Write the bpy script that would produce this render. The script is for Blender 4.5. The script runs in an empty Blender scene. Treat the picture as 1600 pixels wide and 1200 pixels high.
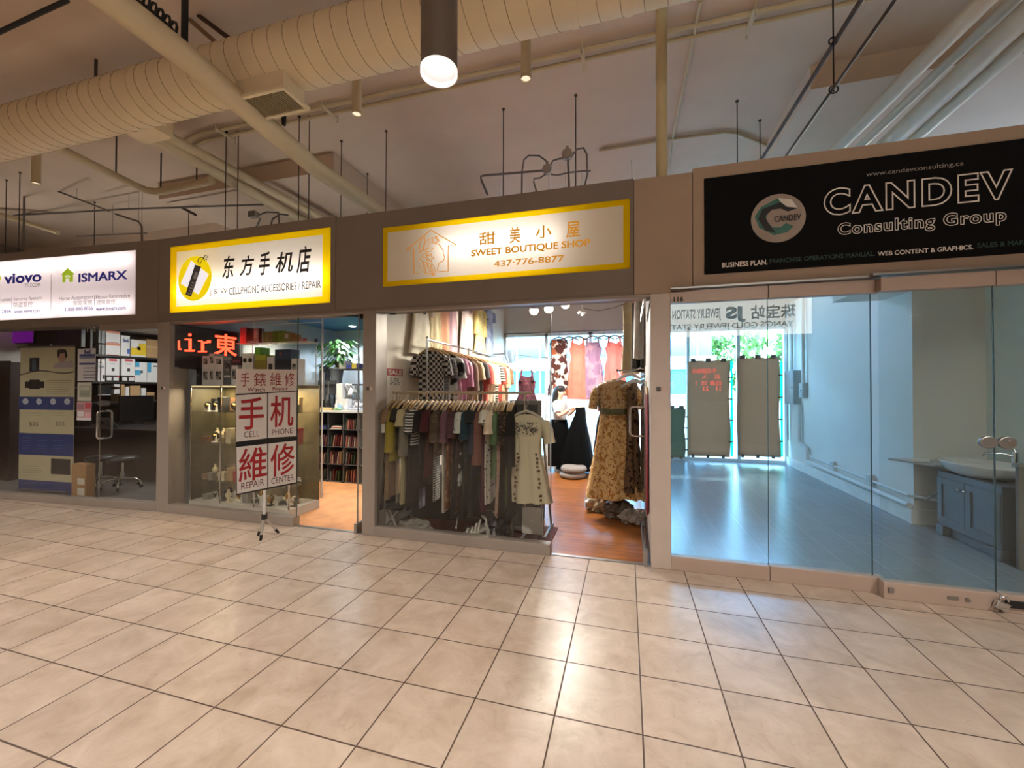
import bpy, bmesh, math, random
from mathutils import Vector, Matrix, Euler
PI = math.pi
SC = bpy.context.scene
COL = SC.collection
random.seed(7)

# ------------------------------------------------------------------ camera
EYE = Vector((0.0, 0.0, 1.5))          # world x runs along the shop fronts, y into the shops
F_PX, PITCH, ROLL, YAW = 640.15, 0.012258, 0.001844, 0.273806
cam_data = bpy.data.cameras.new('camera')
cam_data.sensor_width = 36.0
cam_data.lens = F_PX / 1600 * 36.0
cam_data.clip_start = 0.05
cam_data.clip_end = 300
cam = bpy.data.objects.new('camera', cam_data)
COL.objects.link(cam)
cam.matrix_world = (Matrix.Translation(EYE) @ Matrix.Rotation(YAW, 4, 'Z') @
                    Matrix.Rotation(PI / 2 + PITCH, 4, 'X') @ Matrix.Rotation(ROLL, 4, 'Z'))
SC.camera = cam

# ------------------------------------------------------------------ view, sky, sun
SC.view_settings.view_transform = 'Standard'
SC.view_settings.look = 'None'
SC.view_settings.gamma = 1.0
SC.view_settings.use_curve_mapping = False
SC.view_settings.exposure = 0.0
SC.cycles.transparent_max_bounces = 32
SC.cycles.max_bounces = 10
SC.cycles.diffuse_bounces = 5
SC.cycles.sample_clamp_indirect = 6.0
SC.cycles.use_denoising = True
SC.cycles.caustics_reflective = False
SC.cycles.caustics_refractive = False

world = bpy.data.worlds.new('sky')
SC.world = world
world.use_nodes = True
wn = world.node_tree
sky = wn.nodes.new('ShaderNodeTexSky')
sky.sky_type = 'NISHITA'
sky.sun_disc = False
sky.sun_elevation = math.radians(48)
sky.sun_rotation = math.radians(200)
wn.links.new(sky.outputs[0], wn.nodes['Background'].inputs[0])
wn.nodes['Background'].inputs[1].default_value = 7.2

def add_light(name, kind, loc, rot, energy, col=(1, 1, 1), **kw):
    l = bpy.data.lights.new(name, kind)
    l.energy = energy
    l.color = col
    for k, v in kw.items():
        setattr(l, k, v)
    o = bpy.data.objects.new(name, l)
    COL.objects.link(o)
    o.location = loc
    o.rotation_euler = rot
    return o

add_light('sun', 'SUN', (0, 30, 30), (math.radians(42), 0, math.radians(150)), 4.0, (1, 0.95, 0.88), angle=0.01)

for px_, py_, pw_, ph_ in ((1.7, 9.60, 2.8, 2.8), (-1.15, 8.36, 2.7, 2.6)):       # the two back windows let the sky in
    po = add_light('window_portal', 'AREA', (px_, py_, 1.4), (-math.pi / 2, 0, 0), 1.0, shape='RECTANGLE', size=pw_, size_y=ph_)
    po.data.cycles.is_portal = True

# ------------------------------------------------------------------ pixel -> place (layout by measured rays)
def ray(x, y):
    xr, zr = (x - 800) / F_PX, (600 - y) / F_PX
    cr, sr = math.cos(ROLL), math.sin(ROLL)
    xx, zf = cr * xr + sr * zr, -sr * xr + cr * zr
    cp, sp = math.cos(PITCH), math.sin(PITCH)
    yy, zz = cp - sp * zf, sp + cp * zf
    c, s = math.cos(YAW), math.sin(YAW)
    return Vector((c * xx - s * yy, s * xx + c * yy, zz))
def atY(x, y, Y):
    d = ray(x, y); return EYE + d * (Y / d.y)
def atX(x, y, X):
    d = ray(x, y); return EYE + d * (X / d.x)
def atZ(x, y, Z=0.0):
    d = ray(x, y); return EYE + d * ((Z - 1.5) / d.z)

# ------------------------------------------------------------------ materials
def lin(c):
    if isinstance(c, str):
        c = tuple(int(c[i:i + 2], 16) / 255 for i in (0, 2, 4))
    return tuple(v / 12.92 if v <= 0.04045 else ((v + 0.055) / 1.055) ** 2.4 for v in c[:3]) + (1.0,)
MATS = {}
def new_mat(name):
    m = bpy.data.materials.new(name); m.use_nodes = True
    nt = m.node_tree
    return m, nt, nt.nodes['Principled BSDF'], nt.nodes['Material Output']
def node(nt, t, **kw):
    n = nt.nodes.new('ShaderNode' + t)
    for k, v in kw.items():
        if k in n.bl_rna.properties: setattr(n, k, v)
        else: n.inputs[k].default_value = v
    return n
def M(col, rough=0.55, metal=0.0, noise=0.08, scale=6.0, bump=0.0, emit=0.0, spec=0.5, stretch=None, name=None):
    """plain procedural surface: colour with soft noise, optional bump or emission"""
    key = ('M', str(col), rough, metal, noise, scale, bump, emit, spec, stretch)
    if key in MATS: return MATS[key]
    m, nt, p, out = new_mat(name or 'paint_%d' % len(MATS))
    c = lin(col)
    p.inputs['Roughness'].default_value = rough
    p.inputs['Metallic'].default_value = metal
    p.inputs['Specular IOR Level'].default_value = spec
    tc = node(nt, 'TexCoord')
    n = node(nt, 'TexNoise', Scale=scale, Detail=4.0)
    src = tc.outputs['Object']
    if stretch:
        mp = node(nt, 'Mapping'); mp.inputs['Scale'].default_value = stretch
        nt.links.new(src, mp.inputs[0]); src = mp.outputs[0]
    nt.links.new(src, n.inputs['Vector'])
    r = node(nt, 'ValToRGB')
    r.color_ramp.elements[0].position = 0.3; r.color_ramp.elements[1].position = 0.7
    r.color_ramp.elements[0].color = tuple(v * (1 - noise) for v in c[:3]) + (1,)
    r.color_ramp.elements[1].color = tuple(min(1, v * (1 + noise)) for v in c[:3]) + (1,)
    nt.links.new(n.outputs[0], r.inputs[0]); nt.links.new(r.outputs[0], p.inputs['Base Color'])
    if bump:
        b = node(nt, 'Bump', Strength=bump, Distance=0.01)
        nt.links.new(n.outputs[0], b.inputs['Height']); nt.links.new(b.outputs[0], p.inputs['Normal'])
    if emit:
        p.inputs['Emission Color'].default_value = c
        p.inputs['Emission Strength'].default_value = emit
    MATS[key] = m
    return m
def PM(kind, c1, c2, scale=20.0, c3=None, rough=0.8, axis='Z'):
    """patterned cloth: stripe, check, gingham, floral, blotch, dots"""
    key = ('P', kind, c1, c2, c3, scale, rough, axis)
    if key in MATS: return MATS[key]
    m, nt, p, out = new_mat('cloth_%s_%d' % (kind, len(MATS)))
    p.inputs['Roughness'].default_value = rough
    p.inputs['Specular IOR Level'].default_value = 0.2
    tc = node(nt, 'TexCoord'); co = tc.outputs['Object']
    a, b = lin(c1), lin(c2)
    mix = node(nt, 'MixRGB'); mix.inputs[1].default_value = a; mix.inputs[2].default_value = b
    sep = node(nt, 'SeparateXYZ'); nt.links.new(co, sep.inputs[0])
    def wave(sock, s, thr=0.5):
        mu = node(nt, 'Math', operation='MULTIPLY'); mu.inputs[1].default_value = s; nt.links.new(sock, mu.inputs[0])
        fr = node(nt, 'Math', operation='FRACT'); nt.links.new(mu.outputs[0], fr.inputs[0])
        g = node(nt, 'Math', operation='GREATER_THAN'); g.inputs[1].default_value = thr; nt.links.new(fr.outputs[0], g.inputs[0])
        return g.outputs[0]
    if kind == 'stripe':
        nt.links.new(wave(sep.outputs[axis], scale), mix.inputs[0])
    elif kind in ('check', 'gingham'):
        ad = node(nt, 'Math', operation='ADD'); nt.links.new(sep.outputs['X'], ad.inputs[0]); nt.links.new(sep.outputs['Y'], ad.inputs[1])
        w1, w2 = wave(ad.outputs[0], scale), wave(sep.outputs['Z'], scale)
        op = node(nt, 'Math', operation='COMPARE' if kind == 'check' else 'ADD')
        nt.links.new(w1, op.inputs[0]); nt.links.new(w2, op.inputs[1])
        if kind == 'check': op.inputs[2].default_value = 0.1
        h = node(nt, 'Math', operation='MULTIPLY'); h.inputs[1].default_value = 1.0 if kind == 'check' else 0.5
        nt.links.new(op.outputs[0], h.inputs[0]); nt.links.new(h.outputs[0], mix.inputs[0])
    else:
        v = node(nt, 'TexVoronoi', Scale=scale) if kind in ('dots', 'floral') else node(nt, 'TexNoise', Scale=scale, Detail=2.0)
        nt.links.new(co, v.inputs['Vector'])
        if kind == 'floral':
            n2 = node(nt, 'TexNoise', Scale=scale * 0.8, Detail=3.0); nt.links.new(co, n2.inputs['Vector'])
            mm = node(nt, 'MixRGB'); mm.inputs[0].default_value = 0.12
            nt.links.new(co, mm.inputs[1]); nt.links.new(n2.outputs['Color'], mm.inputs[2]); nt.links.new(mm.outputs[0], v.inputs['Vector'])
        r = node(nt, 'ValToRGB'); r.color_ramp.interpolation = 'CONSTANT' if kind != 'blotch' else 'LINEAR'
        e = r.color_ramp.elements
        lo, hi = {'dots': (0.0, 0.22), 'floral': (0.0, 0.34), 'blotch': (0.46, 0.54)}[kind]
        e[0].position = lo; e[1].position = hi
        e[0].color = (1, 1, 1, 1); e[1].color = (0, 0, 0, 1)
        nt.links.new(v.outputs[0], r.inputs[0]); nt.links.new(r.outputs[0], mix.inputs[0])
        if c3:
            m3 = node(nt, 'MixRGB'); m3.inputs[2].default_value = lin(c3)
            n3 = node(nt, 'TexNoise', Scale=scale * 0.55, Detail=2.0); nt.links.new(co, n3.inputs['Vector'])
            r3 = node(nt, 'ValToRGB'); r3.color_ramp.elements[0].position = 0.56; r3.color_ramp.elements[1].position = 0.6
            nt.links.new(n3.outputs[0], r3.inputs[0]); nt.links.new(r3.outputs[0], m3.inputs[0])
            nt.links.new(mix.outputs[0], m3.inputs[1]); mix = m3
    nt.links.new(mix.outputs[0], p.inputs['Base Color'])
    MATS[key] = m
    return m
def glass_mat(name, tint, gloss_mul=1.0):
    m, nt, p, out = new_mat(name)
    nt.nodes.remove(p)
    t = node(nt, 'BsdfTransparent'); t.inputs[0].default_value = tint + (1,)
    g = node(nt, 'BsdfGlossy', Roughness=0.0)
    f = node(nt, 'Fresnel')
    ge = node(nt, 'NewGeometry'); io = node(nt, 'MapRange'); io.inputs[3].default_value = 1.5; io.inputs[4].default_value = 1 / 1.5
    nt.links.new(ge.outputs['Backfacing'], io.inputs[0]); nt.links.new(io.outputs[0], f.inputs['IOR'])
    mu = node(nt, 'Math', operation='MULTIPLY'); mu.inputs[1].default_value = gloss_mul; mu.use_clamp = True
    mx = node(nt, 'MixShader')
    nt.links.new(f.outputs[0], mu.inputs[0]); nt.links.new(mu.outputs[0], mx.inputs[0])
    nt.links.new(t.outputs[0], mx.inputs[1]); nt.links.new(g.outputs[0], mx.inputs[2])
    nt.links.new(mx.outputs[0], out.inputs[0])
    return m
GLASS = glass_mat('clear_glass', (0.975, 0.985, 0.98), 1.0)
GLASS_DARK = glass_mat('tinted_glass', (0.90, 0.905, 0.89), 1.0)
GLASS_GREEN = glass_mat('greenish_glass', (0.945, 0.985, 0.975), 1.0)
GLASS_CASE = glass_mat('showcase_glass', (0.985, 0.99, 0.985), 0.7)
GLASS_BLUE = glass_mat('blue_window_glass', (0.80, 0.955, 1.0), 0.8)
def emit_mat(col, s):
    key = ('E', str(col), s)
    if key in MATS: return MATS[key]
    m, nt, p, out = new_mat('light_%d' % len(MATS)); nt.nodes.remove(p)
    e = node(nt, 'Emission', Strength=s); e.inputs[0].default_value = lin(col)
    nt.links.new(e.outputs[0], out.inputs[0]); MATS[key] = m
    return m
def acrylic(col, trans=0.85):
    """back-lit translucent sign face"""
    key = ('A', str(col), trans)
    if key in MATS: return MATS[key]
    m, nt, p, out = new_mat('acrylic_%d' % len(MATS)); nt.nodes.remove(p)
    d = node(nt, 'BsdfDiffuse'); d.inputs[0].default_value = tuple(v * 0.8 for v in lin(col)[:3]) + (1,)
    t = node(nt, 'BsdfTranslucent'); t.inputs[0].default_value = lin(col)
    mx = node(nt, 'MixShader'); mx.inputs[0].default_value = trans
    nt.links.new(d.outputs[0], mx.inputs[1]); nt.links.new(t.outputs[0], mx.inputs[2]); nt.links.new(mx.outputs[0], out.inputs[0])
    MATS[key] = m
    return m

# ------------------------------------------------------------------ mesh building
class MB:
    def __init__(self, T=None):
        self.v, self.f, self.mi, self.sm = [], [], [], []
        self.T = T or Matrix.Identity(4)
        self.m = 0
    def add(self, vs, fs, smooth=False):
        o = len(self.v)
        self.v += [self.T @ Vector(q) for q in vs]
        for q in fs:
            self.f.append([i + o for i in q]); self.mi.append(self.m); self.sm.append(smooth)
        return self
    def box(self, a, b, R=None):
        x0, y0, z0 = a; x1, y1, z1 = b
        vs = [(x0, y0, z0), (x1, y0, z0), (x1, y1, z0), (x0, y1, z0), (x0, y0, z1), (x1, y0, z1), (x1, y1, z1), (x0, y1, z1)]
        if R: vs = [R @ Vector(q) for q in vs]
        return self.add(vs, [(0, 3, 2, 1), (4, 5, 6, 7), (0, 1, 5, 4), (1, 2, 6, 5), (2, 3, 7, 6), (3, 0, 4, 7)])
    def cbox(self, c, s, R=None):
        h = Vector(s) / 2
        T = Matrix.Translation(c)
        if R: T = T @ R
        return self.box(-h, h, T)
    def tube(self, pts, r, n=10, cap=True, smooth=True, squash=None):
        pts = [Vector(q) for q in pts]
        rs = r if isinstance(r, (list, tuple)) else [r] * len(pts)
        rings, up = [], None
        for i, q in enumerate(pts):
            d = (pts[min(i + 1, len(pts) - 1)] - pts[max(i - 1, 0)])
            d = d.normalized() if d.length > 1e-9 else Vector((0, 0, 1))
            if up is None or abs(up.dot(d)) > 0.98:
                up = Vector((0, 0, 1)) if abs(d.z) < 0.9 else Vector((1, 0, 0))
            a = (up - d * up.dot(d)).normalized(); up = a
            b = d.cross(a)
            rings.append([q + a * (rs[i] * math.cos(2 * PI * k / n)) * (squash or 1) + b * (rs[i] * math.sin(2 * PI * k / n)) for k in range(n)])
        return self.loft(rings, cap, smooth)
    def loft(self, rings, cap=True, smooth=True):
        n = len(rings[0]); vs = [q for r in rings for q in r]; fs = []
        for i in range(len(rings) - 1):
            for k in range(n):
                fs.append((i * n + k, i * n + (k + 1) % n, (i + 1) * n + (k + 1) % n, (i + 1) * n + k))
        self.add(vs, fs, smooth)
        if cap:
            self.add(rings[0], [tuple(range(n))[::-1]]); self.add(rings[-1], [tuple(range(n))])
        return self
    def cyl(self, p0, p1, r, n=14, r1=None):
        return self.tube([p0, p1], [r, r if r1 is None else r1], n)
    def lathe(self, prof, c=(0, 0, 0), n=20, smooth=True, cap=True):
        c = Vector(c)
        return self.loft([[c + Vector((r * math.cos(2 * PI * k / n), r * math.sin(2 * PI * k / n), z)) for k in range(n)] for r, z in prof], cap, smooth)
    def sphere(self, c, r, n=14, s=(1, 1, 1)):
        c = Vector(c); m = max(6, n // 2 + 1)
        return self.loft([[c + Vector((r * s[0] * math.sin(PI * i / m) * math.cos(2 * PI * k / n), r * s[1] * math.sin(PI * i / m) * math.sin(2 * PI * k / n), -r * s[2] * math.cos(PI * i / m)))
                           for k in range(n)] for i in [0.02] + list(range(1, m)) + [m - 0.02]])
    def quad(self, a, b, c, d):
        return self.add([a, b, c, d], [(0, 1, 2, 3)])
    def prism(self, poly, d):
        """polygon (list of 3-D points) pushed along d"""
        poly = [Vector(q) for q in poly]; d = Vector(d); n = len(poly)
        return self.add(poly + [q + d for q in poly], [tuple(range(n))[::-1], tuple(range(n, 2 * n))] + [(k, (k + 1) % n, n + (k + 1) % n, n + k) for k in range(n)])
    def build(self, name, mats, parent=None, loc=None, bevel=0.0, seg=2):
        mats = mats if isinstance(mats, (list, tuple)) else [mats]
        base = Vector(loc) if loc is not None else (parent.get('_o') and Vector(parent['_o']) if parent is not None else Vector((0, 0, 0))) or Vector((0, 0, 0))
        me = bpy.data.meshes.new(name)
        me.from_pydata([q - base for q in self.v], [], self.f)
        for p_, k, s in zip(me.polygons, self.mi, self.sm):
            p_.material_index = k; p_.use_smooth = s
        for m in mats: me.materials.append(m)
        bm = bmesh.new(); bm.from_mesh(me); bmesh.ops.recalc_face_normals(bm, faces=bm.faces); bm.to_mesh(me); bm.free()
        o = bpy.data.objects.new(name, me); COL.objects.link(o)
        if parent is not None: o.parent = parent
        if loc is not None and parent is None: o.location = base
        o['_o'] = list(base)
        if bevel:
            b = o.modifiers.new('soft edges', 'BEVEL'); b.width = bevel; b.segments = seg; b.limit_method = 'ANGLE'
        return o
def tag(o, label=None, cat=None, group=None, kind=None):
    if label: o['label'] = label
    if cat: o['category'] = cat
    if group: o['group'] = group
    if kind: o['kind'] = kind
    return o
def thing(name, label, cat, loc=(0, 0, 0), group=None):
    o = bpy.data.objects.new(name, None); COL.objects.link(o)
    o.location = loc; o['_o'] = list(loc); o.empty_display_size = 0.1
    return tag(o, label, cat, group)
def struct(name, mb, mats, label=None, **kw):
    return tag(mb.build(name, mats, **kw), label, 'setting' if label else None, None, 'structure')
def copy_thing(o, loc=None, label=None, rotz=None):
    c = o.copy(); COL.objects.link(c)
    if loc is not None: c.location = loc
    if rotz is not None: c.rotation_euler = (0, 0, rotz)
    if label: c['label'] = label
    for k in o.children:
        d = k.copy(); COL.objects.link(d); d.parent = c
        for g in k.children:
            e = g.copy(); COL.objects.link(e); e.parent = d
    return c

# ------------------------------------------------------------------ lettering
def text_mesh(body, bold=0.0, outline=0.0, shear=0.0, space=1.0, fat=0.0):
    cu = bpy.data.curves.new('lettering', 'FONT')
    cu.body = body; cu.size = 1.0; cu.shear = shear; cu.space_character = space
    cu.resolution_u = 4; cu.offset = fat
    if outline:
        cu.fill_mode = 'NONE'; cu.bevel_depth = outline; cu.bevel_resolution = 1
    elif bold:
        cu.bevel_depth = bold; cu.bevel_resolution = 0
    t = bpy.data.objects.new('lettering', cu); COL.objects.link(t)
    dg = bpy.context.evaluated_depsgraph_get(); dg.update()
    me = bpy.data.meshes.new_from_object(t.evaluated_get(dg))
    bpy.data.objects.remove(t); bpy.data.curves.remove(cu)
    return me
def lettering(body, a, u, v, w, h, mat, parent, bold=0.0, outline=0.0, shear=0.0, name='lettering', mirror=False, depth=0.002, space=1.0, fat=0.0):
    """text stretched to width w along unit u and height h along unit v, lower left corner at a, standing off along u x v"""
    me = text_mesh(body, bold, outline, shear, space, fat)
    xs = [q.co.x for q in me.vertices]; ys = [q.co.y for q in me.vertices]
    x0, x1, y0, y1 = min(xs), max(xs), min(ys), max(ys)
    zs = [q.co.z for q in me.vertices]; zr = max(1e-6, max(zs) - min(zs))
    a, u, v = Vector(a), Vector(u).normalized(), Vector(v).normalized(); n = u.cross(v)
    base = Vector(parent['_o']) if parent is not None and parent.get('_o') else Vector((0, 0, 0))
    for q in me.vertices:
        s, t = (q.co.x - x0) / (x1 - x0), (q.co.y - y0) / (y1 - y0)
        if mirror: s = 1 - s
        q.co = a + u * (w * s) + v * (h * t) + n * (depth * (0.5 + (q.co.z / zr if zr > 1e-5 else 0))) - base
    me.materials.clear(); me.materials.append(mat)
    o = bpy.data.objects.new(name, me); COL.objects.link(o); o.parent = parent
    o['_o'] = list(base)
    return o
def text_px(body, box, Y, mat, parent, **kw):
    """text on a plane of constant y, its four limits read as left, top, right, bottom"""
    x0, y0, x1, y1 = box
    ym = (y0 + y1) / 2
    A, B = atY(x0, ym, Y), atY(x1, ym, Y)
    if 'skew' in kw:                         # y limits given at the left edge
        kw.pop('skew'); A1, A0 = atY(x0, y0, Y), atY(x0, y1, Y)
    else:
        A1, A0 = atY((x0 + x1) / 2, y0, Y), atY((x0 + x1) / 2, y1, Y)
    return lettering(body, (A.x, Y, A0.z), (1, 0, 0), (0, 0, 1), B.x - A.x, A1.z - A0.z, mat, parent, **kw)
X_, Y_, Z_ = Vector((1, 0, 0)), Vector((0, 1, 0)), Vector((0, 0, 1))
# ------------------------------------------------------------------ corridor lamps' light (bodies are built with the pendants)
T_ = 0.38692                                   # floor tile pitch
LAMPS = [(-0.75, 1.54), (-4.5, 1.54), (3.1, 1.54), (-8.2, 1.54), (-2.6, -1.7), (0.3, -1.7), (-6.4, -1.7), (4.9, -1.7), (-10.2, -1.7)]
for lx, ly in LAMPS:
    add_light('pendant_beam', 'SPOT', (lx, ly, 2.79), (0, 0, 0), 200, (1, 0.93, 0.85), spot_size=math.radians(160), spot_blend=0.8, shadow_soft_size=0.07)

# ------------------------------------------------------------------ big surfaces
def tile_mat():
    m, nt, p, out = new_mat('mall_tile')
    tc = node(nt, 'TexCoord'); sep = node(nt, 'SeparateXYZ'); nt.links.new(tc.outputs['Object'], sep.inputs[0])
    def cell(sock, off):
        a = node(nt, 'Math', operation='SUBTRACT'); a.inputs[1].default_value = off; nt.links.new(sock, a.inputs[0])
        d = node(nt, 'Math', operation='DIVIDE'); d.inputs[1].default_value = T_; nt.links.new(a.outputs[0], d.inputs[0])
        fl = node(nt, 'Math', operation='FLOOR'); nt.links.new(d.outputs[0], fl.inputs[0])
        fr = node(nt, 'Math', operation='FRACT'); nt.links.new(d.outputs[0], fr.inputs[0])
        pp = node(nt, 'Math', operation='PINGPONG'); pp.inputs[1].default_value = 0.5; nt.links.new(fr.outputs[0], pp.inputs[0])
        return fl.outputs[0], pp.outputs[0]
    fx, dx = cell(sep.outputs['X'], 0.0636); fy, dy = cell(sep.outputs['Y'], 0.3355)
    mn = node(nt, 'Math', operation='MINIMUM'); nt.links.new(dx, mn.inputs[0]); nt.links.new(dy, mn.inputs[1])
    gr = node(nt, 'MapRange'); gr.inputs[1].default_value = 0.0075; gr.inputs[2].default_value = 0.0115; nt.links.new(mn.outputs[0], gr.inputs[0])
    cb = node(nt, 'CombineXYZ'); nt.links.new(fx, cb.inputs[0]); nt.links.new(fy, cb.inputs[1])
    wn_ = node(nt, 'TexWhiteNoise'); nt.links.new(cb.outputs[0], wn_.inputs['Vector'])
    # each tile shows its own piece of the marbling
    ofs = node(nt, 'VectorMath', operation='SCALE'); ofs.inputs['Scale'].default_value = 7.3; nt.links.new(wn_.outputs['Color'], ofs.inputs[0])
    vv = node(nt, 'VectorMath', operation='ADD'); nt.links.new(tc.outputs['Object'], vv.inputs[0]); nt.links.new(ofs.outputs[0], vv.inputs[1])
    n1 = node(nt, 'TexNoise', Scale=5.5, Detail=8.0, Roughness=0.62, Distortion=0.6); nt.links.new(vv.outputs[0], n1.inputs['Vector'])
    n2 = node(nt, 'TexNoise', Scale=26.0, Detail=4.0, Distortion=1.4); nt.links.new(vv.outputs[0], n2.inputs['Vector'])
    r = node(nt, 'ValToRGB'); e = r.color_ramp.elements
    e[0].position = 0.30; e[1].position = 0.72
    e[0].color = lin('a6927f'); e[1].color = lin('c6b4a4')
    nt.links.new(n1.outputs[0], r.inputs[0])
    r2 = node(nt, 'ValToRGB'); r2.color_ramp.elements[0].position = 0.60; r2.color_ramp.elements[1].position = 0.74
    r2.color_ramp.elements[0].color = (0, 0, 0, 1); r2.color_ramp.elements[1].color = (0.4, 0.4, 0.4, 1)
    nt.links.new(n2.outputs[0], r2.inputs[0])
    mx = node(nt, 'MixRGB'); mx.inputs[2].default_value = lin('a1846e'); nt.links.new(r2.outputs[0], mx.inputs[0]); nt.links.new(r.outputs[0], mx.inputs[1])
    hsv = node(nt, 'HueSaturation'); nt.links.new(mx.outputs[0], hsv.inputs['Color'])
    mr = node(nt, 'MapRange'); mr.inputs[3].default_value = 0.93; mr.inputs[4].default_value = 1.05
    nt.links.new(wn_.outputs['Value'], mr.inputs[0]); nt.links.new(mr.outputs[0], hsv.inputs['Value'])
    fm = node(nt, 'MixRGB'); fm.inputs[1].default_value = lin('4a372b')
    nt.links.new(gr.outputs[0], fm.inputs[0]); nt.links.new(hsv.outputs[0], fm.inputs[2]); nt.links.new(fm.outputs[0], p.inputs['Base Color'])
    ro = node(nt, 'MapRange'); ro.inputs[3].default_value = 0.7; ro.inputs[4].default_value = 0.30
    nt.links.new(gr.outputs[0], ro.inputs[0]); nt.links.new(ro.outputs[0], p.inputs['Roughness'])
    ht = node(nt, 'Math', operation='ADD'); nt.links.new(gr.outputs[0], ht.inputs[0])
    hs = node(nt, 'Math', operation='MULTIPLY'); hs.inputs[1].default_value = 0.25; nt.links.new(n1.outputs[0], hs.inputs[0]); nt.links.new(hs.outputs[0], ht.inputs[1])
    b = node(nt, 'Bump', Strength=0.25, Distance=0.004); nt.links.new(ht.outputs[0], b.inputs['Height']); nt.links.new(b.outputs[0], p.inputs['Normal'])
    return m
def plank_mat(name, cols, wid, length, rough, along='Y', grain=1.0):
    m, nt, p, out = new_mat(name)
    tc = node(nt, 'TexCoord'); mp = node(nt, 'Mapping')
    if along == 'Y': mp.inputs['Rotation'].default_value = (0, 0, PI / 2)
    nt.links.new(tc.outputs['Object'], mp.inputs[0])
    b = node(nt, 'TexBrick', Scale=1.0)
    b.inputs['Brick Width'].default_value = length; b.inputs['Row Height'].default_value = wid; b.inputs['Mortar Size'].default_value = 0.0015
    b.inputs['Color1'].default_value = lin(cols[0]); b.inputs['Color2'].default_value = lin(cols[1]); b.inputs['Mortar'].default_value = lin(cols[2])
    nt.links.new(mp.outputs[0], b.inputs['Vector'])
    m2 = node(nt, 'Mapping'); m2.inputs['Scale'].default_value = (1.3, 16, 16); nt.links.new(mp.outputs[0], m2.inputs[0])
    n = node(nt, 'TexNoise', Scale=2.0, Detail=5.0, Distortion=0.8); nt.links.new(m2.outputs[0], n.inputs['Vector'])
    r = node(nt, 'ValToRGB'); r.color_ramp.elements[0].position = 0.35; r.color_ramp.elements[0].color = (0.55, 0.5, 0.46, 1)
    r.color_ramp.elements[1].position = 0.65; r.color_ramp.elements[1].color = (1.12, 1.12, 1.12, 1); nt.links.new(n.outputs[0], r.inputs[0])
    mu = node(nt, 'MixRGB', blend_type='MULTIPLY'); mu.inputs[0].default_value = grain
    nt.links.new(b.outputs[0], mu.inputs[1]); nt.links.new(r.outputs[0], mu.inputs[2]); nt.links.new(mu.outputs[0], p.inputs['Base Color'])
    p.inputs['Roughness'].default_value = rough
    return m
TILE = tile_mat()
WOOD_FLOOR = plank_mat('boutique_laminate', ('a4662f', '8a5226', '4c2c14'), 0.16, 1.3, 0.28, 'X')
GREY_TILE = plank_mat('grey_floor_tile', ('818b90', '7a858b', 'a9b0b2'), 0.30, 0.60, 0.26, 'Y', 0.12)
CARPET = M('d2935f', 0.75, noise=0.16, scale=5, bump=0.1)
DARK_CARPET = M('5a5654', 0.7, noise=0.15)
CEIL = M('d2beaa', 0.85, noise=0.05, scale=1.6, bump=0.05)
FASCIA = M('7d7269', 0.6, noise=0.04, scale=2)
FASCIA_L = M('a8937f', 0.6, noise=0.04, scale=2)
ALU = M('9b9086', 0.42, metal=0.25, noise=0.05, scale=3)
ALU_L = M('b5a193', 0.42, metal=0.2, noise=0.05, scale=3)
WHITE = M('e6e3dc', 0.7, noise=0.03, scale=2)
CREAMW = M('ece3d4', 0.7, noise=0.04, scale=2)
GREYW = M('b9b4ae', 0.75, noise=0.04, scale=2)
CHROME = M('d8d8d8', 0.15, metal=1.0, noise=0.03)
STEEL = M('9a9894', 0.35, metal=0.9, noise=0.06)
BLACK = M('121213', 0.45, noise=0.1)
BLACKM = M('1b1a1a', 0.8, noise=0.12)
BROWNW = M('2c1a17', 0.5, noise=0.2, scale=4, stretch=(1, 1, 8))
DUCTC = M('dccaa8', 0.6, noise=0.05, scale=3)
PIPEC = M('c9b998', 0.55, noise=0.05, scale=3)
RUST = M('4a3424', 0.6, metal=0.4, noise=0.25, scale=10)
DARKROD = M('4b4038', 0.6, metal=0.3, noise=0.1)

struct('floor', MB().box((-14, -5.2, -0.06), (7, 3.70, 0)), TILE, 'glazed beige stone-look floor tiles of the mall corridor')
struct('floor_boutique', MB().box((-2.55, 3.70, -0.06), (0.27, 8.3, 0.0)), WOOD_FLOOR, 'brown wood plank floor inside the clothes boutique')
struct('floor_phone_shop', MB().box((-5.45, 3.70, -0.06), (-2.55, 7.6, 0.0)), CARPET, 'orange floor inside the phone repair shop')
struct('floor_empty_unit', MB().box((0.27, 3.70, -0.06), (4.3, 9.6, 0.0)), GREY_TILE, 'grey tiled floor of the empty glass fronted unit')
struct('floor_telecom_shop', MB().box((-10.5, 3.70, -0.06), (-5.45, 7.6, 0.0)), DARK_CARPET, 'dark grey floor of the telecom shop at far left')
cm = MB().box((-14, -5.2, 4.85), (7, 10.2, 4.97))
cm.box((-7.4, 4.87, 4.60), (-4.0, 10.0, 4.86)).box((1.83, 4.87, 4.60), (7.0, 10.0, 4.86)).box((-14, 6.3, 4.48), (-7.4, 6.9, 4.86)).box((-14, -0.6, 4.62), (-2.3, 1.35, 4.86))
struct('ceiling', cm, CEIL, 'painted concrete ceiling slab with shallow drop panels')
struct('wall_rear', MB().box((-14, -5.3, 0), (7, -5.2, 4.9)), M('8d8074', 0.8), 'opposite side of the corridor')
struct('wall_left', MB().box((-14.1, -5.3, 0), (-14, 10.2, 4.9)), M('8d8074', 0.8), 'far left end of the corridor')
struct('wall_right', MB().box((7, -5.3, 0), (7.1, 10.2, 4.9)), M('8d8074', 0.8), 'far right end of the corridor')
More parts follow.
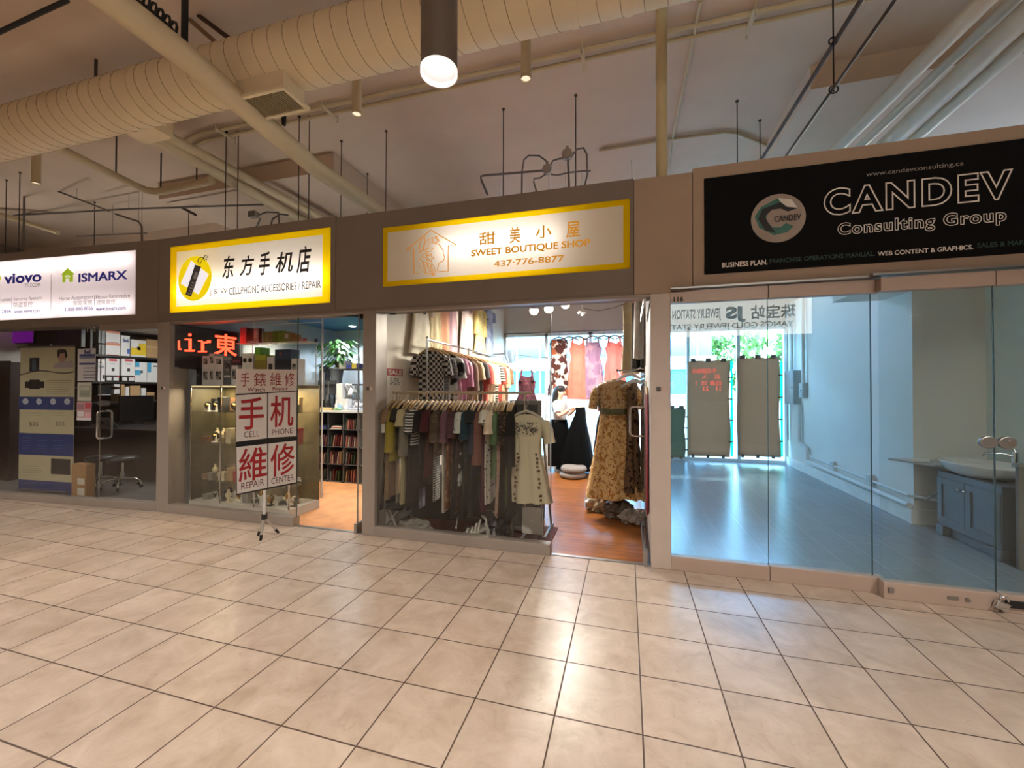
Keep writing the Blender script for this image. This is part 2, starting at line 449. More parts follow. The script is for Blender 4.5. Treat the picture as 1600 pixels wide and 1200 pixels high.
# partitions between the units, up to the height of the fascia
struct('wall_partition_left', MB().box((-5.50, 3.86, 0), (-5.38, 7.6, 3.2)), WHITE, 'partition between telecom shop and phone shop')
struct('wall_partition_middle', MB().box((-2.60, 3.86, 0), (-2.48, 8.3, 3.25)), CREAMW, 'cream partition on the left of the boutique')
struct('wall_partition_right', MB().box((0.20, 3.86, 0), (0.33, 9.5, 3.25)), WHITE, 'white partition on the right of the boutique')
bw = MB().box((-14, 7.6, 0), (-5.5, 7.72, 4.9)).box((-5.5, 7.6, 0), (-2.6, 7.72, 4.9))
struct('wall_back_shops', bw, GREYW, 'back wall behind the two left shops')
# boutique back wall with a long window
bb = MB().box((-2.6, 8.2, 2.64), (0.33, 8.32, 4.9)).box((-2.6, 8.2, 0), (0.33, 8.32, 0.12))
struct('wall_back_boutique', bb, GREYW, 'grey bulkhead above the boutique window')
# empty unit: back wall over the windows, right wall, pier and niche
eb = MB().box((0.33, 9.42, 2.80), (4.3, 9.54, 4.9))
struct('wall_back_empty', eb, M('b5b2aa', .7, noise=.03), 'white bulkhead over the windows of the empty unit')  # white wall; its back-lit shade is put into the greyer base colour
er = MB().box((3.10, 5.67, 0), (3.75, 9.54, 3.2))
struct('wall_niche', MB().box((3.75, 3.86, 0), (3.87, 5.67, 3.2)), M('e6f2ee', .7, noise=.03), 'grey green niche wall beside the vanity')
struct('wall_right_empty', er, WHITE, 'white right wall of the empty unit with a niche')
struct('ceiling_soffit', MB().box((2.55, 4.9, 2.62), (3.75, 6.2, 3.2)).box((3.0, 3.9, 2.9), (3.75, 4.9, 3.2)), WHITE, 'boxed white soffit over the niche of the empty unit')
struct('baseboard_right', MB().box((3.07, 5.66, 0), (3.10, 9.42, 0.16)).box((3.06, 5.64, 0), (3.75, 5.67, 0.16)), M('f0efe9', 0.4), 'white baseboard along the right wall of the empty unit')

# ------------------------------------------------------------------ fascia band over the shop fronts
def holed(mb, x0, x1, z0, z1, h=None, y0=3.65, y1=3.69):
    if not h: mb.box((x0, y0, z0), (x1, y1, z1)); return
    a, b, c, d = h
    mb.box((x0, y0, z0), (a, y1, z1)).box((b, y0, z0), (x1, y1, z1)).box((a, y0, z0), (b, y1, c)).box((a, y0, d), (b, y1, z1))
fb = MB()
holed(fb, -5.53, -2.968, 2.33, 3.33, (-5.335, -3.026, 2.412, 3.217))
holed(fb, -2.962, 0.054, 2.33, 3.31, (-2.392, 0.024, 2.537, 3.14))
fb.box((-5.53, 3.69, 2.31), (-5.35, 3.95, 3.31)).box((-3.02, 3.69, 2.31), (-2.40, 3.95, 3.30))
fb.box((-5.53, 3.66, 2.31), (0.054, 3.95, 2.33)).box((-5.53, 3.93, 2.33), (0.054, 3.95, 3.30))
struct('wall_fascia', fb, FASCIA, 'grey brown fascia band over the phone shop and boutique')
fc = MB().box((0.06, 3.65, 2.31), (0.521, 3.95, 3.30)).box((0.527, 3.65, 2.34), (4.3, 3.95, 3.33))
struct('wall_fascia_right', fc, FASCIA_L, 'beige fascia band over the empty unit')
struct('trim_1', MB().box((0.521, 3.66, 2.31), (0.527, 3.9, 3.3)).box((0.054, 3.66, 2.31), (0.06, 3.9, 3.3)).box((-2.968, 3.66, 2.33), (-2.962, 3.9, 3.3)), BLACKM, 'dark seams between the fascia panels')
# posts
struct('trim_2', MB().box((-5.535, 3.65, 0), (-5.335, 3.86, 2.31)), ALU, 'grey post between telecom shop and phone shop', bevel=0.006)
struct('trim_3', MB().box((-2.625, 3.65, 0), (-2.475, 3.86, 2.31)), ALU, 'grey post between phone shop and boutique', bevel=0.006)
struct('trim_4', MB().box((0.19, 3.65, 0), (0.352, 3.86, 2.31)), M('bdb0a5', 0.45, metal=0.1, noise=0.04), 'pale post between boutique and empty unit', bevel=0.006)
# sills and head rails
struct('trim_5', MB().box((-5.335, 3.65, 0), (-3.49, 3.75, 0.10)).box((-5.335, 3.66, 2.285), (-2.62, 3.74, 2.31)), ALU, 'grey sill of the phone shop window', bevel=0.004)
struct('trim_6', MB().box((-2.475, 3.65, 0), (-0.67, 3.75, 0.10)).box((-2.475, 3.66, 2.285), (0.19, 3.74, 2.31)), ALU, 'grey sill of the boutique window', bevel=0.004)
struct('trim_7', MB().box((-0.67, 3.68, 0), (0.19, 3.72, 0.006)).box((-3.49, 3.68, 0), (-2.62, 3.72, 0.005)), STEEL, 'metal floor strips across the two open doorways')
struct('trim_8', MB().box((0.352, 3.65, 0), (1.074, 3.72, 0.115)).box((1.078, 3.65, 0), (1.815, 3.72, 0.118)).box((0.352, 3.65, 2.222), (1.074, 3.72, 2.322)).box((1.078, 3.65, 2.222), (1.815, 3.72, 2.322)), ALU_L, 'beige rails of the two left glass panels of the empty unit', bevel=0.004)
struct('trim_9', MB().box((1.775, 3.575, 0), (2.425, 3.645, 0.12)).box((2.43, 3.575, 0), (3.35, 3.645, 0.12)).box((1.775, 3.575, 2.215), (2.425, 3.645, 2.315)).box((2.43, 3.575, 2.215), (3.35, 3.645, 2.315)), ALU_L, 'beige rails of the two right glass panels of the empty unit', bevel=0.004)
struct('trim_10', MB().box((1.72, 3.56, 2.33), (4.3, 3.66, 2.345)).box((0.35, 3.60, 2.325), (1.72, 3.66, 2.34)), STEEL, 'sliding track under the beige fascia')

# ------------------------------------------------------------------ shop glass
def pane(n, a, b, label, mat=GLASS, edge=True, T=None):
    return struct('window_%d' % n, MB(T).box(a, b), mat, label)
pane(1, (-5.33, 3.695, 0.10), (-3.49, 3.705, 2.29), 'glass shop window of the phone shop', GLASS)
pane(2, (-2.47, 3.695, 0.10), (-0.67, 3.705, 2.29), 'glass shop window of the boutique', GLASS_DARK)
pane(3, (0.355, 3.68, 0.11), (1.074, 3.69, 2.23), 'left glass panel of the empty unit', GLASS_GREEN)
pane(4, (1.078, 3.68, 0.11), (1.76, 3.69, 2.23), 'second glass panel of the empty unit', GLASS_GREEN)
pane(5, (1.775, 3.605, 0.115), (2.425, 3.615, 2.22), 'third glass panel of the empty unit', GLASS_GREEN)
pane(6, (2.43, 3.605, 0.115), (3.35, 3.615, 2.22), 'right glass panel of the empty unit', GLASS_GREEN)
EDGE = M('3c4f4c', 0.3, noise=0.02)
struct('trim_11', MB().box((1.0745, 3.679, 0.11), (1.0775, 3.691, 2.23)).box((2.4265, 3.604, 0.11), (2.4295, 3.616, 2.22)).box((1.757, 3.679, 0.11), (1.761, 3.691, 2.22)).box((-3.4905, 3.694, 0.1), (-3.4865, 3.706, 2.29)).box((-0.6705, 3.694, 0.1), (-0.6665, 3.706, 2.29)), EDGE, 'dark green glass edges')

# boutique door: open inwards along the right partition
d = thing('door_1', 'open glass door of the boutique with a loop handle', 'door', (0.15, 3.66, 0)); d['kind'] = 'structure'
MB().box((0.140, 3.72, 0.10), (0.152, 4.56, 2.27)).build('pane', GLASS, d)
MB().box((0.130, 3.66, 0.0), (0.164, 3.74, 0.13)).box((0.136, 3.74, 0.015), (0.158, 4.56, 0.10)).box((0.136, 3.70, 2.21), (0.158, 4.56, 2.29)).box((0.139, 4.556, 0.1), (0.153, 4.562, 2.21)).build('door_rail', STEEL, d)
def loop(mb, x, y, z0, z1, reach, r=0.011, ax=(-1, 0, 0)):
    ax = Vector(ax); p = Vector((x, y, 0)); q = p + ax * reach; c = 0.035
    pts = [p + Z_ * z0, p + ax * (reach - c) + Z_ * z0]
    for k in range(1, 5):
        t = k / 4 * PI / 2; pts.append(p + ax * (reach - c + c * math.sin(t)) + Z_ * (z0 + c - c * math.cos(t)))
    for k in range(0, 5):
        t = k / 4 * PI / 2; pts.append(p + ax * (reach - c + c * math.cos(t)) + Z_ * (z1 - c + c * math.sin(t)))
    pts.append(p + Z_ * z1)
    mb.tube(pts, r, 8)
hb = MB(); loop(hb, 0.140, 4.40, 1.02, 1.32, 0.11); hb.build('handle', CHROME, d)
# phone shop door: open inwards behind the middle post
d = thing('door_2', 'open glass door of the phone shop beside the middle post', 'door', (-2.71, 3.66, 0)); d['kind'] = 'structure'
MB().box((-2.716, 3.70, 0.10), (-2.704, 4.55, 2.27)).build('pane', GLASS, d)
MB().box((-2.725, 3.66, 0.0), (-2.69, 4.55, 0.10)).box((-2.722, 3.70, 2.24), (-2.698, 4.55, 2.29)).box((-2.717, 3.695, 0.1), (-2.703, 3.70, 2.24)).build('door_rail', STEEL, d)
# small square plates stuck on the posts
for (x, lab) in ((-5.43, 'small square plate on the post beside the telecom shop'), (-2.545, 'small square plate on the middle post'), (0.27, 'small square plate on the pale right post')):
    t = thing('square_plate', lab, 'plate', (x, 3.65, 1.50), 'square plates on the posts')
    MB().box((x - 0.032, 3.643, 1.485), (x + 0.002, 3.65, 1.52)).build('keypad', M('4a4a44', 0.5), t)
    MB().box((x + 0.006, 3.645, 1.487), (x + 0.036, 3.65, 1.518)).cyl((x + 0.021, 3.6452, 1.502), (x + 0.021, 3.643, 1.502), 0.007, 10).build('sticker', M('c9a9a0', 0.6), t)
# ------------------------------------------------------------------ signs over the shops
class Plane:
    """an upright sign plane: point, horizontal unit u; hit() meets it with a measured ray"""
    def __init__(self, P, u):
        self.P, self.u = Vector(P), Vector(u).normalized(); self.n = self.u.cross(Z_)
    def hit(self, x, y, off=0.0):
        d = ray(x, y); P = self.P + self.n * off
        return EYE + d * ((P - EYE).dot(self.n) / d.dot(self.n))
    def text(self, body, box, mat, parent, off=0.001, **kw):
        x0, y0, x1, y1 = box; ym = (y0 + y1) / 2; xm = (x0 + x1) / 2
        A, B = self.hit(x0, ym, off), self.hit(x1, ym, off)
        top, bot = self.hit(xm, y0, off).z, self.hit(xm, y1, off).z
        return lettering(body, Vector((A.x, A.y, bot)), self.u, Z_, (B - A).length, top - bot, mat, parent, **kw)
    def poly(self, pts, mat, parent, name='motif', off=0.001, t=0.0015):
        mb = MB(); mb.prism([self.hit(x, y, off) for x, y in pts], self.n * t); return mb.build(name, mat, parent)
    def line(self, mb, pts, r=0.003, off=0.002):
        mb.tube([self.hit(x, y, off) for x, y in pts], r, 6); return mb
FRONT = Plane((0, 3.648, 0), (1, 0, 0))
INNER = M('f4f2ee', 0.9, noise=0.02)
def lightbox(name, label, P, w, z0, z1, regions, tubes, group=None):
    """hollow sign box let into the fascia: shallow white case, fluorescent tubes, translucent face pieces (fractions of the face)"""
    o = P.P.copy(); u, n = P.u, P.n
    T = Matrix(((u.x, -n.x, 0, o.x), (u.y, -n.y, 0, o.y), (0, 0, 1, 0), (0, 0, 0, 1)))
    root = thing(name, label, 'sign', (o.x, o.y, z0), group)
    h = z1 - z0; D = 0.19; e = 0.006
    mb = MB(T)
    mb.box((0, D - e, z0), (w, D, z1)).box((0, 0.004, z0), (w, D, z0 + e)).box((0, 0.004, z1 - e), (w, D, z1)).box((0, 0.004, z0), (e, D, z1)).box((w - e, 0.004, z0), (w, D, z1))
    mb.build('case', INNER, root)
    for k, (name_, fx0, fx1, fz0, fz1, mat) in enumerate(regions):
        MB(T).quad((fx0 * w, 0, z0 + fz0 * h), (fx1 * w, 0, z0 + fz0 * h), (fx1 * w, 0, z0 + fz1 * h), (fx0 * w, 0, z0 + fz1 * h)).build(name_, mat, root)
    for (fx0, fx1, fz, dep, s) in tubes:
        MB(T).cyl((fx0 * w, dep, z0 + fz * h), (fx1 * w, dep, z0 + fz * h), 0.016, 10).build('fluorescent_tube', emit_mat('fff4e8' if s < 90 else 'eef0ff', s), root)
    return root
def border(bx, bz, mat):
    return [('border', 0, 1, 0, bz, mat), ('border', 0, 1, 1 - bz, 1, mat), ('border', 0, bx, bz, 1 - bz, mat), ('border', 1 - bx, 1, bz, 1 - bz, mat)]
YEL = acrylic('f0cf10'); WHT = acrylic('f2f0ec')
INK = M('2b2a33', 0.6, noise=0.02); ORANGE = M('d99a2a', 0.6, noise=0.02, emit=0.42)

# phone shop sign
PJ = Plane((-5.335, 3.648, 0), (1, 0, 0))
sj = lightbox('lightbox_sign', 'yellow bordered lit sign with black brush characters and a phone drawing over the phone shop', PJ, 2.309, 2.412, 3.217,
              border(0.045, 0.09, YEL) + [('face', 0.045, 0.955, 0.09, 0.91, WHT)], [(0.03, 0.50, 0.33, 0.11, 12), (0.46, 0.97, 0.36, 0.11, 18)])
for ch, box in (('东', (346.7, 400.6, 365.8, 436.7)), ('方', (373.9, 400.6, 396.6, 432.4)), ('手', (404, 394.8, 421, 431.4)), ('机', (429.6, 394.8, 457.2, 427.1)), ('店', (462.5, 385.7, 485.9, 428.2))):
    PJ.text(ch, box, INK, sj, shear=0.18, bold=0.018)
PJ.text('J & W', (326.5, 452.6, 355.2, 463.2), M('2c2a32', 0.6), sj)
PJ.text('CELLPHONE ACCESSORIES / REPAIR', (357.3, 445.0, 500.7, 456.6), M('2c2a32', 0.6), sj, bold=.006)
PJ.poly([(304 + 26 * math.cos(t * PI / 16), 437 + 35 * math.sin(t * PI / 16) - 3.4 * math.cos(t * PI / 16)) for t in range(32)][::-1], M('ecd008', 0.5, noise=0.02, emit=0.75), sj, 'oval_motif', 0.001)
PJ.poly([(297.8, 409), (281.9, 445), (309.5, 462), (325.4, 430.3)], M('eceaf0', 0.5, noise=0.02, emit=0.8), sj, 'card_motif', 0.003)
PJ.poly([(304.2, 415.4), (289.3, 462.2), (297.8, 465.4), (313.7, 418.6)], M('5b5b66', 0.5, noise=0.1), sj, 'phone_motif', 0.005)
PJ.poly([(304.5, 427), (301, 437), (305.5, 438.5), (309, 428.5)], M('b9bcc4', 0.5), sj, 'phone_screen', 0.007)
mb = MB(); mb.m = 0
for a in range(5):
    for b in range(3):
        x, y = 299.5 - a * 1.5 + b * 2.6, 442 + a * 4.2 + b * 0.8
        mb.prism([PJ.hit(x, y, .007), PJ.hit(x - .8, y + 2.4, .007), PJ.hit(x + .8, y + 3, .007), PJ.hit(x + 1.6, y + .6, .007)], PJ.n * .001)
mb.build('keypad_motif', M('c4c6cc', 0.5), sj)
mb = MB(); PJ.line(mb, [(311, 415), (308, 410), (310, 405), (316, 404), (322, 408), (324, 402), (320, 400.5), (317, 405), (319, 410)], .004, .007); PJ.line(mb, [(312, 414), (315, 408), (318, 403), (323, 404)], .003, .007)
mb.build('strap_motif', INK, sj)

# boutique sign
PS = Plane((-2.392, 3.648, 0), (1, 0, 0))
ss = lightbox('lightbox_sign', 'yellow bordered lit sign with orange letters and a house logo over the boutique', PS, 2.416, 2.537, 3.14,
              border(0.022, 0.088, YEL) + [('face', 0.022, 0.978, 0.088, 0.912, WHT)], [(0.26, 0.74, 0.55, 0.12, 12)])
for ch, box in (('甜', (748, 362.7, 772.9, 382.4)), ('美', (795.2, 354.8, 812.3, 379.7)), ('小', (835.9, 352.2, 860.8, 371.9)), ('屋', (883.9, 345.6, 904.9, 370.6))):
    PS.text(ch, box, ORANGE, ss, bold=0.014)
PS.text('SWEET BOUTIQUE SHOP', (735.4, 381.8, 920.7, 394.6), ORANGE, ss, bold=0.03)
PS.text('437·776-8877', (771, 402.8, 880.5, 413), ORANGE, ss, bold=0.016)
mb = MB()
PS.line(mb, [(653.5, 427.8), (646.4, 427.8), (645.6, 390.2), (633.8, 391.5), (671.9, 360), (712.5, 383.1), (699.4, 384.2), (699.4, 423.8), (685, 425.1)], 0.0045)
PS.line(mb, [(685, 382), (692.5, 392.5), (691.5, 396.5), (694.5, 403), (691.5, 408.5), (685, 411), (682.5, 424)], .004)
for cx, cy, r in ((671, 403.3, 6.5), (679, 375.8, 6.5)):
    PS.line(mb, [(cx + (r * (0.72 + 0.28 * math.cos(5 * t * PI / 15))) * math.cos(t * PI / 15), cy + (r * (0.72 + 0.28 * math.cos(5 * t * PI / 15))) * math.sin(t * PI / 15)) for t in range(31)], .004)
for (x0, y0, x1, y1, w) in ((656, 396, 662, 370, 4), (661, 392, 670, 374, 4), (664, 394, 676, 388, 3), (658, 402, 668, 398, 3), (654, 404, 664, 428, 4), (660, 408, 672, 430, 4), (667, 410, 676, 431, 3.5), (674, 412, 678, 432, 3)):
    dx, dy = x1 - x0, y1 - y0; L = math.hypot(dx, dy); nx, ny = -dy / L, dx / L
    pts = [(x0 + dx * t / 8 + nx * w * math.sin(PI * t / 8), y0 + dy * t / 8 + ny * w * math.sin(PI * t / 8)) for t in range(9)]
    pts += [(x0 + dx * t / 8 - nx * w * math.sin(PI * t / 8), y0 + dy * t / 8 - ny * w * math.sin(PI * t / 8)) for t in range(8, -1, -1)]
    PS.line(mb, pts, .0032)
mb.build('house_logo', ORANGE, ss)

# empty unit's black panel
PC = Plane((0.618, 3.640, 0), (1, 0, 0))
sc = thing('sign_panel', 'unlit black panel with outlined letters and a round emblem over the empty unit', 'sign', (0.62, 3.64, 2.445))
MB().box((0.612, 3.640, 2.44), (4.25, 3.652, 3.228)).build('board', M('08080a', 0.7, noise=0.05, spec=0.15), sc)
LET = M('f6f0e8', 0.6, noise=0.02); TEAL = M('2c4b46', 0.6, noise=0.02)
PC.text('www.candevconsulting.ca', (1351.9, 258, 1502.8, 267), M('a49a92', 0.6), sc)
PC.text('CANDEV', (1285.4, 277, 1579.7, 322.5), LET, sc, outline=0.020, space=1.22, fat=0.035)
PC.text('Consulting Group', (1307.4, 334.3, 1570.3, 360), LET, sc, outline=0.024, space=1.16, fat=0.03)
PC.text('BUSINESS PLAN.', (1127.5, 406.6, 1198.4, 414.6), LET, sc, bold=0.02)
PC.text('FRANCHISE OPERATIONS MANUAL.', (1201.7, 396.8, 1365.4, 404), TEAL, sc, bold=0.02)
PC.text('WEB CONTENT & GRAPHICS.', (1370.5, 385.4, 1519, 392.6), LET, sc, bold=0.02)
PC.text('SALES & MARKETING.', (1525.7, 372.5, 1648, 380.5), TEAL, sc, bold=0.02)
def zc(pts): return [(1060 + x / 2.963, 200 + y / 2.963) for x, y in pts]
PC.poly(zc([(460 + 127 * math.cos(t * PI / 20), 413 - 12 * math.cos(t * PI / 20) + 112 * math.sin(t * PI / 20)) for t in range(40)][::-1]), M('a09287', 0.5, noise=0.1), sc, 'emblem_disc', 0.001)
PC.poly(zc([(458, 320), (380, 362), (350, 408), (372, 458), (440, 492), (500, 478), (530, 450), (495, 436), (470, 456), (432, 456), (402, 420), (412, 385), (470, 345)]), M('2f6a5f', 0.5, noise=0.15), sc, 'emblem_band', 0.003)
PC.poly(zc([(470, 338), (385, 372), (366, 418), (400, 470), (450, 482), (415, 440), (398, 405), (430, 374), (470, 368), (505, 382), (548, 366), (500, 360)]), M('131517', 0.5), sc, 'emblem_fold', 0.005)
PC.poly(zc([(458, 319), (470, 338), (500, 360), (548, 364), (520, 326)]), M('e0dcd6', 0.5), sc, 'emblem_arrow', 0.007)
PC.text('CANDEV', (1209, 334, 1250.5, 343.6), M('2a2c2e', 0.5), sc, off=0.009, bold=0.012)

# telecom shop front turns a little towards the corridor
ANG = 0.069
UI = Vector((math.cos(ANG), math.sin(ANG), 0)); NI = UI.cross(Z_)
O_I = Vector((-5.535, 3.65, 0))
TI = Matrix(((UI.x, -NI.x, 0, O_I.x), (UI.y, -NI.y, 0, O_I.y), (0, 0, 1, 0), (0, 0, 0, 1)))     # local x along the front (negative = left), y inwards
PI_ = Plane(O_I + NI * 0.002, UI)
s_tr = PI_.hit(212, 392.6); s_br = PI_.hit(212, 493.4); s_tl = PI_.hit(0, 402)
sx1 = (s_tr - O_I).dot(UI); sx0 = (s_tl - O_I).dot(UI) - 0.9
SZ0, SZ1 = s_br.z, s_tr.z
fi = MB(TI)
holed(fi, -4.6, 0.0, 2.33, 3.33, (sx0, sx1, SZ0, SZ1), 0, 0.04)
fi.box((-4.6, 0.01, 2.31), (0.0, 0.28, 2.33)).box((-4.6, 0.26, 2.33), (0, 0.28, 3.32)).box((sx1 + 0.01, 0.04, 2.33), (0, 0.26, 3.32))
struct('wall_fascia_left', fi, FASCIA, 'grey brown fascia band over the telecom shop')
PT = Plane(O_I + UI * sx0 + NI * 0.002, UI)
BLUE = M('3436a0', 0.6, noise=0.02, emit=0.2); GREYT = M('67646c', 0.6, noise=0.02)
st = lightbox('lightbox_sign', 'white lit sign with blue company names over the telecom shop at far left', PT, sx1 - sx0, SZ0, SZ1,
              [('face', 0, 1, 0, 1, acrylic('ece6f2'))], [(0.02, 0.60, 0.86, 0.08, 7), (0.62, 0.98, 0.86, 0.08, 7), (0.02, 0.60, 0.16, 0.08, 7), (0.62, 0.98, 0.16, 0.08, 7)])
for body, box, mat, b in (('viovo', (5.75, 429, 64.4, 445), BLUE, .035), ('TELECOM', (38, 445.5, 62.5, 451), GREYT, 0), ('ISMARX', (122, 427, 198.6, 441.3), BLUE, .03),
                          ('Home Automation', (92, 464.3, 144.6, 471), GREYT, 0), ('House Renovation', (149.5, 462, 202.5, 468.2), GREYT, 0), ('智能家居', (114, 471.5, 143.8, 479.5), GREYT, 0),
                          ('建筑装修', (150, 470.5, 180, 478), GREYT, 0), ('1-888-880-8056', (101.6, 482, 145, 488), BLUE, .01), ('www.ismarx.com', (149.5, 481, 196, 487.3), BLUE, .01),
                          ('Phone', (-6, 468.3, 16.5, 474), GREYT, 0), ('Security System', (21, 466.6, 64.4, 473), GREYT, 0), ('防盗监控', (21, 474.5, 50.6, 482.7), GREYT, 0),
                          ('www.viovo.com', (21.9, 485.8, 62, 491.5), BLUE, .01), ('7866', (2, 486.5, 17, 492), BLUE, .01)):
    PT.text(body, box, mat, st, bold=b)
mb = MB()
for pts in ([(79.4, 431), (79.4, 486)], [(18, 467), (18, 484)], [(147, 464), (147, 479)]): PT.line(mb, pts, .002)
mb.build('divider_line', GREYT, st)
GRN = M('a9c62c', 0.6, noise=0.02, emit=0.5)
PT.poly([(94.5, 432), (105, 421.5), (116.5, 431), (113.5, 431.5), (113.5, 443), (108, 443.3), (108, 438), (102, 438.3), (102, 443.6), (97, 444), (97, 432)][::-1], GRN, st, 'house_logo')
mb = MB()
for r in (2.2, 4.2): PT.line(mb, [(105 + r * math.cos(t * PI / 8), 437 - r * math.sin(t * PI / 8)) for t in range(1, 8)], .003, .004)
mb.build('signal_motif', M('f4f2f6', 0.6, emit=0.6), st)
PT.poly([(-2, 436), (0.5, 434), (1, 440), (-2, 443)][::-1], GRN, st, 'leaf_motif')

# unit numbers
t = thing('unit_number', 'small dark unit number on the beige rail above the left glass panel', 'number', (0.41, 3.648, 2.25), 'unit numbers')
FRONT.text('116', (1052, 462.5, 1067, 470.5), M('2c302a', 0.5), t, off=0.003, bold=0.03)
t = thing('unit_number', 'small pale unit number at the top of the telecom shop door', 'number', (-6.4, 3.6, 2.2), 'unit numbers')
PI_.text('112', (136, 513, 149.5, 521), M('b0a594', 0.5), t, off=0.002, bold=0.03)

# sign of the shop across the corridor and its running light board: seen here mirrored in the empty unit's glass
PO = -4.6
so = thing('shop_sign', 'white lit jewelry shop sign across the corridor, mirrored in the glass of the empty unit', 'sign', (2.2, PO, 2.3))
def mir(x, y):                                        # where a reflected pixel stands on the far side of the corridor
    p = atY(x, y, 2 * 3.685 - PO); return Vector((p.x, PO, p.z))
a, b = mir(1020, 473), mir(1262, 520)
MB().box((a.x, PO - 0.16, b.z), (b.x + 0.1, PO - 0.01, a.z + 0.12)).build('case', ALU, so)
MB().box((a.x + 0.01, PO - 0.01, b.z + 0.01), (b.x + 0.09, PO - 0.004, a.z + 0.11)).build('face', emit_mat('f6efe4', 8.0), so)
def mtext(body, box, mat, parent, **kw):
    x0, y0, x1, y1 = box
    A, B = mir(x0, (y0 + y1) / 2), mir(x1, (y0 + y1) / 2); t_, b_ = mir((x0 + x1) / 2, y0).z, mir((x0 + x1) / 2, y1).z
    return lettering(body, (B.x, PO + 0.0, b_), (-1, 0, 0), (0, 0, 1), B.x - A.x, t_ - b_, mat, parent, **kw)
RED_I = M('a03018', 0.6, noise=0.02); NAVY = M('20304e', 0.6, noise=0.02)
mtext('JEWELRY STATION', (1050, 482, 1126, 501), RED_I, so, bold=0.02)
mtext('JS', (1133, 477.5, 1165, 502.5), NAVY, so, bold=0.05)
mtext('珠宝站', (1173, 474, 1243, 496), RED_I, so, bold=0.02)
mtext("YANG'S GOLD JEWELRY STATION", (1025, 503, 1240, 515), M('3a3a3a', 0.6), so, bold=0.02)
lb = thing('light_board', 'black running light board with red characters across the corridor, mirrored in the glass', 'light board', (2.2, PO, 1.4))
a, b = mir(1072, 570), mir(1135, 620)
MB().box((a.x - 0.05, PO - 0.1, b.z - 0.1), (b.x + 0.05, PO - 0.005, a.z + 0.1)).build('case', BLACK, lb)
LED = emit_mat('ff1a14', 16.0)
for body, box in (('今日回收价', (1081, 574.5, 1120, 582.5)), ('足   入', (1096, 584, 1126, 591)), ('白金 35  1', (1087, 593, 1127, 601)), ('11   23', (1098, 602.5, 1126, 609.5))):
    mtext(body, box, LED, lb, bold=0.01)
# ------------------------------------------------------------------ overhead services
def one(name, mb, mat, label, cat, group=None, loc=None, **kw):
    return tag(mb.build(name, mat, loc=loc, **kw), label, cat, group)
# spiral duct with its box diffuser
dy, dz, dr = 2.83, 4.32, 0.235
du = thing('spiral_duct', 'large round spiral air duct painted beige running along the shop fronts', 'duct', (0, dy, dz))
MB().tube([(-13, dy, dz), (-6, dy, dz), (0, dy, dz), (6.5, dy, dz)], dr, 40).build('duct_body', DUCTC, du)
mb = MB(); n = 24; turns = int(19.3 / 0.15)
mb.tube([(-12.9 + 0.15 * i / n, dy + (dr + .0005) * math.cos(2 * PI * i / n), dz + (dr + .0005) * math.sin(2 * PI * i / n)) for i in range(turns * n)], 0.0035, 4, smooth=False)
mb.build('spiral_seam', M('a18d6c', 0.6), du)
for x in (-4.4, -0.35, 0.02): MB().tube([(x - .025, dy, dz), (x + .025, dy, dz)], dr + .008, 40).build('collar', DUCTC, du)
for x in (-5.2, -1.2, 2.8): MB().box((x - .004, dy - .012, dz + dr - .01), (x + .004, dy + .012, 4.85)).build('hanger_strap', DARKROD, du)
MB().box((-5.0, dy + .05, dz - dr + .05), (-4.6, dy + .33, dz + .05)).build('branch_box', DUCTC, du)
df = thing('air_diffuser', 'beige box diffuser with a slatted grille under the spiral duct', 'vent', (-2.95, 2.8, 3.95))
MB().box((-3.20, 2.70, 3.97), (-2.71, 2.93, 4.20)).build('box', DUCTC, df, bevel=.006)
mb = MB().box((-3.23, 2.67, 3.945), (-2.68, 2.70, 3.975)).box((-3.23, 2.93, 3.945), (-2.68, 2.96, 3.975)).box((-3.23, 2.70, 3.945), (-3.20, 2.93, 3.975)).box((-2.71, 2.70, 3.945), (-2.68, 2.93, 3.975))
mb.build('frame', M('d9cbaa', 0.5), df, bevel=.003)
mb = MB()
for k in range(22): mb.box((-3.19 + k * .0222, 2.70, 3.95), (-3.183 + k * .0222, 2.93, 3.97))
mb.build('grille', M('a08e6c', 0.5), df)
MB().box((-3.20, 2.70, 3.969), (-2.71, 2.93, 3.9695)).build('backing', BLACKM, df)
c = atY(442, 182, 3.1); one('duct_sensor', MB().tube([c + Z_ * .12, c + Z_ * .03, c - Z_ * .09], [.012, .022, .018], 8), BLACKM, 'small black sensor hanging behind the box diffuser', 'sensor')

def zpts(pts, z): return [atZ(x, y, z) for x, y in pts]
def pipe(label, pts, r, mat=PIPEC, cat='pipe', name='overhead_pipe', group='overhead pipes', n=14):
    return one(name, MB().tube(pts, r, n), mat, label, cat, group)
P0 = zpts([(170, 0), (300, 100), (487, 260), (592, 332)], 3.965)
pipe('thick beige pipe crossing diagonally under the spiral duct', [P0[0] + (P0[0] - P0[1]) * 1.2] + P0 + [P0[-1] + Vector((0, 2.2, 0))], 0.095)
P1 = zpts([(244, 218), (480, 350)], 4.38)
pipe('thick beige pipe above the phone shop sign, left of a close pair', [P1[0] + (P1[0] - P1[1]) * .16, *P1, P1[1] + Vector((0, 2, 0))], 0.082)
P1 = zpts([(272, 221), (508, 345)], 4.42)
pipe('thinner beige pipe of the pair above the phone shop sign, on the right', [P1[0] + (P1[0] - P1[1]) * .16, *P1, P1[1] + Vector((0, 2, 0))], 0.06)
P1 = zpts([(70, 226), (100, 239), (160, 268), (205, 290), (228, 300), (245, 302), (262, 299), (330, 284)], 4.3)
pipe('beige pipe with an elbow, capped at its right end, over the telecom sign', P1, 0.05)
pipe('short beige pipe ending above the telecom sign at far left', [atY(-30, 330, 4.6), atY(45, 352, 4.9), atY(90, 366, 5.1)], 0.045)
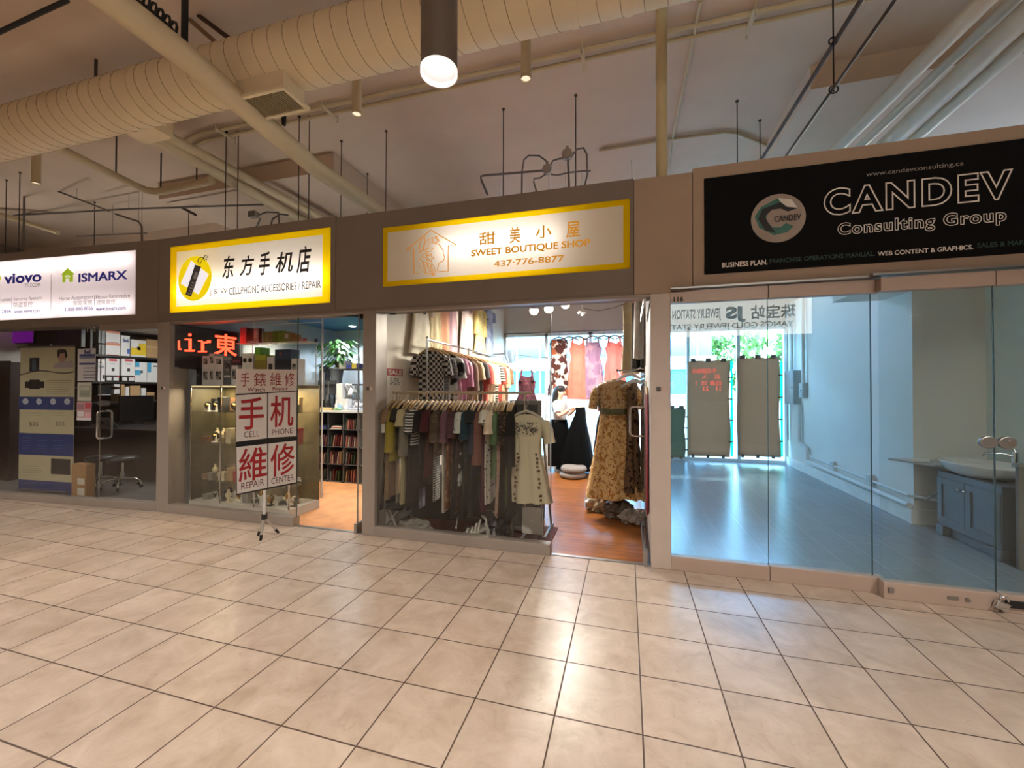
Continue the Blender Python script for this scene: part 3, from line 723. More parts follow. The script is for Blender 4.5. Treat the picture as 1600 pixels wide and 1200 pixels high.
for (a, b, r, z, lab) in (((1534, 0), (1300, 236), .066, 4.2, 'white pipe over the black sign, leftmost of the bundle'), ((1580, 0), (1337, 232), .045, 4.45, 'thin white pipe tucked behind the bundle over the black sign'),
                          ((1600, 20), (1378, 228), .085, 4.25, 'thickest white pipe in the bundle over the black sign'), ((1600, 62), (1420, 221), .055, 4.2, 'white pipe over the black sign, rightmost of the bundle')):
    A, B = atZ(*a, z), atZ(*b, z)
    pipe(lab, [A + (A - B) * 0.8, A, B, B + (B - A) * 0.8], r, M('cfc5b0', 0.55, noise=0.04))
# two dark threaded pipes one above the other, on trapeze hangers
xr1 = atZ(1300, 62, 4.2).x
for z, pts, lab in ((4.2, ((1342, 0), (1187, 250)), 'dark rusty pipe on hangers left of the white pipes, upper of two'), (3.82, ((1395, 0), (1225, 245)), 'dark rusty pipe on hangers left of the white pipes, lower of two')):
    A, B = atZ(*pts[0], z), atZ(*pts[1], z)
    t = tag(MB().tube([A + (A - B) * .6, A, B, B + (B - A)], .018 if z > 4 else .012, 10).build('overhead_pipe', RUST), lab, 'pipe', 'overhead pipes')
h = atZ(1300, 62, 4.2)
t = thing('pipe_hanger', 'black rod hanger with two clamps holding the dark pipes', 'hanger', h)
MB().cyl((h.x, h.y, 3.8), (h.x, h.y, 4.85), .006, 6).build('rod', BLACKM, t)
for z in (4.2, 3.82):
    MB().tube([(h.x + .03 * math.cos(k * PI / 6), h.y, z + .03 * math.sin(k * PI / 6)) for k in range(13)], .006, 6).build('clamp', BLACKM, t)
# twin conduits along the ceiling, clamped
for k, (y, lab) in enumerate(((4.0, 'beige conduit on the ceiling behind the spiral duct, nearer of two'), (4.12, 'beige conduit on the ceiling behind the spiral duct, farther of two'))):
    one('conduit', MB().tube([(-5.9, y + .25, 4.81), (-5.7, y + .06, 4.81), (-5.4, y, 4.81), (-1, y, 4.81), (2.0, y, 4.81), (2.15, y - .05, 4.81), (3.6, y - .05, 4.81)], .022, 8), PIPEC, lab, 'conduit', 'ceiling conduits')
for k, (px, lab) in enumerate(((265, 'small pipe clamp on the ceiling conduits, above the telescope of the left pipe'), (508, 'small pipe clamp on the ceiling conduits, left of the big lamp'), (908, 'small pipe clamp on the ceiling conduits, left of the tall pole'), (1175, 'small pipe clamp on the ceiling conduits, right of the tall pole'))):
    x = atY(px, 100, 4.0).x if px > 300 else -5.0
    if k == 0: lab = 'small pipe clamp on the ceiling conduits, behind the thick diagonal pipe'
    one('pipe_clamp', MB().box((x - .02, 3.93, 4.775), (x + .02, 4.2, 4.79)).cyl((x, 3.93, 4.72), (x, 3.93, 4.85), .007, 6).cyl((x, 4.2, 4.74), (x, 4.2, 4.85), .007, 6), PIPEC, lab, 'clamp', 'conduit clamps')
q = zpts([(935, 235), (1024, 220), (1130, 205), (1150, 207), (1200, 227), (1230, 226), (1300, 216)], 4.82)
one('conduit', MB().tube(q, .02, 8), PIPEC, 'beige conduit bending along the ceiling right of the tall pole', 'conduit', 'ceiling conduits')
q = zpts([(1092, 0), (1085, 40), (1048, 222), (1043, 265)], 4.82)
one('conduit', MB().tube(q, .016, 8), PIPEC, 'thin conduit running straight back on the ceiling right of the tall pole', 'conduit', 'ceiling conduits')
# pole on the fascia
one('support_pole', MB().cyl((0.297, 3.80, 3.30), (0.297, 3.80, 4.85), .048, 20), M('c6b78f', 0.6, noise=.04), 'tall beige pole rising from the fascia to the ceiling', 'pole')
# pendant lamps
def pendant(x, y, label, group):
    t = thing('pendant_lamp', label, 'lamp', (x, y, 2.81), group)
    mb = MB(); prof = [(.0745, 2.81), (.0755, 2.83), (.0755, 4.85)]
    mb.lathe(prof, (x, y, 0), 32, cap=False).build('lamp_tube', M('6f665d', 0.45, metal=.3, noise=.04), t)
    MB().lathe([(.0735, 2.812), (.066, 2.84), (.058, 2.87), (.045, 2.90)], (x, y, 0), 32, cap=False).build('reflector', M('f4f0f4', 0.25, noise=.0), t)
    MB().lathe([(.0735, 2.805), (.0765, 2.805), (.0765, 2.825), (.0735, 2.825), (.0735, 2.805)], (x, y, 0), 32, cap=False).build('rim', emit_mat('fff3ea', 1.2), t)
    MB().cyl((x, y, 2.898), (x, y, 2.902), .047, 24).build('bulb', emit_mat('fff0e4', 6.0), t)
    return t
p0 = pendant(*LAMPS[0], 'long grey cylinder pendant lamp, lit, hanging in front of the duct', 'corridor pendant lamps')
for x, y in LAMPS[1:]:
    c = copy_thing(p0, (x, y, 2.81), 'long grey cylinder pendant lamp further along the corridor', None)
    c['label'] = 'long grey cylinder pendant lamp %s of the big lit one, %.1f metres away' % ('left' if x < -.75 else 'right', math.hypot(x + .75, y - 1.54))
for x, y, z, lab in ((-7.78, 3.6, 4.30, 'short beige tube light over the telecom sign at far left'), (-2.68, 3.6, 4.33, 'short beige tube light just right of the box diffuser'), (-0.885, 3.6, 4.33, 'short beige tube light right of the big pendant lamp')):
    t = thing('tube_light', lab, 'lamp', (x, y, z), 'short tube lights behind the duct')
    MB().lathe([(.047, z), (.047, 4.85)], (x, y, 0), 20, cap=False).build('lamp_tube', PIPEC, t)
    MB().cyl((x, y, z + .012), (x, y, z + .02), .046, 18).build('diffuser', emit_mat('ffe9c8', 1.1), t)
    MB().lathe([(.049, z - .004), (.049, z + .02), (.044, z + .02), (.044, z - .004), (.049, z - .004)], (x, y, 0), 20, cap=False).build('rim', PIPEC, t)
# thin threaded rods hanging from the slab
rods = [((602, 205), 3.1, 'behind the boutique sign, first right of the thick diagonal pipe'), ((785, 170), 3.1, 'over the middle of the boutique sign'), ((898, 148), 3.1, 'beside the ceiling junction boxes'), ((532, 221), 3.1, 'behind the phone shop sign, just left of the post'),
        ((1150, 156), 3.1, 'over the pale corner of the black sign, left of two'), ((1186, 186), 3.1, 'over the pale corner of the black sign, right of two'), ((573, 272), 3.1, 'short one behind the thick diagonal pipe end'), ((466, 184), 3.1, 'over the phone shop sign, left one of a close pair'),
        ((482, 184), 3.1, 'over the phone shop sign, right one of a close pair'), ((352, 208), 3.1, 'left one of the two left of the diagonal pipe'), ((371, 208), 3.1, 'right one of the two left of the diagonal pipe'),
        ((30, 272), 3.1, 'second from the left edge over the telecom sign'), ((9, 284), 3.1, 'nearest the left edge over the telecom sign'), ((147, 318), 3.1, 'over the middle of the telecom sign'), ((294, 316), 3.1, 'over the left end of the phone shop sign')]
for (px, py), zb, lab in rods:
    q = atZ(px, py, 4.85)
    if px in (352, 371, 466, 482) : q = atZ(px, py, 4.84)
    one('hanger_rod', MB().cyl((q.x, q.y, zb), (q.x, q.y, 4.85), .006, 6).cyl((q.x, q.y, 4.835), (q.x, q.y, 4.85), .018, 8), DARKROD, 'thin dark ceiling rod ' + lab, 'rod', 'hanger rods')
for (a, b, lab) in (((180, 250), (180, 274), 'first on the elbowed pipe'), ((250, 268), (250, 297), 'second on the elbowed pipe'), ((306, 266), (306, 288), 'last on the elbowed pipe')):
    q = atZ(*b, 4.34)
    one('hanger_rod', MB().cyl((q.x, q.y, 4.34), (q.x, q.y, 4.85), .009, 6), DARKROD, 'short dark rod holding up the elbowed pipe, ' + lab, 'rod', 'hanger rods')
# junction boxes and flexible cables behind the boutique sign
YJ = 4.45
def yp(pts, y=YJ): return [atY(700 + a / 3.2, b / 3.2, y) for a, b in pts]
FLEX = M('7d7570', 0.4, metal=.5, noise=.2, scale=60)
for (c, r, lab) in (((493, 848), .055, 'round grey junction box with four cables behind the boutique sign'), ((592, 772), .06, 'pale junction box behind the boutique sign, beside a hanger rod')):
    q = yp([c])[0]
    one('junction_box', MB().cyl(q - Y_ * .03, q + Y_ * .03, r, 8).cyl(q - Y_ * .036, q - Y_ * .03, r * .8, 8).cbox(q + Z_ * (r + .01), (.03, .03, .04)), M('a59a90', .5, metal=.4), lab, 'junction box', 'junction boxes')
for pts, r, lab in (([(365, 990), (366, 860), (375, 800), (400, 777), (450, 778), (485, 802), (495, 832)], .010, 'looped grey cable rising left out of the round junction box'),
                    ([(505, 832), (520, 803), (545, 795), (575, 790)], .010, 'short grey cable between the two junction boxes'),
                    ([(485, 870), (455, 890), (428, 892), (425, 910), (440, 960)], .009, 'grey cable dropping under the round junction box'),
                    ([(512, 872), (545, 875), (600, 862), (660, 855), (710, 853)], .009, 'long grey cable running right from the round junction box'),
                    ([(610, 785), (640, 745), (672, 738), (690, 770), (693, 870), (680, 930)], .010, 'looped grey cable dropping right of the pale junction box'),
                    ([(596, 800), (603, 960)], .013, 'pale straight conduit under the pale junction box'),
                    ([(195, 975), (162, 900), (160, 884), (180, 878), (300, 868), (470, 853)], .013, 'grey conduit with a bend left of the round junction box')):
    one('flexible_cable', MB().tube(yp(pts), r, 8), FLEX, lab, 'cable', 'cables behind the boutique sign')
def yq(pts, y): return [atY(a / 3.2, b / 3.2, y) for a, b in pts]
one('junction_box', MB().cbox(yq([(1265, 1078)], 4.6)[0], (.12, .08, .08)), M('8d857c', .5), 'small grey junction box behind the phone shop sign', 'junction box', 'junction boxes')
for pts, lab in (([(1290, 1080), (1330, 1065), (1390, 1068), (1395, 1140)], 'grey cable hooked over to the right above the phone shop sign'), ([(1300, 1095), (1285, 1130), (1260, 1165)], 'grey cable dropping left above the phone shop sign'), ([(1350, 1140), (1360, 1100), (1400, 1075), (1440, 1080)], 'small curled grey cable above the phone shop sign')):
    one('flexible_cable', MB().tube(yq(pts, 4.6), .012, 8), FLEX, lab, 'cable', 'cables behind the phone shop sign')
for pts, y, r, lab in (([(-60, 1092), (120, 1083), (640, 1052), (1310, 1028)], 5.0, .016, 'thin straight conduit above the telecom sign'), ([(145, 915), (205, 935), (380, 1000), (540, 1062)], 4.6, .014, 'thin slanting conduit left above the telecom sign'),
                       ([(150, 912), (128, 925), (118, 960), (116, 1240)], 4.55, .016, 'grey conduit dropping behind the telecom sign at far left'), ([(575, 1078), (690, 1115), (706, 1140), (708, 1250)], 4.9, .016, 'grey conduit bending down behind the right end of the telecom sign'),
                       ([(780, 975), (860, 1020), (975, 1080)], 5.2, .022, 'dark bracketed conduit under the drop panel'), ([(380, 1190), (560, 1180), (730, 1172)], 5.2, .012, 'low conduit just over the telecom sign')):
    cm_ = MB().tube(yq(pts, y), r, 8)
    for q in yq(pts, y)[1:-1]: cm_.cyl(q, (q.x, q.y, 4.86), .003, 5)
    one('conduit', cm_, DARKROD if r > .02 else FLEX, lab, 'conduit', 'conduits over the left shops')
# dark steel brackets top left, above the duct
one('steel_bracket', MB().tube(yq([(560, -60), (660, 0), (740, 60), (845, 150), (862, 190), (880, 225), (905, 245), (916, 225), (918, -40)], 2.25), .022, 8), BLACKM, 'bent black steel bracket above the duct at top left', 'bracket')
mb = MB()
for k in range(5):
    q = yq([(725 + k * 34, 20 + k * 32)], 2.2)[0]
    mb.tube([q + Vector((.035 * math.cos(a * PI / 4), 0, .05 * math.sin(a * PI / 4))) for a in range(9)], .009, 6)
one('chain', mb, BLACKM, 'black steel chain links beside the bent bracket at top left', 'chain')
for pts, m_, lab in (([(740, -60), (820, 0), (1040, 190), (1130, 268)], M('8a6a4c', .4, metal=.6), 'coppery thin pipe passing over the duct at top left'), ([(840, -40), (900, 20), (1110, 175), (1200, 240)], RUST, 'dark thin pipe passing over the duct at top left'), ([(-20, 175), (200, 70), (330, 10)], BLACKM, 'black pipe in the top left corner of the ceiling')):
    one('overhead_pipe', MB().tube(yq(pts, 2.75 if m_ is not BLACKM else 1.6), .02 if m_ is not BLACKM else .013, 8), m_, lab, 'pipe', 'overhead pipes')
q = atZ(1186, 260, 3.6)
# ------------------------------------------------------------------ empty unit: windows, papered panes, wall services, vanity
FR = M('dfe8ea', 0.4, metal=.1, noise=.02)
wf = MB()
for x in (0.36, 1.256, 2.22, 3.075): wf.box((x - .03, 9.41, 0.04), (x + .03, 9.50, 2.80))
wf.box((0.33, 9.40, 0), (3.10, 9.50, 0.07)).box((0.33, 9.41, 2.72), (3.10, 9.50, 2.80))
struct('window_7', MB().box((0.36, 9.45, 0.06), (3.08, 9.458, 2.74)), GLASS_BLUE, 'big outside window at the back of the empty unit')
struct('trim_12', wf, FR, 'white window frame at the back of the empty unit')
def paper(px0, py0, px1, py1, y, mat, label):
    A, B = atY(px0, py0, y), atY(px1, py1, y); rnd = random.Random(px0)
    nu, nv = 10, 16; top = []; mb = MB()
    for s in (0, .004):
        for j in range(nv + 1):
            for i in range(nu + 1):
                u, v = i / nu, j / nv
                k = .012 * math.sin(7 * v + 3 * u + px0) + .006 * math.sin(19 * u + 2 * v)
                ex = (.012 * math.sin(9 * v + px0) if i in (0, nu) else 0)
                mb.v.append(Vector((A.x + (B.x - A.x) * u + ex, y - .02 + k + s, B.z + (A.z - B.z) * v + (.012 * math.sin(5 * u * 3 + px1) if j == nv else 0))))
    W = nu + 1; n1 = W * (nv + 1)
    def f(*q): mb.f.append(list(q)); mb.mi.append(0); mb.sm.append(True)
    for j in range(nv):
        for i in range(nu):
            a = j * W + i; f(a, a + 1, a + 1 + W, a + W); f(n1 + a, n1 + a + W, n1 + a + 1 + W, n1 + a + 1)
    for j in range(nv):
        for a in (j * W, j * W + nu): f(a, a + W, n1 + a + W, n1 + a)
    for i in range(nu):
        for a in (i, nv * W + i): f(a, a + 1, n1 + a + 1, n1 + a)
    o = thing('window_paper', label, 'paper', ((A.x + B.x) / 2, y, B.z), 'papers over the window')
    mb.build('sheet', mat, o)
    t = MB()
    for k in range(3):
        x = A.x + (B.x - A.x) * (.12 + .36 * k); t.box((x - .04, y - .026, A.z - .03), (x + .06, y - .022, A.z + .05)); t.box((x - .03, y - .026, B.z - .03), (x + .03, y - .022, B.z + .04))
    for k in range(4):
        z = B.z + (A.z - B.z) * (.16 + .22 * k); t.box((B.x - .03, y - .026, z - .015), (B.x + .05, y - .022, z + .015))
    t.build('tape', M('5a5348', .7), o)
    return o
PAPER = acrylic('b8967e', .42)
paper(1074, 563, 1141, 713, 9.38, PAPER, 'brown kraft paper sheet taped over the middle pane, red characters mirrored over it')
paper(1151, 558, 1219, 713, 9.38, PAPER, 'brown kraft paper sheet taped over the right pane beside the wall')
paper(1030, 636, 1071, 714, 9.38, acrylic('7d8672', .3), 'short greenish paper sheet low on the left pane')
TEALT = M('1fa98f', .5, noise=.05)
for (px, lab) in ((1143.5, 'teal strip along the right edge of the middle window paper'), (1221.5, 'teal strip along the right edge of the right window paper')):
    a, b = atY(px - 2.6, 563, 9.43), atY(px + 2.6, 712, 9.43)
    m_ = acrylic('2fd0b0', .9)
    one('teal_strip', MB().box((a.x, 9.43, b.z), (b.x, 9.433, a.z)), m_, lab, 'strip', 'teal strips')
wx = 3.10
def eb_(label, y0, y1, z0, z1, d=.12):
    t = thing('electrical_box', label, 'electrical box', (wx, y0, z0), 'electrical boxes')
    MB().box((wx - d, y0, z0), (wx, y1, z1)).build('case', M('b4bcbc', .5), t, bevel=.006)
    MB().box((wx - d - .006, y0 + .02, z0 + .02), (wx - d, y1 - .02, z1 - .02)).build('cover', M('bcc4c4', .5), t)
    MB().cyl((wx - d - .012, y0 + .06, (z0 + z1) / 2), (wx - d - .006, y0 + .06, (z0 + z1) / 2), .015, 10).build('latch', BLACKM, t)
eb_('grey electrical panel on the right wall, in the corner by the window', 8.75, 9.2, 1.22, 1.86)
eb_('small grey switch box under the conduits on the right wall', 8.45, 8.62, 1.35, 1.62, .08)
PW = M('d9dcda', .5, noise=.03)
for pts, r, lab in (([(3.06, 9.30, 3.2), (3.06, 9.30, 0.5)], .022, 'vertical conduit closest to the window on the right wall'), ([(3.06, 9.05, 3.2), (3.06, 9.05, 1.86)], .025, 'vertical conduit into the electrical panel'),
                    ([(3.05, 8.5, 3.2), (3.05, 8.5, 1.62)], .03, 'vertical conduit into the small switch box'),
                    ([(3.05, 8.70, 1.22), (3.05, 8.70, .56), (3.05, 8.66, .52), (3.05, 8.40, .46), (3.05, 8.36, .40), (3.05, 8.36, .27), (3.05, 8.3, .235), (3.05, 5.66, .20)], .032, 'bent white pipe dropping and running along the foot of the right wall'),
                    ([(3.07, 8.3, .33), (3.07, 5.70, .30)], .014, 'thin conduit over the pipe at the foot of the right wall')):
    one('wall_conduit', MB().tube(pts, r, 10), PW, lab, 'conduit', 'wall conduits in the empty unit')
for y, lab in ((7.48, 'white outlet box low on the right wall, nearer the window'), (6.47, 'white outlet box low on the right wall, nearer the shelves')):
    t = thing('outlet_box', lab, 'outlet', (3.10, y, .3), 'outlet boxes')
    MB().box((3.05, y - .06, .27), (3.10, y + .06, .39)).build('case', PW, t, bevel=.006)
    MB().box((3.046, y - .045, .285), (3.05, y + .045, .375)).build('faceplate', M('c8ccca', .4), t)
for z, y0, x0, lab in ((.70, 5.30, 2.86, 'pale wall shelf board between pier and vanity, upper of two'), (.30, 5.40, 3.04, 'pale wall shelf board between pier and vanity, lower of two')):
    one('shelf_board', MB().prism([(x0, 5.66, z), (x0 + .22, y0, z), (3.5, y0, z), (3.5, 5.66, z)][::-1], (0, 0, .022)), M('c9cac6', .5, noise=.04), lab, 'shelf', 'shelf boards')
one('paper_box', MB().cbox((3.02, 5.48, .74), (.2, .1, .03), Matrix.Rotation(.3, 4, 'Z')), WHITE, 'flat white box lying on the upper shelf board', 'box')
one('tap_hose', MB().tube([(3.10, 5.45, .33), (3.13, 5.42, .37), (3.18, 5.45, .40), (3.15, 5.5, .36), (3.2, 5.48, .34), (3.22, 5.4, .42), (3.23, 5.41, .48)], .008, 8), STEEL, 'thin curled hose lying on the lower shelf board', 'hose')
# vanity
VAN = M('5f6e78', .45, noise=.04)
va = thing('vanity_cabinet', 'grey blue vanity cabinet with two doors under the white basin', 'cabinet', (3.4, 4.97, 0))
fx = 3.12; ya, yb = 4.60, 5.36; zt = .655
MB().box((fx + .02, ya, .10), (3.72, yb, zt)).box((fx + .06, ya + .1, 0.0), (3.70, yb - .1, .10)).box((fx, ya, 0), (fx + .07, ya + .09, .10)).box((fx, yb - .09, 0), (fx + .07, yb, .10)).build('body', VAN, va, bevel=.004)
for (a, b) in ((ya + .02, 4.975), (4.985, yb - .02)):
    mb = MB(); z0, z1 = .14, zt - .06; w = .06
    mb.box((fx, a, z0), (fx + .02, a + w, z1)).box((fx, b - w, z0), (fx + .02, b, z1)).box((fx, a + w, z0), (fx + .02, b - w, z0 + w)).box((fx, a + w, z1 - w), (fx + .02, b - w, z1)).box((fx + .012, a + w, z0 + w), (fx + .02, b - w, z1 - w))
    dd = mb.build('door', VAN, va)
    k = (b - .03) if a < 4.9 else (a + .03)
    MB().cyl((fx - .02, k, z1 - .07), (fx, k, z1 - .07), .008, 8).sphere((fx - .026, k, z1 - .07), .014, 10).build('knob', CHROME, dd)
ba = thing('basin', 'white oval wash basin on the grey vanity', 'basin', (3.33, 5.08, zt))
rings = []
for (rx, ry, z) in ((.12, .16, .656), (.17, .26, .66), (.235, .34, .70), (.275, .40, .775), (.285, .41, .79), (.27, .395, .79), (.22, .33, .74), (.10, .14, .69), (.01, .01, .688)):
    rings.append([Vector((3.33 + rx * math.cos(k * PI / 18), 5.08 + .92 * ry * math.sin(k * PI / 18), z)) for k in range(36)])
MB().loft(rings, True).build('bowl', M('efefec', .15, noise=.01), ba)
fa = thing('faucet', 'chrome lever faucet behind the white basin', 'faucet', (3.46, 4.92, .79))
MB().cyl((3.46, 4.92, .775), (3.46, 4.92, .92), .024, 14).tube([(3.46, 4.92, .88), (3.38, 4.95, .905), (3.28, 4.98, .895), (3.265, 4.985, .87)], [.018, .017, .015, .014], 10).build('spout', CHROME, fa)
MB().tube([(3.46, 4.92, .92), (3.45, 4.92, .95), (3.36, 4.95, 1.0)], [.018, .012, .009], 8).build('lever', CHROME, fa)
t = thing('side_panel', 'grey brown panel standing at right beside the vanity', 'panel', (3.5, 4.45, 0))
MB().box((3.14, 4.44, 0), (3.74, 4.47, .86)).build('board', M('6d6963', .6, noise=.05), t, bevel=.004)
MB().box((3.13, 4.42, .86), (3.74, 4.49, .885)).build('cap', M('8a867e', .5), t, bevel=.003)
# lock, padlock on the sliding panels
t = thing('glass_lock', 'oval metal lock clamped on the joint of the two right glass panels', 'lock', (2.43, 3.6, 1.14))
mb = MB()
for s in (-1, 1):
    mb2 = MB(); cx = 2.43 + s * .05
    mb2.prism([(cx + (.05 if True else 0) * math.cos(k * PI / 10), 3.575, 1.142 + .042 * math.sin(k * PI / 10)) for k in range(20)][::-1], (0, .03, 0)).build('lock_body', STEEL, t, bevel=.005)
MB().cyl((2.495, 3.568, 1.142), (2.495, 3.576, 1.142), .018, 14).build('cylinder', CHROME, t)
t = thing('padlock', 'steel padlock hanging on a black hasp at the foot of the right glass panel', 'padlock', (2.44, 3.55, .03))
MB().cbox((2.415, 3.55, .055), (.075, .03, .055), Matrix.Rotation(.35, 4, 'Y')).build('lock_body', CHROME, t, bevel=.008)
MB().tube([(2.43 + .022 * math.cos(a * PI / 6) * 1, 3.55, .085 + .03 * math.sin(a * PI / 6)) for a in range(7)], .006, 8).build('shackle', CHROME, t)
MB().box((2.45, 3.560, .04), (2.56, 3.575, .085)).build('hasp', BLACKM, t)
t = thing('rail_lock', 'small keyhole and bolt plates on the beige bottom rail', 'lock', (2.2, 3.57, .06))
MB().box((1.80, 3.566, .05), (1.83, 3.575, .085)).build('bolt_plate', STEEL, t)
MB().box((2.14, 3.568, .05), (2.2, 3.575, .07)).build('slot_plate', STEEL, t)
MB().cyl((2.25, 3.566, .06), (2.25, 3.575, .06), .014, 12).build('keyhole', STEEL, t)

# ------------------------------------------------------------------ boutique window and what lies outside
wf = MB()
for x in (-2.46, -1.58, -.7, .17): wf.box((x - .03, 8.2, .1), (x + .03, 8.29, 2.64))
wf.box((-2.48, 8.2, 2.58), (.2, 8.29, 2.66)).box((-2.48, 8.2, .1), (.2, 8.29, .16))
struct('trim_13', wf, FR, 'white window frame at the back of the boutique')
struct('window_8', MB().box((-2.46, 8.24, .12), (.19, 8.248, 2.62)), GLASS_BLUE, 'big outside window at the back of the boutique')
struct('ground', MB().box((-40, 9.6, -.4), (40, 90, -.3)), M('8f8e8a', .9), 'pale paved ground outside')
b = thing('office_building', 'white and blue glazed building across the car park, seen through the back windows', 'building', (-8, 26, -.3))
mb = MB()
for z0, z1 in ((-.3, 1.2), (2.6, 3.3), (5.0, 6.2), (8, 9)): mb.box((-30, 24, z0), (4.6, 34, z1))
mb.build('wall_band', M('b9c0c4', .7, noise=.02), b)
mb = MB().box((-29.8, 24.15, 1.2), (4.4, 34, 8)); mb.build('glazing', M('3a86a4', .2, noise=.2, scale=.6), b)
mb = MB()
for k in range(24): mb.box((-29.7 + k * 1.45, 24.05, 1.2), (-29.6 + k * 1.45, 24.15, 8))
mb.build('mullions', M('d0d6d8', .5), b)
LEAF = [M('3f6426', .6, noise=.3, scale=2), M('5a8238', .6, noise=.3, scale=2)]
def leafblob(mb, c, R, n, size, rnd, flat=.8):
    c = Vector(c)
    for k in range(n):
        d = Vector((rnd.gauss(0, 1), rnd.gauss(0, 1), rnd.gauss(0, 1))).normalized() * R * (rnd.random() ** .4)
        p = c + Vector((d.x, d.y, d.z * flat)); E_ = Euler((rnd.random() * 6, rnd.random() * 6, rnd.random() * 6)).to_matrix()
        s = size * (.6 + .8 * rnd.random())
        mb.m = rnd.randint(0, 1)
        mb.add([p + E_ @ Vector(q) for q in ((-s, 0, 0), (0, -s * .45, .1 * s), (s, 0, 0), (0, s * .45, .1 * s))], [(0, 1, 2, 3)])
rnd = random.Random(3)
for k, (x, y, h, lab) in enumerate(((6.9, 25.5, 5.2, 'tall leafy tree outside the middle window of the empty unit'), (9.3, 28, 5.4, 'leafy tree outside the right window of the empty unit, behind the paper'), (11.8, 30, 5.0, 'smaller leafy tree outside, farthest to the right'), (7.4, 38, 6.0, 'tree partly behind the white building outside'))):
    t = thing('tree', lab, 'tree', (x, y, -.3), 'trees outside')
    MB().tube([(x, y, -.3), (x + .1, y, 1.4), (x, y, h - 1)], [.16, .12, .05], 8).build('trunk', M('5b4a38', .9), t)
    mb = MB()
    for i in range(7): leafblob(mb, (x + rnd.uniform(-1.1, 1.1), y + rnd.uniform(-.8, .8), h - 2.4 + rnd.uniform(-1.2, 2)), 1.0, 150, .22, rnd)
    tag(mb.build('foliage', LEAF, t), kind='stuff')
# ------------------------------------------------------------------ boutique: garments
def prof_at(P, z):
    for (z0, *v0), (z1, *v1) in zip(P, P[1:]):
        if z <= z0 and z >= z1:
            t = (z0 - z) / (z0 - z1) if z0 != z1 else 0
            return [a + (b - a) * t for a, b in zip(v0, v1)]
    return list(P[-1][1:])
def cloth_loft(mb, P, rows, folds, ph, N=40, dip=0):
    """P: (z, half width, half thickness, fold depth, x shift) from the top down"""
    z0, z1 = P[0][0], P[-1][0]; rings = []
    for i in range(rows + 1):
        z = z0 + (z1 - z0) * i / rows
        a, b, fd, sx = prof_at(P, z); r = []
        for k in range(N):
            t = 2 * PI * k / N; c, s = math.cos(t), math.sin(t)
            w = math.sin(folds * t + ph + z * 1.5) + .5 * math.sin((folds * 2 + 1) * t + ph * 2 - z * 3)
            r.append(Vector((sx + a * math.copysign(abs(c) ** .75, c) * (1 + .35 * fd / max(a, .03) * w), b * s + fd * w * (abs(s) * .8 + .2), z + dip * (abs(abs(c) - .45) - .3) * max(0, 1 - i / rows * 4))))
        rings.append(r)
    mb.loft(rings, True)
def sleeves(mb, sh, zs, ln, r, out=.05, b=.5):
    for s in (-1, 1):
        p0 = Vector((s * sh * .80, 0, zs)); p1 = Vector((s * (sh + out * .5), 0, zs - ln * .35)); p2 = Vector((s * (sh + out), 0, zs - ln))
        mb.tube([p0, p0.lerp(p1, .5) + Vector((s * .012, 0, .012)), p1, p1.lerp(p2, .5), p2], [r * .6, r, r, r * .95, r * 1.02], 12, squash=None)
def wooden_hanger(parent, w=.19, mat=None, name='hanger', tilt=0):
    mb = MB()
    for s in (-1, 1): mb.tube([(0, 0, -.092), (s * w * .45, 0, -.118), (s * w, 0, -.172)], [.014, .014, .010], 8)
    mb.tube([(0, 0, -.10), (0, 0, -.055), (.012, 0, -.035), (.020, 0, -.012), (.012, 0, .012), (-.006, 0, .017), (-.018, 0, .004)], .0028, 6)
    return mb.build(name, mat or M('c9a878', .5, noise=.1, scale=20), parent)
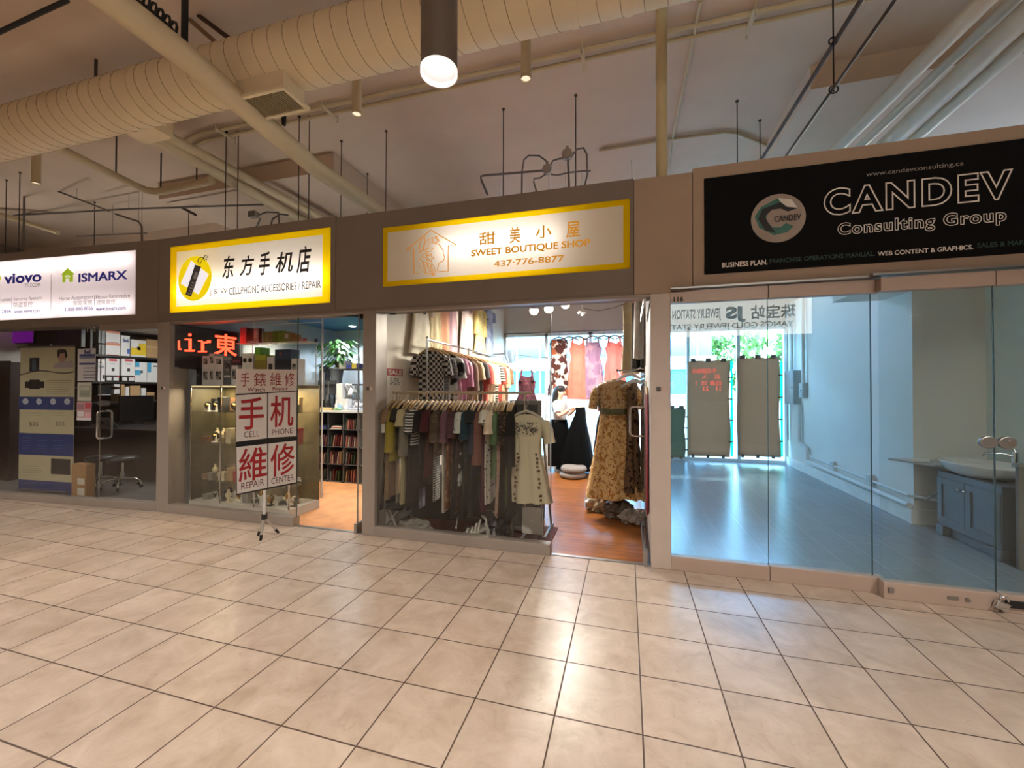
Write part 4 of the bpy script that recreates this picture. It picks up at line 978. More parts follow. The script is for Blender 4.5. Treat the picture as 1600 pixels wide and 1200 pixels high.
def garment(label, loc, rz, mats, L=1.0, kind='dress', sh=.18, b=.022, fl=.22, folds=5, fd=.010, sl=.16, waist=.15, seed=0, group=None, cat=None, hanger=True, belt=None, name=None):
    rnd = random.Random(seed * 7 + int(L * 100)); ph = rnd.random() * 6
    mb = MB()
    if kind in ('dress', 'top', 'coat'):
        P = [(-.128, .06, b * .8, 0, 0), (-.140, .08, b, 0, 0), (-.158, sh * .72, b, 0, 0), (-.188, sh, b * 1.0, .002, 0), (-.27, sh * .93, b * 1.15, .004, 0)]
        if kind == 'dress': P += [(-.44, waist, b * 1.1, fd * .6, 0), (-.52, waist * 1.08, b * 1.2, fd, 0), (-L, fl, b * 1.5, fd * 1.6, 0)]
        elif kind == 'coat': P += [(-.5, sh * .9, b * 1.2, fd * .6, 0), (-L, fl, b * 1.5, fd, 0)]
        else: P += [(-L * .8, sh * .92, b * 1.2, fd * .5, 0), (-L, sh * .96, b * 1.3, fd, 0)]
        cloth_loft(mb, P, 26, folds, ph)
        if sl: sleeves(mb, sh, -.200, sl, min(.055, b * 2.2 + .012), .05 if sl < .3 else .03)
    elif kind == 'skirt':
        cloth_loft(mb, [(-.15, waist, b * .9, .002, 0), (-.19, waist * 1.03, b, .003, 0), (-L, fl, b * 1.5, fd * 1.6, 0)], 22, folds, ph)
    elif kind == 'trousers':
        cloth_loft(mb, [(-.15, .10, b, .002, 0), (-.35, .11, b * 1.1, .004, 0), (-.40, .105, b, .005, 0), (-L, .095, b * .9, .006, 0)], 20, 3, ph)
    elif kind == 'gown':            # sleeveless bodice on two straps
        cloth_loft(mb, [(-.26, sh * .80, b, .004, 0), (-.30, sh * .94, b * 1.2, .006, 0), (-.40, sh * .86, b * 1.2, .008, 0), (-.50, waist * .9, b * 1.1, fd * .7, 0), (-.62, waist * 1.15, b * 1.4, fd, 0), (-L, fl, b * 1.7, fd * 1.6, 0)], 26, folds, ph, dip=-.16)
        for s in (-1, 1): mb.tube([(s * sh * .5, 0, -.125), (s * sh * .56, -b * .8, -.2), (s * sh * .6, -b, -.31)], [.016, .020, .03], 8)
    o = tag(mb.build(name or {'skirt': 'hanging_skirt', 'trousers': 'hanging_trousers', 'top': 'hanging_blouse', 'coat': 'hanging_coat'}.get(kind, 'hanging_dress'), mats), label, cat or {'top': 'top', 'skirt': 'skirt', 'trousers': 'trousers', 'coat': 'coat'}.get(kind, 'dress'), group)
    if belt:
        bm_ = MB(); P2 = [(-.43, waist * 1.06, b * 1.3, fd * .5, 0), (-.475, waist * 1.08, b * 1.35, fd * .5, 0), (-.50, waist * 1.07, b * 1.3, fd * .5, 0)]
        cloth_loft(bm_, P2, 4, folds, ph); bm_.build('belt', belt, o)
    if hanger: wooden_hanger(o, sh * .93 if kind != 'skirt' else .13, hanger if hanger is not True else None)
    o.location = loc; o.rotation_euler = (0, 0, rz)
    return o
def cl(c, **k): return M(c, .85, noise=.10, scale=14, spec=.2, **k)

# lower rack, parallel to the window
RY = 3.98
ra, rb = atY(615, 614, RY), atY(824, 614, RY); RZ = (ra.z + rb.z) / 2
rk = thing('garment_rack', 'pale metal garment rack along the boutique window, packed with dresses', 'clothes rack', ((ra.x + rb.x) / 2, RY, 0))
MB().cyl((ra.x, RY, RZ), (rb.x + .03, RY, RZ), .0125, 12).sphere((ra.x, RY, RZ), .016, 10).sphere((rb.x + .03, RY, RZ), .016, 10).build('rail', M('c9bda6', .3, metal=.6), rk)
for x in (ra.x + .03, rb.x - .03):
    MB().cyl((x, RY + .02, .06), (x, RY + .02, RZ - .01), .011, 10).build('upright', M('c9bda6', .3, metal=.6), rk)
    MB().cyl((x, RY - .2, .05), (x, RY + .28, .05), .013, 10).build('foot', M('d5d0c8', .35, metal=.4), rk)
    for y in (RY - .19, RY + .27):
        MB().cyl((x - .012, y, .02), (x + .012, y, .02), .02, 12).build('caster', BLACKM, rk)
LOW = [  # px, length, kind, material, label, options
    (603, 1.02, 'dress', cl('1a1a1c'), 'black dress hung first at the left end of the lower rack', dict(sl=.1)),
    (611, 1.12, 'dress', cl('93785a'), 'tan dress with a white paper tag, second on the lower rack', dict(sl=.12)),
    (620, .72, 'coat', cl('9b8a2e'), 'mustard olive jacket on the lower rack beside the tan dress', dict(sl=.42)),
    (627, .60, 'top', cl('26231f'), 'dark top tucked right of the mustard jacket', dict(sl=.1)),
    (634, 1.16, 'dress', PM('dots', 'b9ac86', 'cfc3a0', 90), 'long cream lace dress right of the mustard jacket', dict(fl=.2, sl=.15)),
    (641, .62, 'top', cl('6e6a5f'), 'grey knit cardigan behind the cream lace dress', dict(sl=.45)),
    (650, .55, 'top', PM('stripe', '17181d', 'c9c8c4', 34), 'navy and white striped tee on the lower rack', dict(sl=.22, b=.026)),
    (656, 1.22, 'trousers', PM('blotch', '5d586a', '8a8593', 9), 'lilac grey tie-dyed trousers under the striped tee', {}),
    (663, .98, 'dress', cl('0f1014'), 'black dress right of the striped tee', dict(sl=.2)),
    (672, .86, 'dress', cl('43161f'), 'dark burgundy dress on the lower rack', dict(sl=.2)),
    (679, 1.13, 'trousers', PM('gingham', '111114', 'd8d6d0', 40), 'black and white gingham trousers on the lower rack', {}),
    (687, .64, 'top', PM('floral', '4a3b30', '7b6a58', 40), 'brown chiffon blouse right of the gingham trousers', dict(sl=.3, b=.028)),
    (693, 1.24, 'trousers', cl('c9c2b2'), 'off-white long scarf-like trousers below the chiffon blouse', {}),
    (699, .52, 'top', cl('6a4a55'), 'mauve blouse on the lower rack', dict(sl=.3)),
    (705, 1.16, 'skirt', PM('floral', '6e3a26', '47402f', 28, '8b6a4c'), 'long rust coloured floral skirt on the lower rack', {}),
    (711, .62, 'top', PM('stripe', '3a2028', '5c3b45', 60), 'plum striped blouse next to the rust floral skirt', dict(sl=.25)),
    (717, 1.2, 'dress', PM('floral', '2a1c1c', '4d342c', 24), 'dark brown floral long dress in the middle of the lower rack', dict(sl=0)),
    (724, .92, 'dress', PM('blotch', '121a1c', 'b9bcb4', 10), 'black dress with white print in the middle of the lower rack', dict(sl=.2)),
    (731, .68, 'top', cl('12303a'), 'dark teal blouse in the middle of the lower rack', dict(sl=.26, b=.028)),
    (737, 1.22, 'dress', cl('141c1e'), 'very dark green long dress right of the teal blouse', dict(sl=.1)),
    (743, .82, 'coat', cl('1b2a3d'), 'navy coat dress on the lower rack', dict(sl=.4)),
    (749, .58, 'top', cl('6f4a44'), 'dusty brown cardigan with long sleeves on the lower rack', dict(sl=.5)),
    (755, 1.16, 'dress', cl('4a1c30'), 'plum long dress behind the dusty brown cardigan', dict(sl=0)),
    (761, 1.10, 'dress', PM('dots', 'cfcabd', '23201e', 22), 'white long dress with black print on the lower rack', dict(sl=.1, fl=.17)),
    (767, .50, 'top', cl('cdb9a4'), 'cream ruffled top over the white printed dress', dict(sl=.2, b=.028)),
    (774, .82, 'dress', M('3e5b34', .45, noise=.2, scale=8), 'moss green satin dress on the lower rack', dict(sl=.3, fl=.24, fd=.016)),
    (780, 1.2, 'dress', PM('floral', 'b99a8a', '8c6f62', 30), 'pale pink printed long dress behind the green satin one', dict(sl=0)),
    (786, .52, 'top', PM('floral', '17120f', '6b4f3e', 34), 'black floral blouse right of the green satin dress', dict(sl=.3)),
    (792, 1.08, 'dress', cl('4e5a33'), 'olive long dress near the right end of the lower rack', dict(sl=0)),
    (799, .66, 'top', cl('101012'), 'black cardigan at the right end of the lower rack', dict(sl=.5)),
]
for px, c, L, lab in ((607, '141416', 1.22, 'added black gown darkening the gap behind the tan dress on the lower rack'), (645, '17171a', 1.2, 'added black gown darkening the gap behind the grey cardigan on the lower rack'), 
                      (714, '15161a', 1.24, 'added black gown darkening the gap behind the plum blouse on the lower rack'), (728, '111518', 1.24, 'added inky gown darkening the gap behind the teal blouse on the lower rack'), (783, '16140f', 1.2, 'added black gown darkening the gap behind the pink printed dress on the lower rack'), (797, '131313', 1.22, 'added black gown darkening the gap beside the olive dress on the lower rack')):
    LOW.append((px, L, 'dress', cl(c), lab, dict(sl=0, fl=.24)))  # black gowns added to stand in for the unlit gaps between the clothes
for i, (px, L, kd, m_, lab, kw) in enumerate(LOW):
    x = atY(px, 625, RY).x + .03
    o = garment(lab, (x, RY, RZ), PI / 2 + .10 + .05 * math.sin(i * 2.1), m_, L, kd, seed=i, group='clothes on the lower rack', **{'b': .018, **kw})
    if i == 1: MB().box((-.225, -.012, -.42), (-.215, .03, -.32)).build('paper_tag', M('e4e2de', .7), o)
# upper rack, running back along the left wall
UX = -2.25
ua = atX(667, 531, UX); UZ = ua.z
rk = thing('garment_rack', 'tall chrome garment rack running back along the left wall of the boutique', 'clothes rack', (UX, ua.y + 1.5, 0))
MB().tube([(UX, ua.y, UZ), (UX, ua.y + 3.1, UZ)], .0125, 12).build('rail', CHROME, rk)
for y in (ua.y, ua.y + 1.3, ua.y + 3.1):
    MB().cyl((UX, y, .03), (UX, y, UZ + .02), .014, 12).sphere((UX, y, UZ + .02), .018, 10).build('upright', CHROME, rk)
    MB().cyl((UX - .2, y, .03), (UX + .25, y, .03), .013, 10).build('foot', CHROME, rk)
UP = [
    (668, .80, 'top', PM('check', '1c1c20', 'c9c5c4', 15), 'black and white checked shirt at the front of the upper rack', dict(sl=.22, sh=.16, b=.03)),
    (676, .72, 'top', PM('gingham', '4b4a4e', '8d8a8c', 26), 'grey plaid shirt behind the checked shirt', dict(sl=.25)),
    (686, .62, 'top', PM('blotch', '131316', 'd0cfcc', 6), 'black tee with a white bow graphic on the upper rack', dict(sl=.25, sh=.2)),
    (696, .95, 'dress', cl('b98a9c'), 'pink satin dress behind the black tee on the upper rack', dict(sl=.2)),
    (705, .60, 'top', M('b06f8c', .5, noise=.15), 'rose pink blouse on the upper rack', dict(sl=.35)),
    (715, .66, 'top', cl('7b655a'), 'taupe blouse on the upper rack', dict(sl=.4)),
    (724, .62, 'top', cl('c2a98a'), 'tan tee on the upper rack', dict(sl=.25)),
    (733, .64, 'top', cl('47464a'), 'charcoal tee on the upper rack', dict(sl=.22)),
    (741, .75, 'top', cl('a8433f'), 'red blouse on the upper rack', dict(sl=.3)),
    (748, .80, 'top', cl('d9c3a8'), 'cream blouse right of the red one on the upper rack', dict(sl=.3)),
    (754, .85, 'top', cl('e2d2bb'), 'ivory blouse on the upper rack', dict(sl=.3)),
    (760, .80, 'top', PM('stripe', '1d1c1e', 'c8b9a8', 24), 'black and beige striped blouse on the upper rack', dict(sl=.25)),
    (766, .75, 'top', cl('a0493d'), 'brick red shirt toward the far end of the upper rack', dict(sl=.3)),
    (772, .85, 'top', cl('cfae8d'), 'beige shirt at the far end of the upper rack', dict(sl=.35)),
    (778, .80, 'top', cl('8b6a52'), 'brown shirt last on the upper rack', dict(sl=.3)),
]
for i, (px, L, kd, m_, lab, kw) in enumerate(UP):
    y = atX(px, 560, UX).y + .06
    garment(lab, (UX + .02, y, UZ), (.62 if i < 2 else .3) + .12 * math.sin(i * 1.7), m_, L + .12, kd, seed=40 + i, group='clothes on the upper rack', **kw)
# dresses on the left wall
WX = -2.435
WALL = [
    (658, 555, 1.05, 'coat', cl('e6dcc6'), 'white coat dress with black bows high on the left wall', dict(sl=.35, fl=.30, sh=.2)),
    (680, 552, .95, 'dress', cl('dccaa2'), 'cream pleated dress high on the left wall', dict(fl=.22, folds=8)),
    (694, 558, 1.0, 'dress', cl('c98f70'), 'peach dress high on the left wall', dict(sl=0, fl=.2)),
    (706, 560, 1.1, 'dress', PM('dots', 'bf98a0', 'd0b0b4', 60), 'mauve pink sequin dress high on the left wall', dict(fl=.2)),
    (727, 565, 1.15, 'dress', PM('floral', 'cbb6ad', 'a99096', 26), 'pale lilac printed dress high on the left wall', dict(fl=.26)),
    (750, 552, .95, 'coat', PM('floral', 'cdb878', 'dccfa4', 26), 'yellow printed jacket dress high on the left wall', dict(sl=.45, fl=.28)),
    (765, 556, 1.0, 'dress', PM('blotch', '8d97b4', 'a9b2c8', 8), 'pale blue dress last on the left wall', dict(fl=.22)),
]
for i, (px, yb_, L, kd, m_, lab, kw) in enumerate(WALL):
    q = atX(px, yb_, WX)
    o = garment(lab, (WX, q.y, q.z + L), PI / 2, m_, L, kd, seed=70 + i, group='dresses on the left wall', **{'b': .018, 'fd': .008, **kw})
    MB().cyl((0, .035, .015), (0, -.01, .015), .006, 6).build('wall_hook', STEEL, o)
    if i == 0:
        mb = MB()
        for z in (-.30, -.46):
            for s in (-1, 1): mb.prism([(0, -.040, z), (s * .05, -.046, z + .035), (s * .055, -.046, z - .03)] if s > 0 else [(0, -.040, z), (-.055, -.046, z - .03), (-.05, -.046, z + .035)], (0, .004, 0)); mb.tube([(0, -.042, z), (s * .02, -.044, z - .09)], [.008, .012], 6)
        mb.build('bow', BLACKM, o)
# sale card on the left wall
def wallp(x, y): return atX(x, y, -2.472)
a, b = wallp(605, 590), wallp(629, 590)
ysw = b.y - a.y; t = thing('sale_card', 'red and white sale card on the left wall of the boutique', 'sign', (-2.475, (a.y + b.y) / 2, 1.55))
zt_, zb_ = wallp(617, 577).z, wallp(617, 606).z
MB().box((-2.478, a.y, zb_), (-2.472, b.y, zt_)).build('card', WHITE, t)
MB().box((-2.4725, a.y, zt_ - (zt_ - zb_) * .38), (-2.470, b.y, zt_)).build('band', M('a01c22', .6), t)
lettering('SALE', (-2.469, a.y + .02, zt_ - (zt_ - zb_) * .33), (0, 1, 0), (0, 0, 1), ysw - .04, (zt_ - zb_) * .27, WHITE, t, bold=.03)
lettering('5-5%', (-2.470, a.y + .05, zb_ + .03), (0, 1, 0), (0, 0, 1), ysw - .12, (zt_ - zb_) * .36, M('55524e', .7), t)
# dresses on a rail in front of the back window
WRY = 8.02
zr = atY(900, 518, WRY).z
wl, wr = atY(856, 518, WRY).x, .16
t = thing('window_rail', 'thin rail across the top of the boutique back window', 'rail', ((wl + wr) / 2, WRY, zr))
MB().cyl((wl - .3, WRY, zr), (wr, WRY, zr), .010, 10).build('rod', STEEL, t)
MB().box((wl - .05, WRY, zr - .01), (wl - .03, 8.2, zr + .01)).box((wr - .06, WRY, zr - .01), (wr - .04, 8.2, zr + .01)).build('bracket', STEEL, t)
HW = M('5a4030', .5, noise=.1)
WIN = [(873, 1.25, PM('blotch', 'd9d2c9', '43211d', 7, '8a4a30'), 'white dress with brown and black patches hung in the back window', .22),
       (903, 1.32, M('e0705c', .6, noise=.15), 'coral dress with a gathered bodice, left one in the back window', .22),
       (926, 1.30, PM('blotch', 'b48c9c', '8e6f8c', 5), 'lilac pink draped dress in the back window', .22),
       (960, 1.34, M('df6e66', .6, noise=.15), 'coral dress with shoulder straps, right one in the back window', .24)]
for i, (px, L, m_, lab, fl) in enumerate(WIN):
    x = atY(px, 560, WRY).x
    garment(lab, (x, WRY - .0, zr), .05 * (-1) ** i, m_, L, 'gown' if i else 'dress', sh=.19, b=.035, fl=fl, folds=7, fd=.014, sl=0, seed=90 + i, group='dresses in the back window', hanger=HW)
for px, lab in ((889, 'empty wooden hanger on the back window rail, left'), (943, 'empty wooden hanger on the back window rail, between lilac and coral dress'), (978, 'empty wooden hanger at the right end of the back window rail')):
    h_ = thing('clothes_hanger', lab, 'hanger', (0, 0, 0), 'empty hangers'); wooden_hanger(h_, .2, HW, 'frame'); h_.location = (atY(px, 520, WRY).x, WRY, zr)
# globe lamps
for i, (px, py, r, on, lab) in enumerate(((780, 479, .035, 1, 'tiny bulb lamp near the left wall of the boutique'), (834, 485, .072, 1, 'frosted globe lamp in the boutique, first from the left'), (857, 482, .072, 1, 'frosted globe lamp in the boutique, second from the left'),
                                          (883, 475, .07, 1, 'bright globe lamp in the boutique just under the fascia'), (909, 490, .066, 0, 'clear globe lamp on a white stem in the boutique'), (987, 477, .05, 1, 'bright bulb lamp beside the cream coat'))):
    q = atY(px, py, 6.2)
    t = thing('globe_lamp', lab, 'lamp', q, 'globe lamps')
    MB().sphere(q, r, 20).build('globe', emit_mat('fff4e2', 5.0) if on else GLASS_CASE, t)
    MB().lathe([(r * .98, q.z + r * .2), (r * .9, q.z + r * .5), (r * .5, q.z + r * .92), (.012, q.z + r * 1.05)], (q.x, q.y, 0), 20).build('cap', M('cfcac2', .4, metal=.3), t)
    MB().cyl((q.x, q.y, q.z + r), (q.x, q.y, 4.85), .006, 6).build('stem', WHITE, t)
    if not on: MB().sphere(q - Z_ * .01, .02, 10).build('bulb', emit_mat('fff0d8', 4), t)
    if on: add_light('globe_glow', 'SPOT', (q.x, q.y, q.z - r - .02), (0, 0, 0), 170 if r > .05 else 60, (1, .93, .82), spot_size=math.radians(175), spot_blend=.3, shadow_soft_size=.06)
one('lamp_wire', MB().tube([atY(x, y, 6.22) for x, y in ((912, 482), (935, 485), (960, 480), (985, 470))], .004, 6), BLACKM, 'thin dark wire strung between the globe lamps', 'wire')

# right hand rack
FX, FY = -.10, 4.95
fz = atY(962, 588, FY).z + .06
rk = thing('garment_rack', 'chrome garment rack along the right wall of the boutique', 'clothes rack', (FX, FY + .7, 0))
MB().tube([(FX, FY - .35, fz), (FX, FY + 1.6, fz)], .0125, 12).build('rail', CHROME, rk)
for y in (FY - .2, FY + 1.5): MB().tube([(FX, y, fz), (.10, y, fz + .01), (.20, y, fz + .06)], .010, 8).build('bracket', CHROME, rk)
FLOR = PM('floral', 'cfae78', '7d4a2a', 30, 'a5763f')
fl_ = garment('golden floral dress with a green sash on the right rack, wrapped in clear plastic', (FX - .03, FY, fz), .15, FLOR, 1.47, 'dress', sh=.215, b=.085, fl=.33, folds=9, fd=.03, sl=.24, waist=.155, seed=120, group='dresses on the right rack', belt=M('4a4a22', .4, noise=.2))
film = glass_mat('plastic_film', (.93, .92, .88), 2.2)
nt = film.node_tree; nn = node(nt, 'TexNoise', Scale=26.0, Detail=3.0); bb_ = node(nt, 'Bump', Strength=.9, Distance=.03)
nt.links.new(nn.outputs[0], bb_.inputs['Height'])
for q in nt.nodes:
    if q.type in ('BSDF_GLOSSY', 'FRESNEL'): nt.links.new(bb_.outputs[0], q.inputs['Normal'])
for q in nt.nodes:
    if q.type == 'BSDF_GLOSSY': q.inputs['Roughness'].default_value = .12
mb = MB(); cloth_loft(mb, [(-.10, .08, .05, 0, 0), (-.15, .23, .09, .01, 0), (-.3, .27, .105, .012, 0), (-.56, .25, .11, .02, 0)], 14, 6, 1.0); mb.build('plastic_cover', film, fl_)
for i, (dx, dy_, L, m_, kd, lab, kw) in enumerate(((-.10, .40, 1.0, cl('101012'), 'gown', 'black dress with thin straps behind the floral dress', dict(sl=0, sh=.2)), (-.02, .62, 1.05, M('a3242e', .6, noise=.15), 'dress', 'crimson dress behind the black strap dress', dict(sl=.3)),
                                                   (.02, .82, 1.25, cl('55695a'), 'dress', 'sage green long dress behind the crimson dress', dict(sl=.1, fl=.3)), (.03, 1.05, 1.1, PM('floral', 'a98a68', '5b4434', 22), 'dress', 'brown printed dress deeper on the right rack', dict(sl=.2)),
                                                   (.165, -.05, 1.38, PM('floral', '6a5340', '2c211a', 18), 'dress', 'dark floral dress between the golden one and the open glass door', dict(sl=.0, b=.03, sh=.12, fl=.13, waist=.1)))):
    garment(lab, (FX + dx, FY + dy_, fz), (.35 - .1 * i if i < 4 else 1.1), m_, L, kd, seed=130 + i, group='dresses on the right rack', **{'b': .045, 'fd': .016, 'folds': 6, **kw})
# garments high on the right wall
for i, (px, pyb, y, L, m_, lab, rz, sh) in enumerate(((985, 583, 5.6, 1.05, cl('e0cfa8'), 'long cream coat hung high at the right of the boutique', .9, .15), (998, 580, 5.25, 1.0, cl('3d3c3e'), 'charcoal coat hung high behind the cream coat', 1.2, .17), (1007, 560, 4.95, .9, cl('d9d6d0'), 'pale grey coat hung high beside the door', 1.35, .13))):
    q = atY(px, pyb, y)
    o = garment(lab, (min(q.x, .13), y, q.z + L), rz, m_, L, 'coat', sh=sh, b=.03, fl=sh * 1.15, folds=4, fd=.01, sl=0, seed=150 + i, group='coats hung high on the right')
    MB().cyl((0, 0, .015), (0, 0, .25), .004, 6).build('cord', STEEL, o)
t = thing('wall_rail', 'chrome wall rail high over the right rack holding the coats', 'rail', (.1, 5.3, 2.35))
MB().cyl((.0, 4.9, 2.72), (.0, 5.9, 2.72), .01, 8).build('rod', CHROME, t)
for y in (4.92, 5.88): MB().cyl((.0, y, 2.72), (.20, y, 2.72), .008, 8).build('bracket', CHROME, t)
o = garment('long red dress hung flat on the right wall behind the open door', (.178, 4.05, 1.60), PI / 2, M('8f1f28', .6, noise=.1), 1.22, 'skirt', waist=.16, fl=.2, b=.009, fd=.003, seed=161)
for i, (px, py, lab) in enumerate(((985, 586, 'white hanger bundle on the right rack, upper'), (992, 596, 'clear hanger bundle on the right rack, lower'))):
    q = atY(px, py, 4.72); h_ = thing('clothes_hanger', lab, 'hanger', q, 'spare hangers')
    h_['_o'] = [0, 0, 0]
    for k in range(4):
        mb = MB(Matrix.Translation((0, .02 * k, .01 * k)) @ Matrix.Rotation(.5 + .1 * k, 4, 'Z'))
        for s in (-1, 1): mb.tube([(0, 0, 0), (s * .08, 0, -.02), (s * .17, 0, -.06)], .008, 6)
        mb.build('frame', WHITE if i == 0 else M('c8c4bc', .3), h_)
# plastic wrapped bags on the floor
def crumple(c, r, s, seed, n=22):
    rnd = random.Random(seed); mb = MB(); c = Vector(c); rings = []
    ph = [rnd.random() * 6 for _ in range(8)]
    for i in range(n // 2 + 1):
        t = PI * min(max(i / (n // 2), .02), .98); ring = []
        for k in range(n):
            a = 2 * PI * k / n
            w = 1 + .13 * math.sin(5 * a + ph[0] + 3 * t) + .10 * math.sin(9 * a + ph[1] - 6 * t) + .09 * math.sin(7 * t + ph[2] + 2 * a) + .08 * rnd.uniform(-1, 1)
            z = -math.cos(t) * r * s[2] * w
            ring.append(Vector((c.x + r * s[0] * w * math.sin(t) * math.cos(a), c.y + r * s[1] * w * math.sin(t) * math.sin(a), max(.002, c.z + z))))
        rings.append(ring)
    mb.loft(rings, True, smooth=False); return mb
for (px, py, r, s, c_, lab) in ((940, 800, .17, (1.2, .9, .8), 'b3a892', 'crumpled clear plastic bag of clothes under the floral dress, leftmost'), (968, 812, .16, (1.1, .8, .7), '5a4c40', 'crumpled brown plastic bag on the floor under the floral dress'), (990, 820, .14, (1, .9, .6), '8a8178', 'crumpled grey bag on the floor beside the open door')):
    q = atZ(px, py, 0) + Vector((0, .1, 0))
    one('plastic_bag', crumple((q.x, q.y, r * s[2] * .7), r, s, px), M(c_, .18, noise=.3, scale=9), lab, 'bag', 'bags on the floor', loc=(q.x, q.y, 0))

# display board with the cream dress
BY = 4.0
a, b = atY(797, 625, BY), atY(846, 625, BY); bx0, bx1, bz1 = a.x, b.x, a.z
bd = thing('display_board', 'dark framed board standing by the boutique window behind the cream dress', 'board', ((bx0 + bx1) / 2, BY, 0))
MB().box((bx0 + .03, BY, .10), (bx1 - .03, BY + .012, bz1 - .04)).build('panel', M('2e3431', .5, noise=.08), bd)
mb = MB()
for x in (bx0, bx1 - .035): mb.box((x, BY - .01, .0), (x + .035, BY + .02, bz1))
mb.box((bx0 + .035, BY - .01, bz1 - .045), (bx1 - .035, BY + .02, bz1)).box((bx0 + .035, BY - .01, .08), (bx1 - .035, BY + .02, .12)); mb.build('frame', M('77726b', .4, metal=.4), bd, bevel=.003)
MB().box((bx1 + .015, BY + .02, 0), (bx1 + .04, BY + .5, .03)).tube([(bx1, BY + .01, 1.2), (bx1 + .02, BY + .45, .02)], .012, 8).build('rear_leg', M('77726b', .4, metal=.4), bd)
CD = PM('dots', 'c9bfa4', 'bdb296', 70)
q = atY(823, 632, 3.93)
cd = garment('cream lace dress with embroidered chest on the dark board in the boutique window', (q.x, 3.92, q.z + .03), .0, CD, .98, 'dress', sh=.185, b=.05, fl=.255, folds=12, fd=.016, sl=.20, waist=.135, seed=200, hanger=M('b9b2a6', .4))
mb = MB(); rnd = random.Random(5)
for k in range(90):
    x, z = rnd.choice((-1, 1)) * abs(rnd.gauss(.06, .035)), -.25 + rnd.gauss(0, .04)
    if abs(x) > .13 or z > -.20: continue
    mb.cbox((x, -.058 - .010 * rnd.random() + x * x * .6, z), (.008 + .012 * rnd.random(), .012, .006), Matrix.Rotation(rnd.random() * 3, 4, 'Y'))
mb.build('chest_embroidery', M('4e4a4c', .8, noise=.4, scale=30), cd)
mb = MB()
for s in (-.058, .125):
    for k in range(12):
        z = -.50 - .038 * k
        if k in (5, 9): continue
        mb.cbox((s * (1 + .035 * k) + rnd.uniform(-.008, .008), -.098 - .0042 * k, z), (.018 + .016 * rnd.random(), .008, .02), Matrix.Rotation(rnd.random() * 3, 4, 'Y'))
mb.build('skirt_embroidery', M('5a3a26', .8, noise=.3, scale=30), cd)
a, b = atY(816, 792, 3.87), atY(846, 848, 3.87)
one('leaning_slab', MB().box((a.x, 3.88, .10), (b.x, 3.89, a.z)).box((b.x + .008, 3.875, .10), (b.x + .022, 3.895, a.z)), PM('blotch', 'cfcac2', '8d8780', 5), 'white marbled panel leaning under the cream dress', 'panel')
# floor of the display
for k, (x0, x1, h, c) in enumerate(((-2.42, -1.95, .52, '18181a'), (-1.93, -1.42, .60, '131315'), (-1.40, -.92, .48, '1b1a1c'))):  # black blocks added in place of the shade under and behind the rack
    t = thing('dark_filler_block', 'added black block for the darkness behind the lower rack, %s of three' % ('left', 'middle', 'right')[k], 'block', ((x0 + x1) / 2, 4.5, 0), 'added dark blocks behind the rack')
    MB().box((x0, 4.30, 0), (x1, 4.70, h)).build('block_body', M(c, .9, noise=.15), t, bevel=.012); MB().box((x0 - .006, 4.29, h), (x1 + .006, 4.71, h + .03)).build('lid', M('222224', .8), t, bevel=.008)
one('red_mat', MB().box((-2.2, 3.80, 0), (-.72, 4.4, .012)), M('4a1414', .9, noise=.1), 'dark red mat on the floor of the boutique display', 'mat')
def sandal(label, c, rz, flip=1):
    o = thing('sandal', label, 'shoe', (0, 0, 0), 'white sandals')
    W_ = M('ddd8ce', .4, noise=.04)
    mb = MB()
    sole = [(0, 0), (.03, .035), (.10, .045), (.17, .038), (.235, .03), (.25, 0), (.235, -.03), (.17, -.03), (.10, -.035), (.03, -.032)]
    def zz(x): return .02 + .07 * max(0, (x - .09) / .16) ** 1.0
    mb.loft([[Vector((x, y, max(.0, zz(x) - .018))) for x, y in sole], [Vector((x, y, zz(x))) for x, y in sole]], True, False)
    mb.build('sole', W_, o)
    MB().tube([(.228, 0, .07), (.232, 0, .03), (.235, 0, 0)], [.024, .018, .016], 10).build('heel', W_, o)
    for x0, h in ((.05, .05), (.085, .065), (.12, .085), (.15, .105)):
        MB().tube([(x0, -.036, zz(x0)), (x0 + .01, -.03, zz(x0) + h * .6), (x0 + .02, 0, zz(x0) + h * .8), (x0 + .01, .034, zz(x0) + h * .6), (x0, .042, zz(x0))], .008, 8).build('strap', W_, o)
    MB().tube([(.22, -.03, .08), (.215, -.035, .14), (.18, 0, .165), (.215, .035, .14), (.22, .03, .08)], .009, 8).build('ankle_strap', W_, o)
    o.location = c; o.rotation_euler = (0, 0, rz); o.scale = (1.2, 1.2, 1.2); return o
q = atY(722, 832, 3.9); sandal('white strappy heeled sandal on the display floor, front one of the pair', (q.x, 3.87, .012), .35)
q = atY(738, 828, 4.0); sandal('white strappy heeled sandal on the display floor, rear one of the pair', (q.x + .02, 3.98, .012), .55)
q = atY(775, 825, 3.95)
one('handbag', crumple((q.x + .03, 4.0, .11), .13, (1, .6, .85), 8), M('17171a', .35, noise=.15), 'soft black handbag on the display floor', 'bag')
one('small_bottle', MB().lathe([(.012, .012), (.017, .015), (.017, .09), (.008, .105), (.008, .13)], (q.x + .02, 3.84, 0), 14), M('b9bcc0', .2, metal=.5), 'small silver bottle in front of the black handbag', 'bottle')
q0, q1 = atY(726, 797, 4.15), atY(760, 799, 4.15)
t = thing('shoe_rack', 'low silver tube shoe rack behind the white sandals', 'rack', (q0.x, 4.15, 0))
for z in (.12, .20): MB().cyl((q0.x - .05, 4.12 + z * .3, z), (q1.x + .2, 4.12 + z * .3, z), .009, 8).build('bar', CHROME, t)
for x in (q0.x - .05, q1.x + .2): MB().tube([(x, 4.05, .012), (x, 4.13, .24), (x, 4.35, .24), (x, 4.38, .012)], .009, 8).build('side_frame', CHROME, t)
